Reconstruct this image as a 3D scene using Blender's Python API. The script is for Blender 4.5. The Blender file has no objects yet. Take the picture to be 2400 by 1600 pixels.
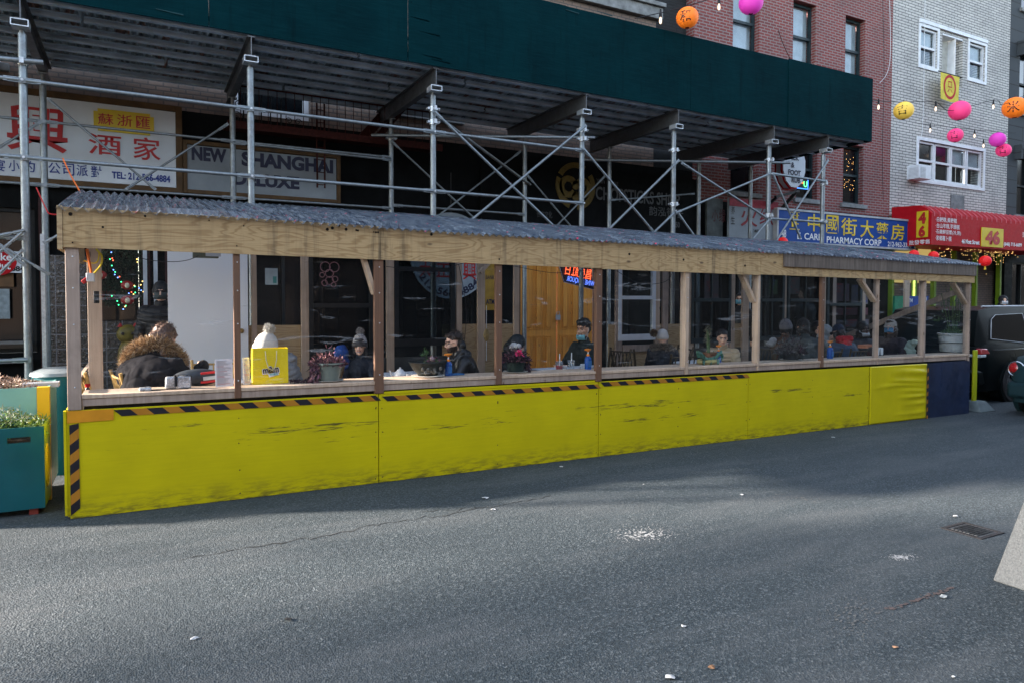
import bpy, bmesh, math, random
import numpy as np
from mathutils import Vector, Matrix
R = math.radians
random.seed(7); RNG = np.random.default_rng(7)
SC = bpy.context.scene
COL = SC.collection

# ---------------------------------------------------------------- camera
F_PX, CY = 1622.3, 753.3                      # focal length and principal row, in pixels of a 2400 px wide frame
YAW, PITCH, ROLL, EYE = R(61.602), R(1.791), R(.121), 1.698
_F = Vector((math.cos(YAW)*math.cos(PITCH), math.sin(YAW)*math.cos(PITCH), -math.sin(PITCH)))
_R0 = Vector((math.sin(YAW), -math.cos(YAW), 0)); _U0 = _R0.cross(_F)
_R = math.cos(ROLL)*_R0 + math.sin(ROLL)*_U0; _U = -math.sin(ROLL)*_R0 + math.cos(ROLL)*_U0
CAM = Vector((0, 0, EYE))
cd = bpy.data.cameras.new('camera'); cam = bpy.data.objects.new('camera', cd); COL.objects.link(cam)
cam.matrix_world = Matrix(((_R.x, _U.x, -_F.x, 0), (_R.y, _U.y, -_F.y, 0), (_R.z, _U.z, -_F.z, EYE), (0, 0, 0, 1)))
cd.sensor_width = 36; cd.lens = F_PX/2400*36; cd.shift_y = -(800-CY)/2400
cd.clip_start = .05; cd.clip_end = 500
SC.camera = cam

def at(x, y, Y=None, X=None, Z=None):
    """Survey helper: the world point seen at a pixel of the photograph, on a known plane of the street."""
    d = _F + _R*((x-1200)/F_PX) - _U*((y-CY)/F_PX)
    if Y is not None: t = Y/d.y
    elif X is not None: t = X/d.x
    else: t = (Z-EYE)/d.z
    return CAM + d*t

# ---------------------------------------------------------------- sky, sun, exposure
SUN_AZ, SUN_EL = R(-20.6), R(19)              # sunlight travels towards +X, -Y
w = bpy.data.worlds.new('World'); SC.world = w; w.use_nodes = True
nt = w.node_tree; bg = nt.nodes['Background']
sky = nt.nodes.new('ShaderNodeTexSky'); sky.sky_type = 'NISHITA'; sky.sun_disc = False
sky.sun_elevation = SUN_EL; sky.altitude = 0; sky.air_density = 1.0; sky.dust_density = .6; sky.ozone_density = 1.6
to_sun = Vector((-math.cos(SUN_AZ)*math.cos(SUN_EL), -math.sin(SUN_AZ)*math.cos(SUN_EL), math.sin(SUN_EL)))
sky.sun_rotation = math.atan2(to_sun.x, to_sun.y)
hs = nt.nodes.new('ShaderNodeHueSaturation'); hs.inputs['Saturation'].default_value = .62; nt.links.new(sky.outputs[0], hs.inputs['Color']); nt.links.new(hs.outputs[0], bg.inputs[0]); bg.inputs[1].default_value = .13
sl = bpy.data.lights.new('sun', 'SUN'); sl.energy = 5; sl.angle = R(2.6); sl.color = (1, .86, .74)
so = bpy.data.objects.new('sun', sl); COL.objects.link(so); so.location = (-10, 10, 12)
so.rotation_euler = to_sun.to_track_quat('Z', 'Y').to_euler()
SC.view_settings.view_transform = 'Standard'; SC.view_settings.look = 'None'
SC.view_settings.exposure = 2.7; SC.view_settings.gamma = 1
SC.cycles.max_bounces = 7; SC.cycles.diffuse_bounces = 4; SC.cycles.transparent_max_bounces = 24
SC.cycles.caustics_reflective = False; SC.cycles.caustics_refractive = False
SC.cycles.use_denoising = True; SC.cycles.sample_clamp_indirect = 4

# ---------------------------------------------------------------- materials
MATS = {}
class NT:
    def __init__(s, name):
        s.m = bpy.data.materials.new(name); s.m.use_nodes = True; s.t = s.m.node_tree
        s.b = s.t.nodes['Principled BSDF']; s.out = s.t.nodes['Material Output']; s._c = None
    def n(s, typ, **kw):
        nd = s.t.nodes.new('ShaderNode'+typ)
        for k, v in kw.items(): setattr(nd, k, v)
        return nd
    def l(s, a, b): s.t.links.new(a, b)
    def coord(s, scale=(1, 1, 1), world=False, loc=(0, 0, 0), rot=(0, 0, 0)):
        if world: src = s.n('NewGeometry').outputs['Position']
        else: src = s.n('TexCoord').outputs['Object']
        mp = s.n('Mapping'); mp.inputs['Scale'].default_value = scale; mp.inputs['Location'].default_value = loc
        mp.inputs['Rotation'].default_value = rot
        s.l(src, mp.inputs[0]); return mp.outputs[0]
    def noise(s, co, scale, detail=4, rough=.55, dist=0):
        nd = s.n('TexNoise'); s.l(co, nd.inputs['Vector']); nd.inputs['Scale'].default_value = scale
        nd.inputs['Detail'].default_value = detail; nd.inputs['Roughness'].default_value = rough
        nd.inputs['Distortion'].default_value = dist; return nd.outputs['Fac']
    def ramp(s, f, *stops):
        nd = s.n('ValToRGB'); e = nd.color_ramp.elements
        while len(e) < len(stops): e.new(.5)
        for k, (p, c) in enumerate(stops):
            e[k].position = p; c = c if isinstance(c, (tuple, list)) else (c, c, c); e[k].color = (*c[:3], 1)
        s.l(f, nd.inputs[0]); return nd.outputs[0]
    def mix(s, f, a, b, mode='MIX'):
        nd = s.n('Mix'); nd.data_type = 'RGBA'; nd.blend_type = mode
        for sock, v in ((nd.inputs[0], f), (nd.inputs[6], a), (nd.inputs[7], b)):
            if isinstance(v, (int, float)): sock.default_value = v if sock.type == 'VALUE' else (v, v, v, 1)
            elif isinstance(v, tuple): sock.default_value = (*v[:3], 1)
            else: s.l(v, sock)
        return nd.outputs[2]
    def math(s, op, a, b=0):
        nd = s.n('Math'); nd.operation = op
        for k, v in ((0, a), (1, b)):
            if isinstance(v, (int, float)): nd.inputs[k].default_value = v
            else: s.l(v, nd.inputs[k])
        return nd.outputs[0]
    def sep(s, co):
        nd = s.n('SeparateXYZ'); s.l(co, nd.inputs[0]); return nd.outputs
    def comb(s, x, y, z):
        nd = s.n('CombineXYZ')
        for k, v in enumerate((x, y, z)):
            if isinstance(v, (int, float)): nd.inputs[k].default_value = v
            else: s.l(v, nd.inputs[k])
        return nd.outputs[0]
    def col(s, v):
        if isinstance(v, tuple): s.b.inputs['Base Color'].default_value = (*v[:3], 1)
        else: s.l(v, s.b.inputs['Base Color'])
    def set(s, rough=None, metal=None, spec=None):
        for k, v in (('Roughness', rough), ('Metallic', metal), ('Specular IOR Level', spec)):
            if v is None: continue
            if isinstance(v, (int, float)): s.b.inputs[k].default_value = v
            else: s.l(v, s.b.inputs[k])
    def bump(s, h, strength=.3, dist=.01):
        nd = s.n('Bump'); nd.inputs['Strength'].default_value = strength; nd.inputs['Distance'].default_value = dist
        if s._c is not None: s.l(s._c, nd.inputs['Normal'])
        s.l(h, nd.inputs['Height']); s.l(nd.outputs[0], s.b.inputs['Normal']); s._c = nd.outputs[0]

def plain(name, c, rough=.6, metal=0, var=.25, scale=6, bump=.12, bscale=60, spec=None, world=False):
    """A painted, plastic or cloth surface: colour drifting a little, fine grain in the relief."""
    if name in MATS: return MATS[name]
    k = NT(name); co = k.coord(world=world)
    nz = k.noise(co, scale, 5); c2 = tuple(max(0, v*(1-var)) for v in c); c3 = tuple(min(1, v*(1+var*.6)) for v in c)
    k.col(k.ramp(nz, (.3, c2), (.7, c3)))
    k.set(rough=k.ramp(k.noise(co, scale*3, 3), (.3, max(.03, rough-.1)), (.7, min(1, rough+.1))), metal=metal, spec=.3 if spec is None else spec)
    if bump: k.bump(k.noise(co, bscale, 3), bump, .004)
    MATS[name] = k.m; return k.m

def emis(name, c, s, rough=.5):
    if name in MATS: return MATS[name]
    k = NT(name); k.col(tuple(v*.5 for v in c)); k.b.inputs['Emission Color'].default_value = (*c, 1); k.b.inputs['Emission Strength'].default_value = s*.17
    k.set(rough=rough); MATS[name] = k.m; return k.m

def glassy(name, tint=(.8, .85, .87), gloss=.06, rough=.03, haze=0, streak=False):
    """Thin clear sheet: mostly see-through, mirrors a little, more at a slant."""
    k = NT(name); t = k.n('BsdfTransparent'); t.inputs[0].default_value = (*tint, 1)
    g = k.n('BsdfGlossy'); g.inputs['Roughness'].default_value = rough; g.inputs[0].default_value = (.9, .95, 1, 1)
    fr = k.n('Fresnel'); fr.inputs[0].default_value = 1.45
    mx = k.n('MixShader'); k.l(k.math('MINIMUM', k.math('MULTIPLY', fr.outputs[0], gloss*8), gloss*2), mx.inputs[0]) ; k.l(t.outputs[0], mx.inputs[1]); k.l(g.outputs[0], mx.inputs[2])
    d = k.n('BsdfDiffuse'); d.inputs[0].default_value = (.75, .78, .8, 1)
    m2 = k.n('MixShader'); k.l(mx.outputs[0], m2.inputs[1]); k.l(d.outputs[0], m2.inputs[2])
    co = k.coord((1, 1, 1), world=True)
    if streak:
        nz = k.noise(k.coord((.5, 1, 5), world=True, rot=(0, R(8), 0)), 2.2, 6, .6, 1.2)
        fac = k.ramp(nz, (.0, haze*.4), (.62, haze), (.66, haze+.12), (.68, haze), (1, haze*1.5))
    else: fac = k.ramp(k.noise(co, 3, 4), (.3, haze*.4), (.8, haze*1.4))
    k.l(fac, m2.inputs[0]); k.l(m2.outputs[0], k.out.inputs[0])
    if streak:
        bp = k.n('Bump'); bp.inputs['Strength'].default_value = .25; bp.inputs['Distance'].default_value = .02
        k.l(k.noise(co, 1.6, 2), bp.inputs['Height']); k.l(bp.outputs[0], g.inputs['Normal'])
    MATS[name] = k.m; return k.m

def ply(name, a, b, stain=0., seam=0., scale=1., dark=(.03, .022, .015)):
    """Plywood: contour-like cathedral grain running along X, small knots, optional rain streaks."""
    k = NT(name); co = k.coord((1, 1, 1), world=True)
    x, y, z = k.sep(co)
    g = k.noise(k.comb(k.math('MULTIPLY', x, .55*scale), y, k.math('MULTIPLY', z, 3.2*scale)), 1.6, 3, .5, .35)
    rings = k.math('SINE', k.math('MULTIPLY', g, 95.))
    fib = k.noise(k.comb(k.math('MULTIPLY', x, 3.), y, k.math('MULTIPLY', z, 60.)), 3., 4)
    c = k.mix(k.ramp(rings, (.1, 0.), (.95, 1.)), a, b)
    c = k.mix(k.ramp(fib, (.35, 0.), (.7, .4)), c, tuple(v*.62 for v in b))
    big = k.noise(co, 1.3, 3); c = k.mix(k.ramp(big, (.35, .0), (.75, .45)), c, tuple(v*.7 for v in a))
    vo = k.n('TexVoronoi'); k.l(k.comb(k.math('MULTIPLY', x, 1.1), y, k.math('MULTIPLY', z, 2.4)), vo.inputs['Vector']); vo.inputs['Scale'].default_value = 1.7
    c = k.mix(k.ramp(vo.outputs['Distance'], (.0, 1.), (.045, .75), (.075, 0.)), c, (.09, .05, .025))
    if stain:
        st = k.noise(k.comb(k.math('MULTIPLY', x, 11.), y, k.math('MULTIPLY', z, .7)), 1.5, 4, .65)
        gate = k.noise(k.comb(x, 0., 0.), .9, 2)
        c = k.mix(k.math('MULTIPLY', k.math('MULTIPLY', k.ramp(st, (.5, 0.), (.72, stain)), 1.), k.ramp(gate, (.42, .12), (.6, 1.))), c, dark)
    k.col(c); k.set(rough=.72); k.bump(rings, .08, .002); k.bump(fib, .15, .002)
    MATS[name] = k.m; return k.m

def lumber(name, a, b, wear=.3):
    """Framing lumber: straight grain along Z or X, knots, grime."""
    k = NT(name); co = k.coord((1, 1, 1), world=True); x, y, z = k.sep(co)
    g = k.noise(k.comb(k.math('MULTIPLY', x, 26.), k.math('MULTIPLY', y, 26.), k.math('MULTIPLY', z, 1.3)), 1.4, 5, .6, .4)
    c = k.mix(k.ramp(g, (.3, 0.), (.7, 1.)), a, b)
    n2 = k.noise(co, 2.1, 5, .65); c = k.mix(k.ramp(n2, (.45, 0.), (.75, wear)), c, (.07, .055, .045))
    vo = k.n('TexVoronoi'); k.l(k.comb(k.math('MULTIPLY', x, 3), k.math('MULTIPLY', y, 3), z), vo.inputs['Vector']); vo.inputs['Scale'].default_value = 3.1
    c = k.mix(k.ramp(vo.outputs['Distance'], (.0, 1.), (.07, .7), (.11, 0.)), c, (.10, .055, .03))
    k.col(c); k.set(rough=.7); k.bump(g, .25, .003)
    MATS[name] = k.m; return k.m

def brick(name, c1, c2, mortar, bw=.203, bh=.0677, ms=.012, bump=.5, dirt=.35, offset=.5, var=.0):
    k = NT(name); co = k.coord(world=True); x, y, z = k.sep(co)
    br = k.n('TexBrick'); k.l(k.comb(k.math('ADD', x, y), z, 0.), br.inputs['Vector']); br.inputs['Scale'].default_value = 1
    br.inputs['Brick Width'].default_value = bw; br.inputs['Row Height'].default_value = bh; br.inputs['Mortar Size'].default_value = ms
    br.inputs['Mortar Smooth'].default_value = .2; br.inputs['Bias'].default_value = -.1
    br.inputs['Color1'].default_value = (*c1, 1); br.inputs['Color2'].default_value = (*c2, 1); br.inputs['Mortar'].default_value = (*mortar, 1)
    br.offset = offset
    c = br.outputs['Color']
    n = k.noise(co, 1.1, 6, .65); c = k.mix(k.ramp(n, (.45, 0.), (.72, dirt)), c, (.05, .05, .052))
    n2 = k.noise(co, 30, 3); c = k.mix(k.ramp(n2, (.3, .0), (.8, .28)), c, tuple(v*.55 for v in c1))
    k.col(c); k.set(rough=.85); k.bump(k.math('SUBTRACT', 1, br.outputs['Fac']), bump, .006); k.bump(n2, .2, .003)
    MATS[name] = k.m; return k.m

# ---------------------------------------------------------------- mesh builder
class MB:
    def __init__(s): s.v = []; s.f = []; s.mi = []; s.cur = 0
    def add(s, vs, fs, mi=None):
        o = len(s.v); s.v += [tuple(v) for v in vs]; s.f += [tuple(i+o for i in f) for f in fs]
        s.mi += [s.cur if mi is None else mi]*len(fs); return s
    def box(s, x0, x1, y0, y1, z0, z1, mi=None, top=None):
        """top=(x0,x1,y0,y1): another footprint at the top"""
        a = top or (x0, x1, y0, y1)
        vs = [(x0, y0, z0), (x1, y0, z0), (x1, y1, z0), (x0, y1, z0), (a[0], a[2], z1), (a[1], a[2], z1), (a[1], a[3], z1), (a[0], a[3], z1)]
        return s.add(vs, [(0, 3, 2, 1), (4, 5, 6, 7), (0, 1, 5, 4), (1, 2, 6, 5), (2, 3, 7, 6), (3, 0, 4, 7)], mi)
    def sbox(s, p0, p1, y0, y1, z0a, z1a, z0b, z1b, mi=None):
        """box from x=p0 to x=p1 with its own z range at each end"""
        vs = [(p0, y0, z0a), (p1, y0, z0b), (p1, y1, z0b), (p0, y1, z0a), (p0, y0, z1a), (p1, y0, z1b), (p1, y1, z1b), (p0, y1, z1a)]
        return s.add(vs, [(0, 3, 2, 1), (4, 5, 6, 7), (0, 1, 5, 4), (1, 2, 6, 5), (2, 3, 7, 6), (3, 0, 4, 7)], mi)
    def beam(s, p, q, w, h, up=(0, 0, 1), mi=None):
        p = Vector(p); q = Vector(q); d = (q-p).normalized(); u = Vector(up)
        a = d.cross(u)
        if a.length < 1e-4: a = d.cross(Vector((0, 1, 0)))
        a.normalize(); b = a.cross(d).normalized(); vs = []
        for e in (p, q):
            for i, j in ((-1, -1), (1, -1), (1, 1), (-1, 1)): vs.append(e + a*(w/2*i) + b*(h/2*j))
        return s.add(vs, [(0, 1, 2, 3), (7, 6, 5, 4), (0, 4, 5, 1), (1, 5, 6, 2), (2, 6, 7, 3), (3, 7, 4, 0)], mi)
    def tube(s, pts, r, n=10, mi=None, cap=True):
        pts = [Vector(p) for p in pts]; rs = r if isinstance(r, (list, tuple)) else [r]*len(pts)
        ring = []; prev = None
        for k, p in enumerate(pts):
            d = (pts[min(k+1, len(pts)-1)]-pts[max(k-1, 0)]).normalized()
            if prev is None:
                a = d.cross(Vector((0, 0, 1)));
                if a.length < .1: a = d.cross(Vector((0, 1, 0)))
            else: a = prev - d*prev.dot(d)
            a.normalize(); prev = a; b = d.cross(a)
            ring.append([p + (a*math.cos(2*math.pi*t/n)+b*math.sin(2*math.pi*t/n))*rs[k] for t in range(n)])
        vs = [v for rr in ring for v in rr]; fs = []
        for k in range(len(pts)-1):
            for t in range(n): fs.append((k*n+t, k*n+(t+1) % n, (k+1)*n+(t+1) % n, (k+1)*n+t))
        if cap: fs += [tuple(range(n))[::-1], tuple((len(pts)-1)*n+t for t in range(n))]
        return s.add(vs, fs, mi)
    def lathe(s, prof, c=(0, 0, 0), n=20, axis='z', mi=None, sx=1, sy=1):
        vs = []; fs = []; m = len(prof)
        for k in range(n):
            a = 2*math.pi*k/n
            for (r, z) in prof:
                p = (r*math.cos(a)*sx, r*math.sin(a)*sy, z)
                if axis == 'y': p = (p[0], -p[2], p[1])
                if axis == 'x': p = (p[2], p[0], p[1])
                vs.append((p[0]+c[0], p[1]+c[1], p[2]+c[2]))
        for k in range(n):
            for j in range(m-1):
                a, b = k*m+j, ((k+1) % n)*m+j; fs.append((a, b, b+1, a+1))
        return s.add(vs, fs, mi)
    def prism(s, pts, y0, y1, mi=None):
        """outline in XZ, extruded along Y"""
        n = len(pts); vs = [(x, y0, z) for x, z in pts]+[(x, y1, z) for x, z in pts]
        fs = [tuple(range(n)), tuple(range(2*n-1, n-1, -1))]+[(i, n+i, n+(i+1) % n, (i+1) % n) for i in range(n)]
        return s.add(vs, fs, mi)
    def frame(s, x0, x1, y0, y1, z0, z1, w, mi=None, wb=None):
        wb = wb or w
        s.box(x0, x0+w, y0, y1, z0, z1, mi); s.box(x1-w, x1, y0, y1, z0, z1, mi)
        s.box(x0+w, x1-w, y0, y1, z0, z0+wb, mi); s.box(x0+w, x1-w, y0, y1, z1-w, z1, mi); return s
    def sphere(s, c, r, n=12, m=8, mi=None):
        r = r if isinstance(r, (tuple, list)) else (r, r, r)
        prof = [(math.sin(math.pi*j/m), -math.cos(math.pi*j/m)) for j in range(m+1)]
        vs = []; fs = []
        for k in range(n):
            a = 2*math.pi*k/n
            for (q, z) in prof: vs.append((c[0]+r[0]*q*math.cos(a), c[1]+r[1]*q*math.sin(a), c[2]+r[2]*z))
        for k in range(n):
            for j in range(m):
                a, b = k*(m+1)+j, ((k+1) % n)*(m+1)+j; fs.append((a, b, b+1, a+1))
        return s.add(vs, fs, mi)
    def blades(s, pts, L, wd, rnd=random, spread=1., mi=None, dirs=None):
        for k, p in enumerate(pts):
            p = Vector(p); d = Vector((rnd.gauss(0, 1), rnd.gauss(0, 1), rnd.gauss(0, 1))).normalized()
            if dirs: d = (Vector(dirs[k]).normalized() + d*spread).normalized()
            a = d.cross(Vector((rnd.gauss(0, 1), rnd.gauss(0, 1), rnd.gauss(0, 1)))).normalized()
            l = L*rnd.uniform(.6, 1.3)
            m = p + d*l*.55 + Vector((0, 0, -.12*l))
            s.add([p-a*wd/2, p+a*wd/2, m+a*wd*.45, m-a*wd*.45, p+d*l], [(0, 1, 2, 3), (3, 2, 4)], mi)
        return s
    def mesh(s, name, mats, off=(0, 0, 0), ang=38):
        me = bpy.data.meshes.new(name)
        vs = s.v if not any(off) else [(v[0]-off[0], v[1]-off[1], v[2]-off[2]) for v in s.v]
        me.from_pydata(vs, [], s.f)
        for m in (mats if isinstance(mats, (list, tuple)) else [mats]): me.materials.append(m)
        me.polygons.foreach_set('material_index', s.mi)
        bm = bmesh.new(); bm.from_mesh(me); bmesh.ops.recalc_face_normals(bm, faces=bm.faces); bm.to_mesh(me); bm.free()
        if ang: me.polygons.foreach_set('use_smooth', [True]*len(me.polygons)); me.set_sharp_from_angle(angle=R(ang))
        return me
    def ob(s, name, mats, parent=None, label=None, bevel=0, ang=38, local=False, kind=None):
        off = (0, 0, 0) if (parent is None or local) else world_loc(parent)
        o = bpy.data.objects.new(name, s.mesh(name, mats, off, ang)); COL.objects.link(o)
        if parent is not None: o.parent = parent
        if label: o['label'] = label
        if kind: o['kind'] = kind
        if bevel:
            b = o.modifiers.new('bevel', 'BEVEL'); b.width = bevel; b.segments = 2; b.limit_method = 'ANGLE'; b.angle_limit = R(40)
        return o
def world_loc(o):
    v = Vector((0, 0, 0))
    while o is not None: v = v + o.location; o = o.parent
    return v
def tag(o, label, cat, group=None, kind=None):
    o['label'] = label; o['category'] = cat
    if group: o['group'] = group
    if kind: o['kind'] = kind
    return o
def thing(name, label, cat, loc=(0, 0, 0), rz=0, group=None, s=1.):
    o = bpy.data.objects.new(name, None); COL.objects.link(o); o.location = loc; o.rotation_euler = (0, 0, rz); o.scale = (s, s, s)
    o.empty_display_size = .1
    return tag(o, label, cat, group)
def struct(o): o['kind'] = 'structure'; return o
def copy_tree(o, parent=None):
    c = o.copy(); COL.objects.link(c); c.parent = parent
    for ch in list(o.children): copy_tree(ch, c)
    return c
def dup(o, loc, rz, label, group=None, s=None):
    c = copy_tree(o); c.location = loc; c.rotation_euler = (0, 0, rz); c['label'] = label
    if group: c['group'] = group
    if s: c.scale = (s, s, s)
    return c
def text(body, name, m, parent, c, w=None, h=None, n=(0, -1, 0), bold=0., depth=.004, flip=False, rot=0, shear=0, mod=None):
    """lettering centred at c, facing n, fitted to w x h metres"""
    cu = bpy.data.curves.new(name, 'FONT'); cu.body = body; cu.size = 1; cu.offset = bold*(.22 if any(ord(ch) > 0x2e80 for ch in body) else 1.); cu.extrude = .0; cu.resolution_u = 3; cu.shear = shear
    o = bpy.data.objects.new(name, cu); COL.objects.link(o)
    dg = bpy.context.evaluated_depsgraph_get(); me = bpy.data.meshes.new_from_object(o.evaluated_get(dg))
    bpy.data.objects.remove(o); bpy.data.curves.remove(cu)
    co = np.zeros(len(me.vertices)*3); me.vertices.foreach_get('co', co); co = co.reshape(-1, 3)
    if not len(co): return None
    lo, hi = co.min(0), co.max(0); co -= (lo+hi)/2; sz = np.maximum(hi-lo, 1e-4)
    sx = w/sz[0] if w else None; sy = h/sz[1] if h else None
    sx = sx or sy; sy = sy or sx
    co[:, 0] *= sx*(-1 if flip else 1); co[:, 1] *= sy
    if mod is not None: co = mod(co)
    nrm = Vector(n).normalized(); zx = Vector((0, 0, 1)); rx = zx.cross(nrm).normalized(); ux = nrm.cross(rx)
    cr, sr = math.cos(rot), math.sin(rot); off = world_loc(parent) if parent is not None else Vector((0, 0, 0)); c = Vector(c)-off
    rx2 = rx*cr+ux*sr; ux2 = ux*cr-rx*sr
    zc = (co[:, 2:3] if mod is not None else 0)
    P = np.array(rx2)[None]*co[:, :1] + np.array(ux2)[None]*co[:, 1:2] + np.array(c)[None] + np.array(nrm)[None]*(depth+zc)
    me.vertices.foreach_set('co', P.ravel()); me.update(); me.materials.clear(); me.materials.append(m)
    ob = bpy.data.objects.new(name, me); COL.objects.link(ob); ob.parent = parent
    return ob
SLOPE = -.009
def gz(X): return SLOPE*(X+.447)              # the street falls a little towards +X

def galv_mat(name, base, scale=1.):
    k = NT(name); co = k.coord(world=True)
    vo = k.n('TexVoronoi'); k.l(co, vo.inputs['Vector']); vo.inputs['Scale'].default_value = 42*scale
    c = k.mix(k.ramp(k.sep(vo.outputs['Color'])[0], (.2, 0.), (.8, .5)), base, tuple(v*.72 for v in base))
    n = k.noise(co, 7, 5, .65); c = k.mix(k.ramp(n, (.5, 0.), (.78, .55)), c, (.14, .12, .11))
    k.col(c); k.set(metal=.75, rough=k.ramp(n, (.3, .38), (.75, .62))); k.bump(n, .12, .003); MATS[name] = k.m; return k.m
M_galv = galv_mat('galvanised', (.235, .27, .29))
M_steel = galv_mat('grey_steel', (.17, .18, .19), .6)
M_alu = plain('aluminium', (.42, .44, .46), .5, .15, .3, 3)
M_fascia = ply('fascia_ply', (.50, .345, .165), (.33, .205, .085), stain=.85)
M_ply = ply('wall_ply', (.48, .345, .18), (.34, .22, .11), stain=.15)
M_pale = lumber('pale_lumber', (.54, .41, .30), (.40, .29, .20), .4)
M_pink = lumber('grey_lumber', (.40, .31, .25), (.27, .20, .155), .6)
M_brown = lumber('stained_lumber', (.17, .085, .045), (.11, .05, .026), .4)
M_black = plain('black_metal', (.005, .006, .007), .5, .2, .3)
M_dark = plain('dark_trim', (.007, .009, .010), .6, 0, .4)
M_white = plain('white_paint', (.62, .65, .68), .45, 0, .12)
M_rubber = plain('rubber', (.02, .02, .022), .8, 0, .3)
M_glassD = None
def dark_glass(name, c, rough=.06, spec=.9):
    k = NT(name); co = k.coord(world=True); n = k.noise(co, .8, 4, .6, .5)
    k.col(k.ramp(n, (.3, tuple(v*.5 for v in c)), (.7, c))); k.set(rough=rough, spec=spec*.6)
    k.bump(k.noise(co, 1.1, 1), .06, .02); MATS[name] = k.m; return k.m
M_glassD = dark_glass('dark_window_glass', (.006, .008, .010), .12)
M_glassB = dark_glass('pale_window_glass', (.10, .13, .14), .08)
# ================================================================ ground
def asphalt():
    k = NT('asphalt'); co = k.coord(world=True)
    vo = k.n('TexVoronoi'); k.l(co, vo.inputs['Vector']); vo.inputs['Scale'].default_value = 105
    vo2 = k.n('TexVoronoi'); k.l(co, vo2.inputs['Vector']); vo2.inputs['Scale'].default_value = 40
    v = k.sep(vo.outputs['Color'])[0]
    c = k.ramp(v, (.0, (.011, .018, .022)), (.5, (.022, .033, .040)), (.82, (.040, .055, .063)), (.97, (.095, .112, .12)))
    n = k.noise(co, .45, 6, .6); c = k.mix(k.ramp(n, (.35, 0.), (.68, .5)), c, (.017, .027, .034))
    n3 = k.noise(k.coord((.35, 1.6, 1), world=True, rot=(0, 0, R(-6))), 1.1, 5, .65); c = k.mix(k.ramp(n3, (.47, 0.), (.72, .55)), c, (.078, .086, .090))
    n4 = k.noise(co, 260, 2); c = k.mix(k.ramp(n4, (.64, 0.), (.72, .5)), c, (.19, .19, .19))
    k.col(c); k.set(rough=.82, spec=.35)
    k.bump(vo.outputs['Distance'], .6, .007); k.bump(vo2.outputs['Distance'], .35, .008); k.bump(n, .3, .05)
    return k.m
M_asph = asphalt()
g = MB()
def gsheet(x0, x1, y0, y1, dz, nx=2):
    g = MB()
    for i in range(nx):
        a = x0+(x1-x0)*i/nx; b = x0+(x1-x0)*(i+1)/nx
        g.add([(a, y0, gz(a)+dz), (b, y0, gz(b)+dz), (b, y1, gz(b)+dz), (a, y1, gz(a)+dz)], [(0, 1, 2, 3)])
    return g
struct(gsheet(-150, 260, -120, 160, 0).ob('road', M_asph, ang=0))
k = NT('sidewalk_concrete'); co = k.coord(world=True); x, y, z = k.sep(co)
br = k.n('TexBrick'); k.l(k.comb(x, y, 0), br.inputs['Vector']); br.inputs['Scale'].default_value = 1; br.offset = 0
br.inputs['Brick Width'].default_value = 1.5; br.inputs['Row Height'].default_value = 1.4; br.inputs['Mortar Size'].default_value = .012
br.inputs['Color1'].default_value = (.20, .20, .195, 1); br.inputs['Color2'].default_value = (.17, .17, .17, 1); br.inputs['Mortar'].default_value = (.05, .05, .05, 1)
k.col(k.mix(k.ramp(k.noise(co, 3, 6), (.4, 0.), (.75, .6)), br.outputs[0], (.09, .09, .09))); k.set(rough=.85); k.bump(k.noise(co, 90, 3), .3, .004); M_walk = k.m
s = MB(); s.sbox(-60, 120, 8.98, 11.75, gz(-60)-.3, gz(-60)+.13, gz(120)-.3, gz(120)+.13); struct(s.ob('sidewalk', M_walk))
s = MB(); s.sbox(-60, 120, 8.82, 8.978, gz(-60)-.3, gz(-60)+.134, gz(120)-.3, gz(120)+.134); struct(s.ob('kerb', plain('granite_kerb', (.26, .26, .26), .8, 0, .4, 14), bevel=.012))
s = MB(); s.sbox(-60, 120, -8.0, -4.9, gz(-60)-.3, gz(-60)+.13, gz(120)-.3, gz(120)+.13); struct(s.ob('pavement_opposite', M_walk))

# white paint splats, scraps of litter, tar cracks on the road
def splat(x, y, w, h, n, name, label, m, seed, group=None, dens=1.):
    rr = random.Random(seed); p = at(x, y, Z=-.03); b = MB()
    for i in range(n):
        u = rr.gauss(0, .33); v = rr.gauss(0, .33); e = max(0, 1-math.hypot(u, v))
        q = at(x+u*w, y+v*h, Z=gz(p.x)); r = (.002+.013*e*e*rr.random()**1.5) * dens; a0 = rr.random()*6
        pts = []
        for j in range(7):
            a = a0+j*2*math.pi/7; rad = r*rr.uniform(.35, 1.25); pts.append((q.x+math.cos(a)*rad*1.6, q.y+math.sin(a)*rad, gz(q.x)+.0035+i*.000004))
        b.add(pts, [tuple(range(7))])
    o = b.ob(name, m, ang=0); o['label'] = label; o['category'] = 'paint splash'; o['kind'] = 'stuff'; return o
M_splat = plain('dried_paint', (.30, .31, .31), .8, 0, .2, 40)
M_dust = plain('dusty_mark', (.10, .105, .105), .9, 0, .3, 40)
splat(1505, 1252, 150, 34, 420, 'paint_splash', 'large white splash of dried paint on the asphalt', M_splat, 1)
splat(2112, 1306, 62, 14, 150, 'paint_splash', 'small white paint splash near the metal street cover', M_splat, 2)
splat(2000, 1440, 170, 120, 260, 'dust_mark', 'pale dusty smear on the asphalt near the bottom edge', M_dust, 3)
splat(1880, 1165, 190, 40, 160, 'dust_mark', 'faint pale dust on the asphalt before the yellow barrier', M_dust, 4)
pk = MB(); rr = random.Random(5)
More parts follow.
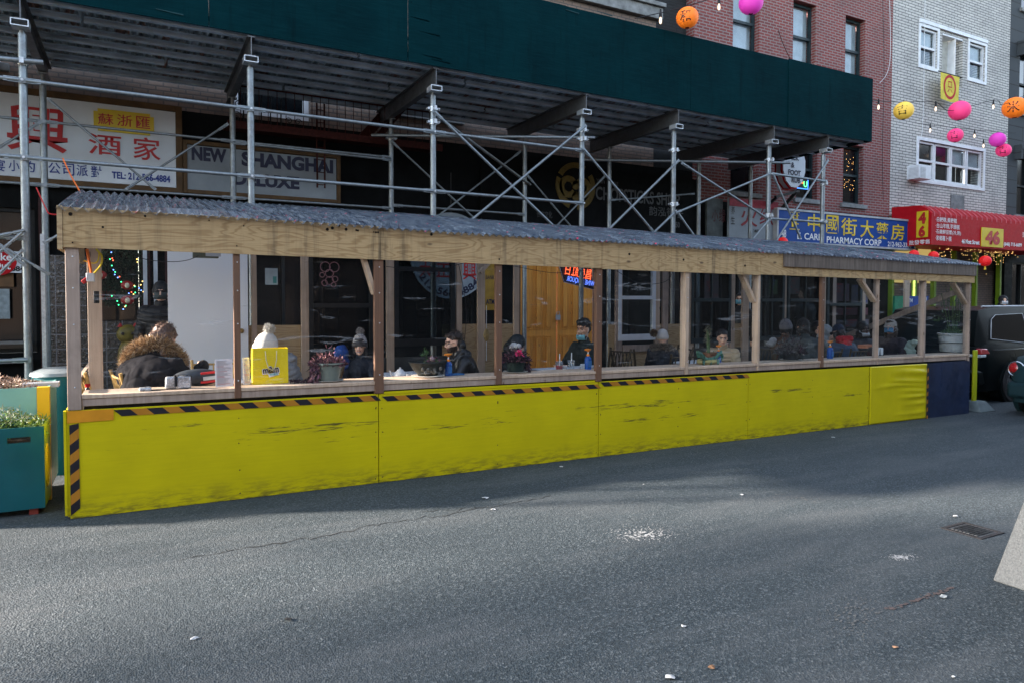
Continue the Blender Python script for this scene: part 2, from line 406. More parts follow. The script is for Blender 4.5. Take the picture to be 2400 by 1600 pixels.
for i in range(60):
    t = i/59; q = at(2080+150*t+rr.gauss(0, 3), 1437-52*t+rr.gauss(0, 2), Z=-.06); r = rr.uniform(.004, .012)
    pk.add([(q.x+r*math.cos(a)*1.5, q.y+r*math.sin(a), gz(q.x)+.0042+i*1e-5) for a in (0, 1.3, 2.6, 3.9, 5.1)], [(0, 1, 2, 3, 4)])
o = pk.ob('chalk_line', plain('pink_chalk', (.085, .065, .062), .9, 0, .3, 40), ang=0); tag(o, 'faint pink chalk line on the asphalt', 'marking', kind='stuff')
# litter scraps
def scrap(x, y, r, c, label, k):
    q = at(x, y, Z=-.03); q.z = gz(q.x); rr = random.Random(k); b = MB(); n = 8
    ring = [(q.x+r*rr.uniform(.5, 1.2)*math.cos(a*2*math.pi/n), q.y+r*rr.uniform(.4, 1.)*math.sin(a*2*math.pi/n), q.z+.004+rr.random()*r*.35) for a in range(n)]
    b.add(ring+[(q.x, q.y, q.z+.006+r*.3)], [(i, (i+1) % n, n) for i in range(n)])
    o = b.ob('paper_scrap', plain('scrap_%d' % k, c, .8, 0, .2, 60), ang=0); tag(o, label, 'litter', 'scraps of litter on the road')
W = (.42, .43, .43); B = (.16, .09, .05)
for i, (x, y, r, c, lab) in enumerate([(1137, 1168, .035, W, 'white paper scrap lying below the second yellow panel joint'), (1156, 1195, .025, W, 'small white scrap just below a larger scrap'),
      (455, 1508, .022, W, 'white scrap alone in the foreground on the left'), (1572, 1592, .03, W, 'white scrap at the very bottom edge of the road'),
      (1602, 1470, .018, W, 'tiny white scrap in the middle foreground'), (1668, 1568, .02, B, 'brown crumpled scrap near the bottom edge'),
      (2098, 1516, .018, (.35, .2, .12), 'small tan scrap near the bottom right of the road'), (2235, 1585, .014, W, 'tiny white scrap in the lower right corner'),
      (1316, 1092, .03, (.4, .4, .4), 'grey scrap by the foot of the yellow barrier'), (1738, 1155, .022, W, 'white scrap under the fourth yellow panel'), (2211, 1395, .03, (.3, .32, .32), 'grey stone chip beside the pink chalk line'),
      (2240, 1203, .03, W, 'flat white scrap above the street cover'), (1953, 1017, .03, W, 'white scrap near the far end of the yellow barrier'), (1508, 1132, .012, W, 'pinhead of white paper on dark asphalt in mid road'),
      (675, 1462, .03, (.02, .02, .02), 'flat dark gum spot in the lit part of the road')]):
    scrap(x, y, r, c, lab, i)
# cracks: thin tar filled lines
def crack(pts, name, label, k, wd=.006):
    rr = random.Random(k); P = []
    for (a, b) in zip(pts[:-1], pts[1:]):
        for i in range(14):
            t = i/14; P.append(at(a[0]+(b[0]-a[0])*t+rr.gauss(0, 2.0), a[1]+(b[1]-a[1])*t+rr.gauss(0, 2.2), Z=-.03))
    b = MB(); vs = []
    for p in P:
        h = wd*rr.uniform(.3, 1.2); z = gz(p.x)+.0025; vs += [(p.x, p.y-h, z), (p.x, p.y+h, z)]
    b.add(vs, [(2*i, 2*i+2, 2*i+3, 2*i+1) for i in range(len(P)-1)]); o = b.ob(name, plain('tar', (.012, .012, .013), .7, 0, .2), ang=0); tag(o, label, 'road crack', kind='structure')
crack([(420, 1318), (700, 1272), (900, 1232), (1155, 1188)], 'road_crack', 'long thin crack wandering across the lit asphalt', 3)
crack([(990, 1200), (1150, 1190), (1300, 1158)], 'road_crack', 'short crack running on towards the barrier', 4, .005)
# street cover (square metal plate set in a frame)
c = [at(2212, 1241, Z=-.07), at(2258, 1227, Z=-.07), at(2352, 1254, Z=-.07), at(2300, 1269, Z=-.07)]
x0 = min(p.x for p in c); x1 = max(p.x for p in c); y0 = min(p.y for p in c); y1 = max(p.y for p in c); zz = gz((x0+x1)/2)
t = thing('street_cover', 'rusty square metal cover set in the asphalt at the right', 'manhole cover', ((x0+x1)/2, (y0+y1)/2, zz))
b = MB().frame(0, 1, 0, 1, 0, 1, .1); b = MB()
for (a0, a1, b0, b1) in ((x0, x1, y0, y0+.03), (x0, x1, y1-.03, y1), (x0, x0+.03, y0+.03, y1-.03), (x1-.03, x1, y0+.03, y1-.03)): b.box(a0, a1, b0, b1, zz-.02, zz+.006)
b.ob('frame', plain('rusty_iron', (.035, .032, .032), .7, .4, .5, 20), t)
b = MB(); b.box(x0+.034, x1-.034, y0+.034, y1-.034, zz-.03, zz+.003)
for i in range(9):
    for j in range(7):
        u = x0+.05+(x1-x0-.1)*(i+.5)/9; v = y0+.05+(y1-y0-.1)*(j+.5)/7; b.box(u-.017, u+.017, v-.01, v+.01, zz+.003, zz+.008)
b.ob('plate', plain('worn_iron', (.075, .078, .08), .6, .5, .6, 30), t)

# ================================================================ buildings
FY = 11.7
M_redB = brick('red_brick', (.22, .040, .034), (.15, .030, .028), (.24, .20, .19), dirt=.35)
M_whiteB = brick('white_brick', (.56, .55, .51), (.46, .455, .43), (.085, .085, .09), bw=.29, bh=.076, ms=.011, dirt=.35)
M_tanB = brick('tan_brick', (.22, .155, .12), (.17, .12, .09), (.10, .085, .075), dirt=.7)
M_darkB = brick('dark_brick', (.012, .013, .014), (.01, .011, .012), (.006, .006, .006), dirt=.4)
M_stone = brick('grey_stone', (.035, .044, .05), (.03, .038, .045), (.012, .014, .016), bw=2.2, bh=.42, ms=.02, dirt=.3)
M_sill = plain('sill_stone', (.20, .21, .21), .8, 0, .4, 8, .3)
M_frameG = plain('dark_green_frame', (.015, .03, .035), .5, 0, .3)
M_blind = plain('pale_blind', (.62, .64, .64), .8, 0, .25, 2.5)
M_curt = plain('curtain', (.25, .24, .22), .9, 0, .5, 5)
def wall_with_holes(x0, x1, z0, z1, y, depth, holes, name, m, parent, label=None):
    xs = sorted({x0, x1, *[h[0] for h in holes], *[h[1] for h in holes]}); b = MB()
    for a, c in zip(xs[:-1], xs[1:]):
        hs = sorted([(h[2], h[3]) for h in holes if h[0] <= a+1e-6 and h[1] >= c-1e-6]); z = z0
        for (p, q) in hs+[(z1, z1)]:
            if p > z+1e-6: b.box(a, c, y, y+depth, z, p)
            z = max(z, q)
    # weld the coplanar slabs so that no inner faces coincide
    o = b.ob(name, m, parent, label, ang=0); bm = bmesh.new(); bm.from_mesh(o.data); bmesh.ops.remove_doubles(bm, verts=bm.verts, dist=1e-5)
    fs = {}
    for f in bm.faces: fs.setdefault(tuple(sorted(v.index for v in f.verts)), []).append(f)
    bmesh.ops.delete(bm, geom=[f for l in fs.values() if len(l) > 1 for f in l], context='FACES'); bm.to_mesh(o.data); bm.free(); return o
def window(parent, x0, x1, z0, z1, y=FY, mf=None, glass=None, sash=True, blind=0., w=.05, sill=True, mull=0, curtain=False, recess=.14, trim=None, label=None):
    mf = mf or M_frameG; glass = glass or M_glassD; b = MB(); ya = y+recess
    b.frame(x0+.005, x1-.005, ya, ya+.07, z0+.005, z1-.005, w)
    if sash: zm = (z0+z1)/2; b.box(x0+w, x1-w, ya-.012, ya+.05, zm-w*.5, zm+w*.5)
    for k in range(mull): u = x0+(x1-x0)*(k+1)/(mull+1); b.box(u-w*.45, u+w*.45, ya-.015, ya+.055, z0+w, z1-w)
    o = b.ob('window', mf, parent, label)
    p = MB(); p.box(x0+w*.9, x1-w*.9, ya+.052, ya+.060, z0+w*.9, z1-w*.9)
    p.ob('pane', glass if not blind else MATS['see_glass'], o)
    if blind:
        q = MB(); q.box(x0+w*.9, x1-w*.9, ya+.10, ya+.11, z1-(z1-z0)*blind, z1-w*.9); q.ob('blind', M_blind, o)
        q = MB(); q.box(x0, x1, ya+.3, ya+.31, z0, z1-.02); q.ob('room_behind', M_curt if curtain else M_dark, o)
    if sill: q = MB(); q.box(x0-.1, x1+.1, y-.07, y+recess-.003, z0-.11, z0-.003); q.ob('sill', M_sill, o, bevel=.008)
    return o
glassy('see_glass', (.80, .84, .86), gloss=.04, rough=.04)

def XZ(x, y, Y=FY): p = at(x, y, Y=Y); return p.x, p.z
def rect(x0, yt, x1, yb, Y=FY):
    a, b, c, d = at(x0, yt, Y=Y), at(x1, yt, Y=Y), at(x0, yb, Y=Y), at(x1, yb, Y=Y)
    return min(a.x, c.x), max(b.x, d.x)

# --- restaurant building (tan brick over a dark ground floor)
t = thing('brick_building', 'old tan brick building whose dark ground floor stands behind the dining shed', 'building', (-5, FY, gz(-5)))
holes = [(.3, 2.0, 5.0, 6.3), (-3.2, -1.6, 5.0, 6.3), (3.9, 5.1, 5.0, 6.3), (6.3, 8.3, 8.1, 9.9), (2.6, 4.4, 8.1, 9.9), (-1.4, .4, 8.1, 9.9)]
h2 = [(1.35, 2.55, 4.62, 6.3), (-3.2, -1.6, 4.9, 6.3), (4.1, 5.2, 5.0, 6.3), (7.0, 9.1, 7.98, 9.9), (2.6, 4.4, 7.98, 9.9), (-1.4, .4, 7.98, 9.9)]
wall_with_holes(-10.4, 9.76, 4.55, 13, FY, .35, h2, 'upper_wall', M_tanB, t)
window(t, 1.35, 2.55, 4.62, 6.3, mf=M_white, w=.09, sill=False, label='white framed window with a dark green curtain over the sign')
for h in h2[1:3]: window(t, *h, mf=M_white, w=.08)
for h in h2[3:]: window(t, *h, mf=M_white, w=.09, blind=.5)
b = MB(); b.box(-10.4, 9.86, FY-.16, FY-.003, 7.62, 7.86); b.box(-10.4, 9.9, FY-.22, FY-.003, 7.863, 7.95); b.ob('stone_band', M_sill, t, bevel=.01)
b = MB(); b.box(6.85, 9.76, FY-.05, FY-.003, 7.3, 7.6); b.ob('stone_lintel', M_tanB, t)
# ground floor storefront: dark panelling with openings
M_store = plain('storefront_paint', (.0035, .0045, .005), .7, 0, .5, 3, spec=.1)
M_maroon = plain('maroon_trim', (.03, .005, .005), .5, 0, .4)
holes = [(-3.6, -1.25, .95, 2.95), (-.55, .02, .3, 2.85), (1.45, 2.75, .9, 2.6), (2.95, 4.15, .9, 2.6), (4.35, 5.55, .9, 2.6), (6.45, 8.25, gz(7)+.15, 2.62)]
wall_with_holes(-10.4, 8.9, gz(0)-.3, 4.55, FY, .3, holes, 'shopfront', M_store, t)
for h in holes[:5]:
    window(t, *h, mf=M_dark, sash=False, mull=1, sill=False, recess=.05)
for x in (-1.2, -.62, .05, 5.62): b = MB(); b.box(x, x+.12, FY-.06, FY-.002, gz(0)+.13, 3.1); b.ob('pilaster', M_maroon, t)
# menu boards and shelves seen in the left shop window
b = MB(); b.box(-2.9, -1.55, FY-.03, FY-.004, 1.42, 1.83); b.ob('menu_board', plain('menu_grey', (.22, .27, .29), .5, 0, .3, 20), t)
b = MB(); b.box(-3.0, -1.5, FY-.03, FY-.004, 1.86, 2.05); b.ob('wood_strip', plain('brown_strip', (.13, .07, .03), .6, 0, .3), t)
for i in range(4): b = MB(); b.box(-3.3, -1.3, FY-.10-.02*i, FY-.004, .3+.26*i, .34+.26*i); b.ob('ledge', M_steel, t)
# yellow-brown double doors
M_door = lumber('varnished_door', (.80, .34, .04), (.55, .21, .025), .2)
for i, (a, c) in enumerate(((6.50, 7.32), (7.34, 8.18))):
    z0 = gz(7)+.16; z1 = 2.56; b = MB(); b.box(a, c, FY-.02, FY+.03, z0, z1)
    for j in range(3):
        u = a+.07+(c-a-.14)*j/3; v = u+(c-a-.14)/3-.05
        for (p, q) in ((z0+.12, z0+.9), (z0+1.02, z1-.12)):
            b.frame(u, v, FY-.034, FY-.0205, p, q, .018); b.box(u+.05, v-.03, FY-.045, FY-.0207, p+.05, q-.05)
    d = b.ob('door', M_door, t, 'varnished golden brown panelled door leaf')
    if i == 1: b = MB(); b.box(7.28, 7.38, FY-.075, FY-.047, 1.30, 1.40); b.tube([(7.30, FY-.06, 1.40), (7.30, FY-.06, 1.46), (7.36, FY-.06, 1.46), (7.36, FY-.06, 1.40)], .008, 8); b.ob('padlock', M_alu, d)
b = MB(); b.frame(6.43, 8.27, FY-.03, FY+.06, gz(7)+.14, 2.64, .065); b.ob('door_frame', M_brown, t)

# --- chopstick shop building (black)
t = thing('shop_building', 'narrow black fronted building between the tan and the red brick buildings', 'building', (9.8, FY, gz(9.8)))
wall_with_holes(9.765, 10.87, 4.9, 13, FY+.25, .3, [], 'upper_wall', M_darkB, t)
wall_with_holes(8.905, 10.87, gz(9)-.3, 4.545, FY, .3, [(9.1, 10.7, .9, 2.7)], 'shopfront', M_store, t)
window(t, 9.1, 10.7, .9, 2.7, mf=M_dark, sash=False, mull=1, sill=False, recess=.05)
b = MB(); b.box(9.765, 10.87, FY, FY+.245, 4.55, 4.895); b.ob('ledge', M_dark, t)

# --- red brick building
t = thing('brick_building', 'red brick building with tall dark framed windows above the blue pharmacy sign', 'building', (14, FY, gz(14)))
up = []
for (xa, xb, yt, yb) in ((1718, 1779, -80, 115), (1859, 1912, 5, 165), (1982, 2027, 36, 185)):
    xl, xr = rect(xa, 60, xb, 120); up.append((xl, xr, 7.35, 8.98))
lo = []
for (xa, xb) in ((1712, 1775), (1866, 1915), (1976, 2023)):
    xl, xr = rect(xa, 400, xb, 450); lo.append((xl, xr, 4.2, 5.72))
third = [(h[0], h[1], 10.4, 12) for h in up]
wall_with_holes(10.88, 17.93, 3.95, 13.5, FY, .35, up+lo+third, 'wall', M_redB, t)
for i, h in enumerate(up): window(t, *h, blind=.98, curtain=True, w=.06)
for i, h in enumerate(lo): window(t, *h, w=.06, label='tall dark framed window with fairy lights inside' if i == 2 else None)
for h in third: window(t, *h, w=.06)
wall_with_holes(10.88, 17.93, gz(14)-.3, 3.945, FY, .3, [(11.2, 13.0, .9, 3.0), (13.5, 15.2, .9, 3.0), (15.6, 17.5, .3, 3.0)], 'shopfront', M_store, t)
for h in [(11.2, 13.0, .9, 3.0), (13.5, 15.2, .9, 3.0), (15.6, 17.5, .3, 3.0)]: window(t, *h, mf=M_dark, sash=False, mull=2, sill=False, recess=.05)
M_star = emis('warm_fairy_light', (1., .5, .16), 4)
b = MB(); rr = random.Random(8)
for i in range(40):
    h = lo[2]; b.sphere((rr.uniform(h[0]+.1, h[1]-.1), FY+.19, rr.choice([rr.gauss(5.35, .13), rr.gauss(4.75, .12), rr.uniform(4.4, 5.6)])), .006, 6, 4)
o = b.ob('fairy_lights', M_star, t, kind='stuff')
b = MB(); b.box(12.9, 13.45, FY-.35, FY-.06, up[0][2]-.02, up[0][2]+.06);
# --- white brick building
t = thing('brick_building', 'white glazed brick building with white framed windows above the red awning', 'building', (20, FY, gz(20)))
x4 = rect(2149, 360, 2306, 360); x3a = rect(2156, 110, 2196, 110); x3b = rect(2208, 130, 2238, 130); x3c = rect(2273, 130, 2308, 130)
hol = [(x4[0]+.05, x4[1]-.05, 5.08, 6.16), (x3a[0], x3a[1], 8.22, 9.28), (x3b[0], x3b[1]+.4, 7.9, 9.3), (x3c[0]-.05, x3c[1], 8.22, 9.28)]
wall_with_holes(17.935, 23.75, 4.0, 14, FY, .35, hol, 'wall', M_whiteB, t)
h = hol[0]; n4 = 4
for i in range(4):
    a = h[0]+(h[1]-h[0])*i/4; c = h[0]+(h[1]-h[0])*(i+1)/4; window(t, a+.01, c-.01, h[2], h[3], mf=M_white, w=.06, sill=False, recess=.03, blind=.5 if i in (2, 3) else 0)
b = MB(); b.frame(h[0]-.09, h[1]+.09, FY-.03, FY-.002, h[2]-.09, h[3]+.09, .088); b.ob('window_trim', M_white, t)
for hh in (hol[1], hol[3]):
    window(t, *hh, mf=M_white, w=.06, sill=False, recess=.03, blind=.5)
    b = MB(); b.frame(hh[0]-.08, hh[1]+.08, FY-.03, FY-.002, hh[2]-.08, hh[3]+.08, .078); b.ob('window_trim', M_white, t)
h = hol[2]; b = MB(); b.box(h[0]+.32, h[1]-.02, FY+.22, FY+.26, h[2], h[3]-.1); b.ob('recess_door', plain('beige_door', (.42, .42, .38), .6), t)
b = MB(); b.box(h[0]+.01, h[1]-.01, FY+.003, FY+.3, h[3]-.06, h[3]-.012); b.box(h[1]-.38, h[1]-.36, FY+.003, FY+.25, h[2]+.02, h[3]-.06); b.ob('recess_soffit', M_white, t)
b = MB(); b.box(hol[1][0]-.08, hol[3][1]+.08, FY-.05, FY-.004, 9.37, 9.47); b.ob('lintel', M_white, t)
p = at(2243, 478, Y=FY); b = MB(); b.box(p.x-.34, p.x+.34, FY-.02, FY-.003, p.z-.24, p.z+.24); b.ob('vent_plate', plain('grey_plate', (.14, .15, .16), .6, .3, .5), t)
# shopfront of the bakery: yellow-green posts, lit yellow interior
b = MB(); rr = random.Random(77)
for i in range(110):
    x = rr.uniform(20.6, 22.6) if i % 3 else rr.uniform(18.6, 20.6); b.sphere((x, 10.72+rr.random()*.5, 3.12-abs(rr.gauss(0, .16))), .006, 5, 3)
b.ob('fairy_lights', emis('bakery_fairy_light', (1., .6, .2), 5), t, kind='stuff')
M_lime = plain('lime_paint', (.13, .22, .008), .5, 0, .15)
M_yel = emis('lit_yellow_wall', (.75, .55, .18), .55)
b = MB(); b.box(17.95, 24.3, FY+.36, FY+.5, gz(20)-.3, 3.99); b.ob('inner_wall', M_tanB, t)
b = MB(); b.box(18.1, 20.4, FY+.3, FY+.35, 2.2, 3.3); b.ob('lit_panel', M_yel, t)
for x in (17.96, 19.0, 19.9, 20.9, 22.0, 23.3): b = MB(); b.box(x, x+.09, FY-.1, FY+.02, gz(x)+.13, 3.4); b.ob('shop_post', M_lime, t)
# --- grey stone building and further buildings down the street
t = thing('stone_building', 'dark grey stone building at the right edge of the view', 'building', (27, FY, gz(27)))
hs = [(24.35, 25.4, z, z+1.9) for z in (4.4, 7.6, 10.8)] + [(26.6, 27.8, z, z+1.9) for z in (4.4, 7.6, 10.8)]
wall_with_holes(23.76, 33, 3.6, 15, FY, .35, hs, 'wall', M_stone, t)
for h in hs:
    window(t, *h, mf=M_dark, w=.06); b = MB(); b.box(h[0]-.2, h[1]+.2, FY-.22, FY-.003, h[3]+.1, h[3]+.24); b.box(h[0]-.12, h[1]+.12, FY-.1, FY-.003, h[3]+.0, h[3]+.097); b.box(h[0]-.2, h[0]-.08, FY-.2, FY-.003, h[3]-.2, h[3]+.097); b.ob('window_hood', M_stone, t)
wall_with_holes(23.76, 33, gz(27)-.3, 3.597, FY, .3, [(24.2, 26, .2, 2.9), (26.6, 32, .6, 2.9)], 'shopfront', M_store, t)
for h in [(24.2, 26, .2, 2.9), (26.6, 32, .6, 2.9)]: window(t, *h, mf=M_dark, sash=False, mull=2, sill=False, recess=.05)
for i, (x0, x1, hh, m) in enumerate(((33.01, 41, 13, M_redB), (41.01, 52, 15, M_tanB), (52.01, 75, 14, M_darkB))):
    t = thing('row_building', ('plain red brick building', 'tan brick building', 'dark brick building')[i]+' further down the street behind the stone one', 'building', ((x0+x1)/2, FY, gz(x0)))
    hs = [(x0+1+2*j, x0+2.1+2*j, z, z+1.8) for j in range(int((x1-x0-1)/2)) for z in (4.5, 7.7, 10.6) if z+2 < hh]
    wall_with_holes(x0, x1, gz(x0)-.4, hh, FY, .35, hs, 'wall', m, t)
    for h in hs: window(t, *h, w=.06)
# --- opposite side of the street (behind the photographer): pale sunlit row
for i, (x0, x1, hh, m) in enumerate(((-26, -9, 8, M_tanB), (-9, 6, 7.5, M_tanB), (6, 24, 9.5, M_darkB), (24, 110, 14, M_darkB))):
    t = thing('row_building', ('far left tan brick', 'low tan brick', 'dark brick', 'long dark brick')[i]+' building on the opposite side of the street', 'building', ((x0+x1)/2, -8, gz(x0)))
    hs = [(x0+1.2+2.6*j, x0+2.5+2.6*j, z, z+1.7) for j in range(int((x1-x0-1)/2.6)) for z in (4.5,)]
    wall_with_holes(x0, x1-.01, gz(x0)-.4, hh, -8.35, .35, hs, 'wall', m, t)
    for h in hs:
        b = MB(); b.frame(h[0], h[1], -8.3, -8.22, h[2], h[3], .07); o = b.ob('window', M_white, t); b = MB(); b.box(h[0]+.06, h[1]-.06, -8.28, -8.27, h[2]+.06, h[3]-.06); b.ob('pane', M_glassB, o)

# unseen sun blocker added to shape the road's light: netting on tubes
t = thing('sun_blocker_screen', 'added unseen light blocking netting on scaffold tubes further up the street', 'scaffold', (-17, 8.9, 0))
b = MB(); b.box(-30, -9.4, 8.86, 8.88, 4.9, 14); k = NT('sun_blocker_mesh'); tr_ = k.n('BsdfTransparent'); df = k.n('BsdfDiffuse'); df.inputs[0].default_value = (.02, .05, .05, 1); mx = k.n('MixShader'); mx.inputs[0].default_value = .45; k.l(tr_.outputs[0], mx.inputs[1]); k.l(df.outputs[0], mx.inputs[2]); k.l(mx.outputs[0], k.out.inputs[0]); b.ob('screen', k.m, t)
b = MB(); 
for x in range(-30, -9, 4): b.tube([(x, 8.95, gz(x)+.1), (x, 8.95, 14)], .03, 8)
b.ob('tubes', M_galv, t)
# ================================================================ materials of the sheds
def parapet_mat():
    k = NT('dark_green_plywood'); co = k.coord(world=True); x, y, z = k.sep(co)
    n = k.noise(co, 1.3, 5, .6); c = k.ramp(n, (.3, (.0003, .0125, .0160)), (.7, (.0005, .0200, .0245)))
    fib = k.noise(k.comb(k.math('MULTIPLY', x, 2.2), y, k.math('MULTIPLY', z, 38.)), 2.2, 5, .6); c = k.mix(k.ramp(fib, (.42, 0.), (.75, .5)), c, (.003, .030, .036))
    dr = k.noise(k.comb(k.math('MULTIPLY', x, 9.), y, k.math('MULTIPLY', z, .8)), 1.4, 5, .7); c = k.mix(k.ramp(dr, (.55, 0.), (.75, .55)), c, (.0008, .007, .009))
    vo = k.n('TexVoronoi'); k.l(k.comb(x, y, k.math('MULTIPLY', z, 1.2)), vo.inputs['Vector']); vo.inputs['Scale'].default_value = 3.3
    c = k.mix(k.ramp(vo.outputs['Distance'], (.0, .9), (.028, .6), (.04, 0.)), c, (.0005, .004, .005))
    k.col(c); k.set(rough=.85, spec=.04); k.bump(fib, .35, .004); k.bump(n, .3, .03); MATS['dark_green_plywood'] = k.m; return k.m
# ================================================================ sidewalk shed (scaffold with a green plywood parapet)
t = thing('sidewalk_shed', 'galvanised pipe sidewalk shed with a dark green plywood parapet over the pavement', 'scaffold', (6, 9.9, gz(6)))
SHED = t
PX = [-1.04, 1.24, 3.62, 6.09, 7.94, 10.21, 11.70]; PYF, PYB = 9.0, 10.8
M_green = parapet_mat()
def pole(x, y, label=None):
    b = MB(); r = .040; z0 = gz(x)+.13
    b.tube([(x, y, z0), (x, y, 4.50)], r, 16); b.tube([(x, y, 4.50), (x, y, 4.585)], .026, 10)
    b.box(x-.06, x+.06, y-.05, y+.05, 4.585, 4.60); b.box(x-.09, x+.09, y-.09, y+.09, z0, z0+.012)
    b.ob('pole', M_galv, t)
for x in PX:
    pole(x, PYF); pole(x, PYB)
for x in (-3.3, -5.6, -6.9): pole(x, PYF); pole(x, PYB)
M_zinc = galv_mat('bright_galvanised', (.56, .60, .63), 1.5)
# I beams across , rectangular clips at the pole heads
for x in PX+[-3.3, -5.6, -6.9]:
    b = MB(); y0, y1 = 8.88, 11.45; b.box(x-.045, x+.045, y0, y1, 4.612, 4.626); b.box(x-.004, x+.004, y0, y1, 4.626, 4.838); b.box(x-.045, x+.045, y0, y1, 4.838, 4.852)
    o = b.ob('cross_beam', M_steel, t)
    b = MB(); b.box(x-.085, x+.075, PYF-.09, PYF-.084, 4.545, 4.55)
    b.frame(x-.085, x+.075, PYF-.15, PYF+.02, 4.535, 4.608, .009); b.ob('beam_clamp', M_zinc, o)
M_joist = plain('pale_joist', (.46, .56, .65), .55, 0, .35, 3, world=True)
# joists along the street, with flanged ends, and the corrugated deck
XE = 12.93; XL = -7.0
for i, y in enumerate((8.97, 9.36, 9.75, 10.14, 10.53, 10.92, 11.31)):
    b = MB()
    xo = (0, 3.1, 1.2, 4.0, 2.2, .6, 3.6)[i]
    for k, (xa, xb) in enumerate([(max(XL, u), min(u+4.76, XE-.02)) for u in np.arange(XL-xo, XE, 4.8)]):
        if xb-xa < .1: continue
        yy = y+(.008 if k % 2 else 0)
        b.box(xa, xb, yy-.005, yy+.065, 4.856, 4.872); b.box(xa, xb, yy+.030, yy+.036, 4.872, 4.912); b.box(xa, xb, yy-.005, yy+.065, 4.912, 4.920)
    b.ob('joist', M_joist, t)
k = NT('old_light_streaked_deck'); co = k.coord(world=True); x_, y_, z_ = k.sep(co)
c = k.mix(k.ramp(k.noise(k.comb(k.math('MULTIPLY', x_, 9), y_, 0), 1.2, 4, .7), (.35, 0.), (.65, 1.)), (.62, .72, .78), (.09, .11, .12))  # pale streaks painted in for light leaking through the deck
c = k.mix(k.ramp(k.noise(k.comb(k.math('MULTIPLY', x_, 5), y_, 3.), 1.1, 3, .6), (.55, 0.), (.62, 1.)), c, (.22, .11, .08))
k.col(c); k.set(rough=.6, metal=.1); M_deck = k.m
b = MB(); n = 0; vs = []; xs = np.arange(XL, XE-.01, .0175)
for j, x in enumerate(xs): z = 4.955+.030*math.cos(x*2*math.pi/.084); vs += [(x, 8.93, z), (x, 11.5, z)]
b.add(vs, [(2*i, 2*i+2, 2*i+3, 2*i+1) for i in range(len(xs)-1)]); b.ob('corrugated_deck', M_deck, t, ang=60)
b = MB(); b.box(XL, XE, 8.93, 11.5, 4.995, 5.015); b.ob('deck_top', M_dark, t)
# parapet panels
joints = [-6.95, -4.1, -1.67, .77, 3.206, 5.683, 8.166, 10.515, 12.941]
for i, (a, c) in enumerate(zip(joints[:-1], joints[1:])):
    i += 1; g = .010 if i in (4, 7) else .004; b = MB(); yo = .012 if i in (5, 8) else 0
    n = 14; vs = []; W_ = c-a-g
    b.box(a+g/2, c-g/2, 8.85-yo, 8.868-yo, 4.86, 6.085+(.02 if i == 8 else 0))
    b.ob('parapet_panel', M_green, t)
b = MB(); b.box(12.922, 12.94, 8.872, 11.5, 4.86, 6.1); b.ob('parapet_panel', M_green, t)
b = MB(); b.box(joints[0], 12.92, 8.87, 8.93, 5.95, 6.04); b.box(joints[0], 12.92, 8.87, 8.93, 5.02, 5.1); b.ob('parapet_rail', M_pale, t)
b = MB(); rr = random.Random(4)
for i in range(7):  # lifted slivers of veneer on the parapet
    x, y = [(985, 75), (990, 130), (1010, 140), (365, 22), (1320, 22), (1400, 28), (960, 40)][i]; p = at(x, y, Y=8.845)
    b.sbox(p.x, p.x+.28, 8.838, 8.842, p.z, p.z+.006, p.z-.02, p.z-.004)
b.ob('torn_veneer', plain('torn_veneer', (.006, .04, .045), .8), t)
# ledgers (rails) with flattened bolted ends
def rail(pts, name='rail', r=.0215, m=None, ends=True, parent=None):
    b = MB(); P = [Vector(p) for p in pts]; b.tube(P, r, 10)
    if ends:
        for e, f in ((P[0], P[-1]), (P[-1], P[0])):
            d = (f-e).normalized(); u_ = (0, 0, 1) if abs(d.z) < .6 else (1, 0, 0); b.beam(e-d*.03, e+d*.10, .012, r*2.5, up=u_); b.beam(e+d*.1001, e+d*.135, r*1.5, r*2.2, up=u_)
    b.ob(name, m or M_galv, parent or t)
yf = PYF-.052
ALLX = [-6.9, -5.6, -3.3]+PX
for z, upto in ((4.0, 6), (3.19, 6), (1.72+.62, 3)):
    for i in range(upto):
        rail([(ALLX[i]+.03, yf, z), (ALLX[i+1]-.03, yf, z)])
rail([(-3.3, yf, 1.05), (-1.04, yf, 1.05)]); rail([(-3.3, yf, .55), (-1.04, yf, .2)], 'brace', .014)
for z in (3.97, 3.16):
    for i in range(5):
        rail([(ALLX[i]+.03, PYB-.05, z), (ALLX[i+1]-.03, PYB-.05, z)], r=.018)
rail([(3.66, PYB-.05, 3.21), (6.05, PYB-.05, 3.21)], r=.018)
rail([(1.27, PYB-.05, 3.95), (3.6, PYB-.05, 3.93)], r=.018)
def pp(x, y, Y): p = at(x, y, Y=Y); return (p.x, Y, p.z)
def brace(a, c, Y, r=.0185): rail([pp(*a, Y), pp(*c, Y)], 'brace', r)
yb = PYF-.075; yc = PYF-.11
brace((1018, 262), (1320, 552), yb); brace((1371, 296), (1080, 537), yc)
brace((1368, 350), (1535, 548), yb); brace((1589, 378), (1410, 555), yc)
brace((1600, 384), (1804, 516), yb); brace((1804, 408), (1583, 500), yc)
brace((1589, 500), (1640, 572), yb); brace((1580, 500), (1515, 562), yc)
brace((1811, 408), (1875, 556), yb); brace((1940, 377), (1815, 572), yc); brace((1802, 516), (1745, 585), yc)
rail([pp(1811, 408, yf), pp(1937, 426, yf)]); rail([pp(1806, 513, yf), pp(1937, 522, yf)])
yk = PYB-.08
for a, c in [((116, 235), (361, 442)), ((531, 293), (299, 442)), ((919, 333), (1120, 520)), ((1218, 357), (1010, 520)), ((1239, 415), (1350, 545)), ((1416, 415), (1290, 545)), ((0, 345), (90, 290))]:
    brace(a, c, yk, .015)
brace((1430, 470), (1625, 455), yk, .014)
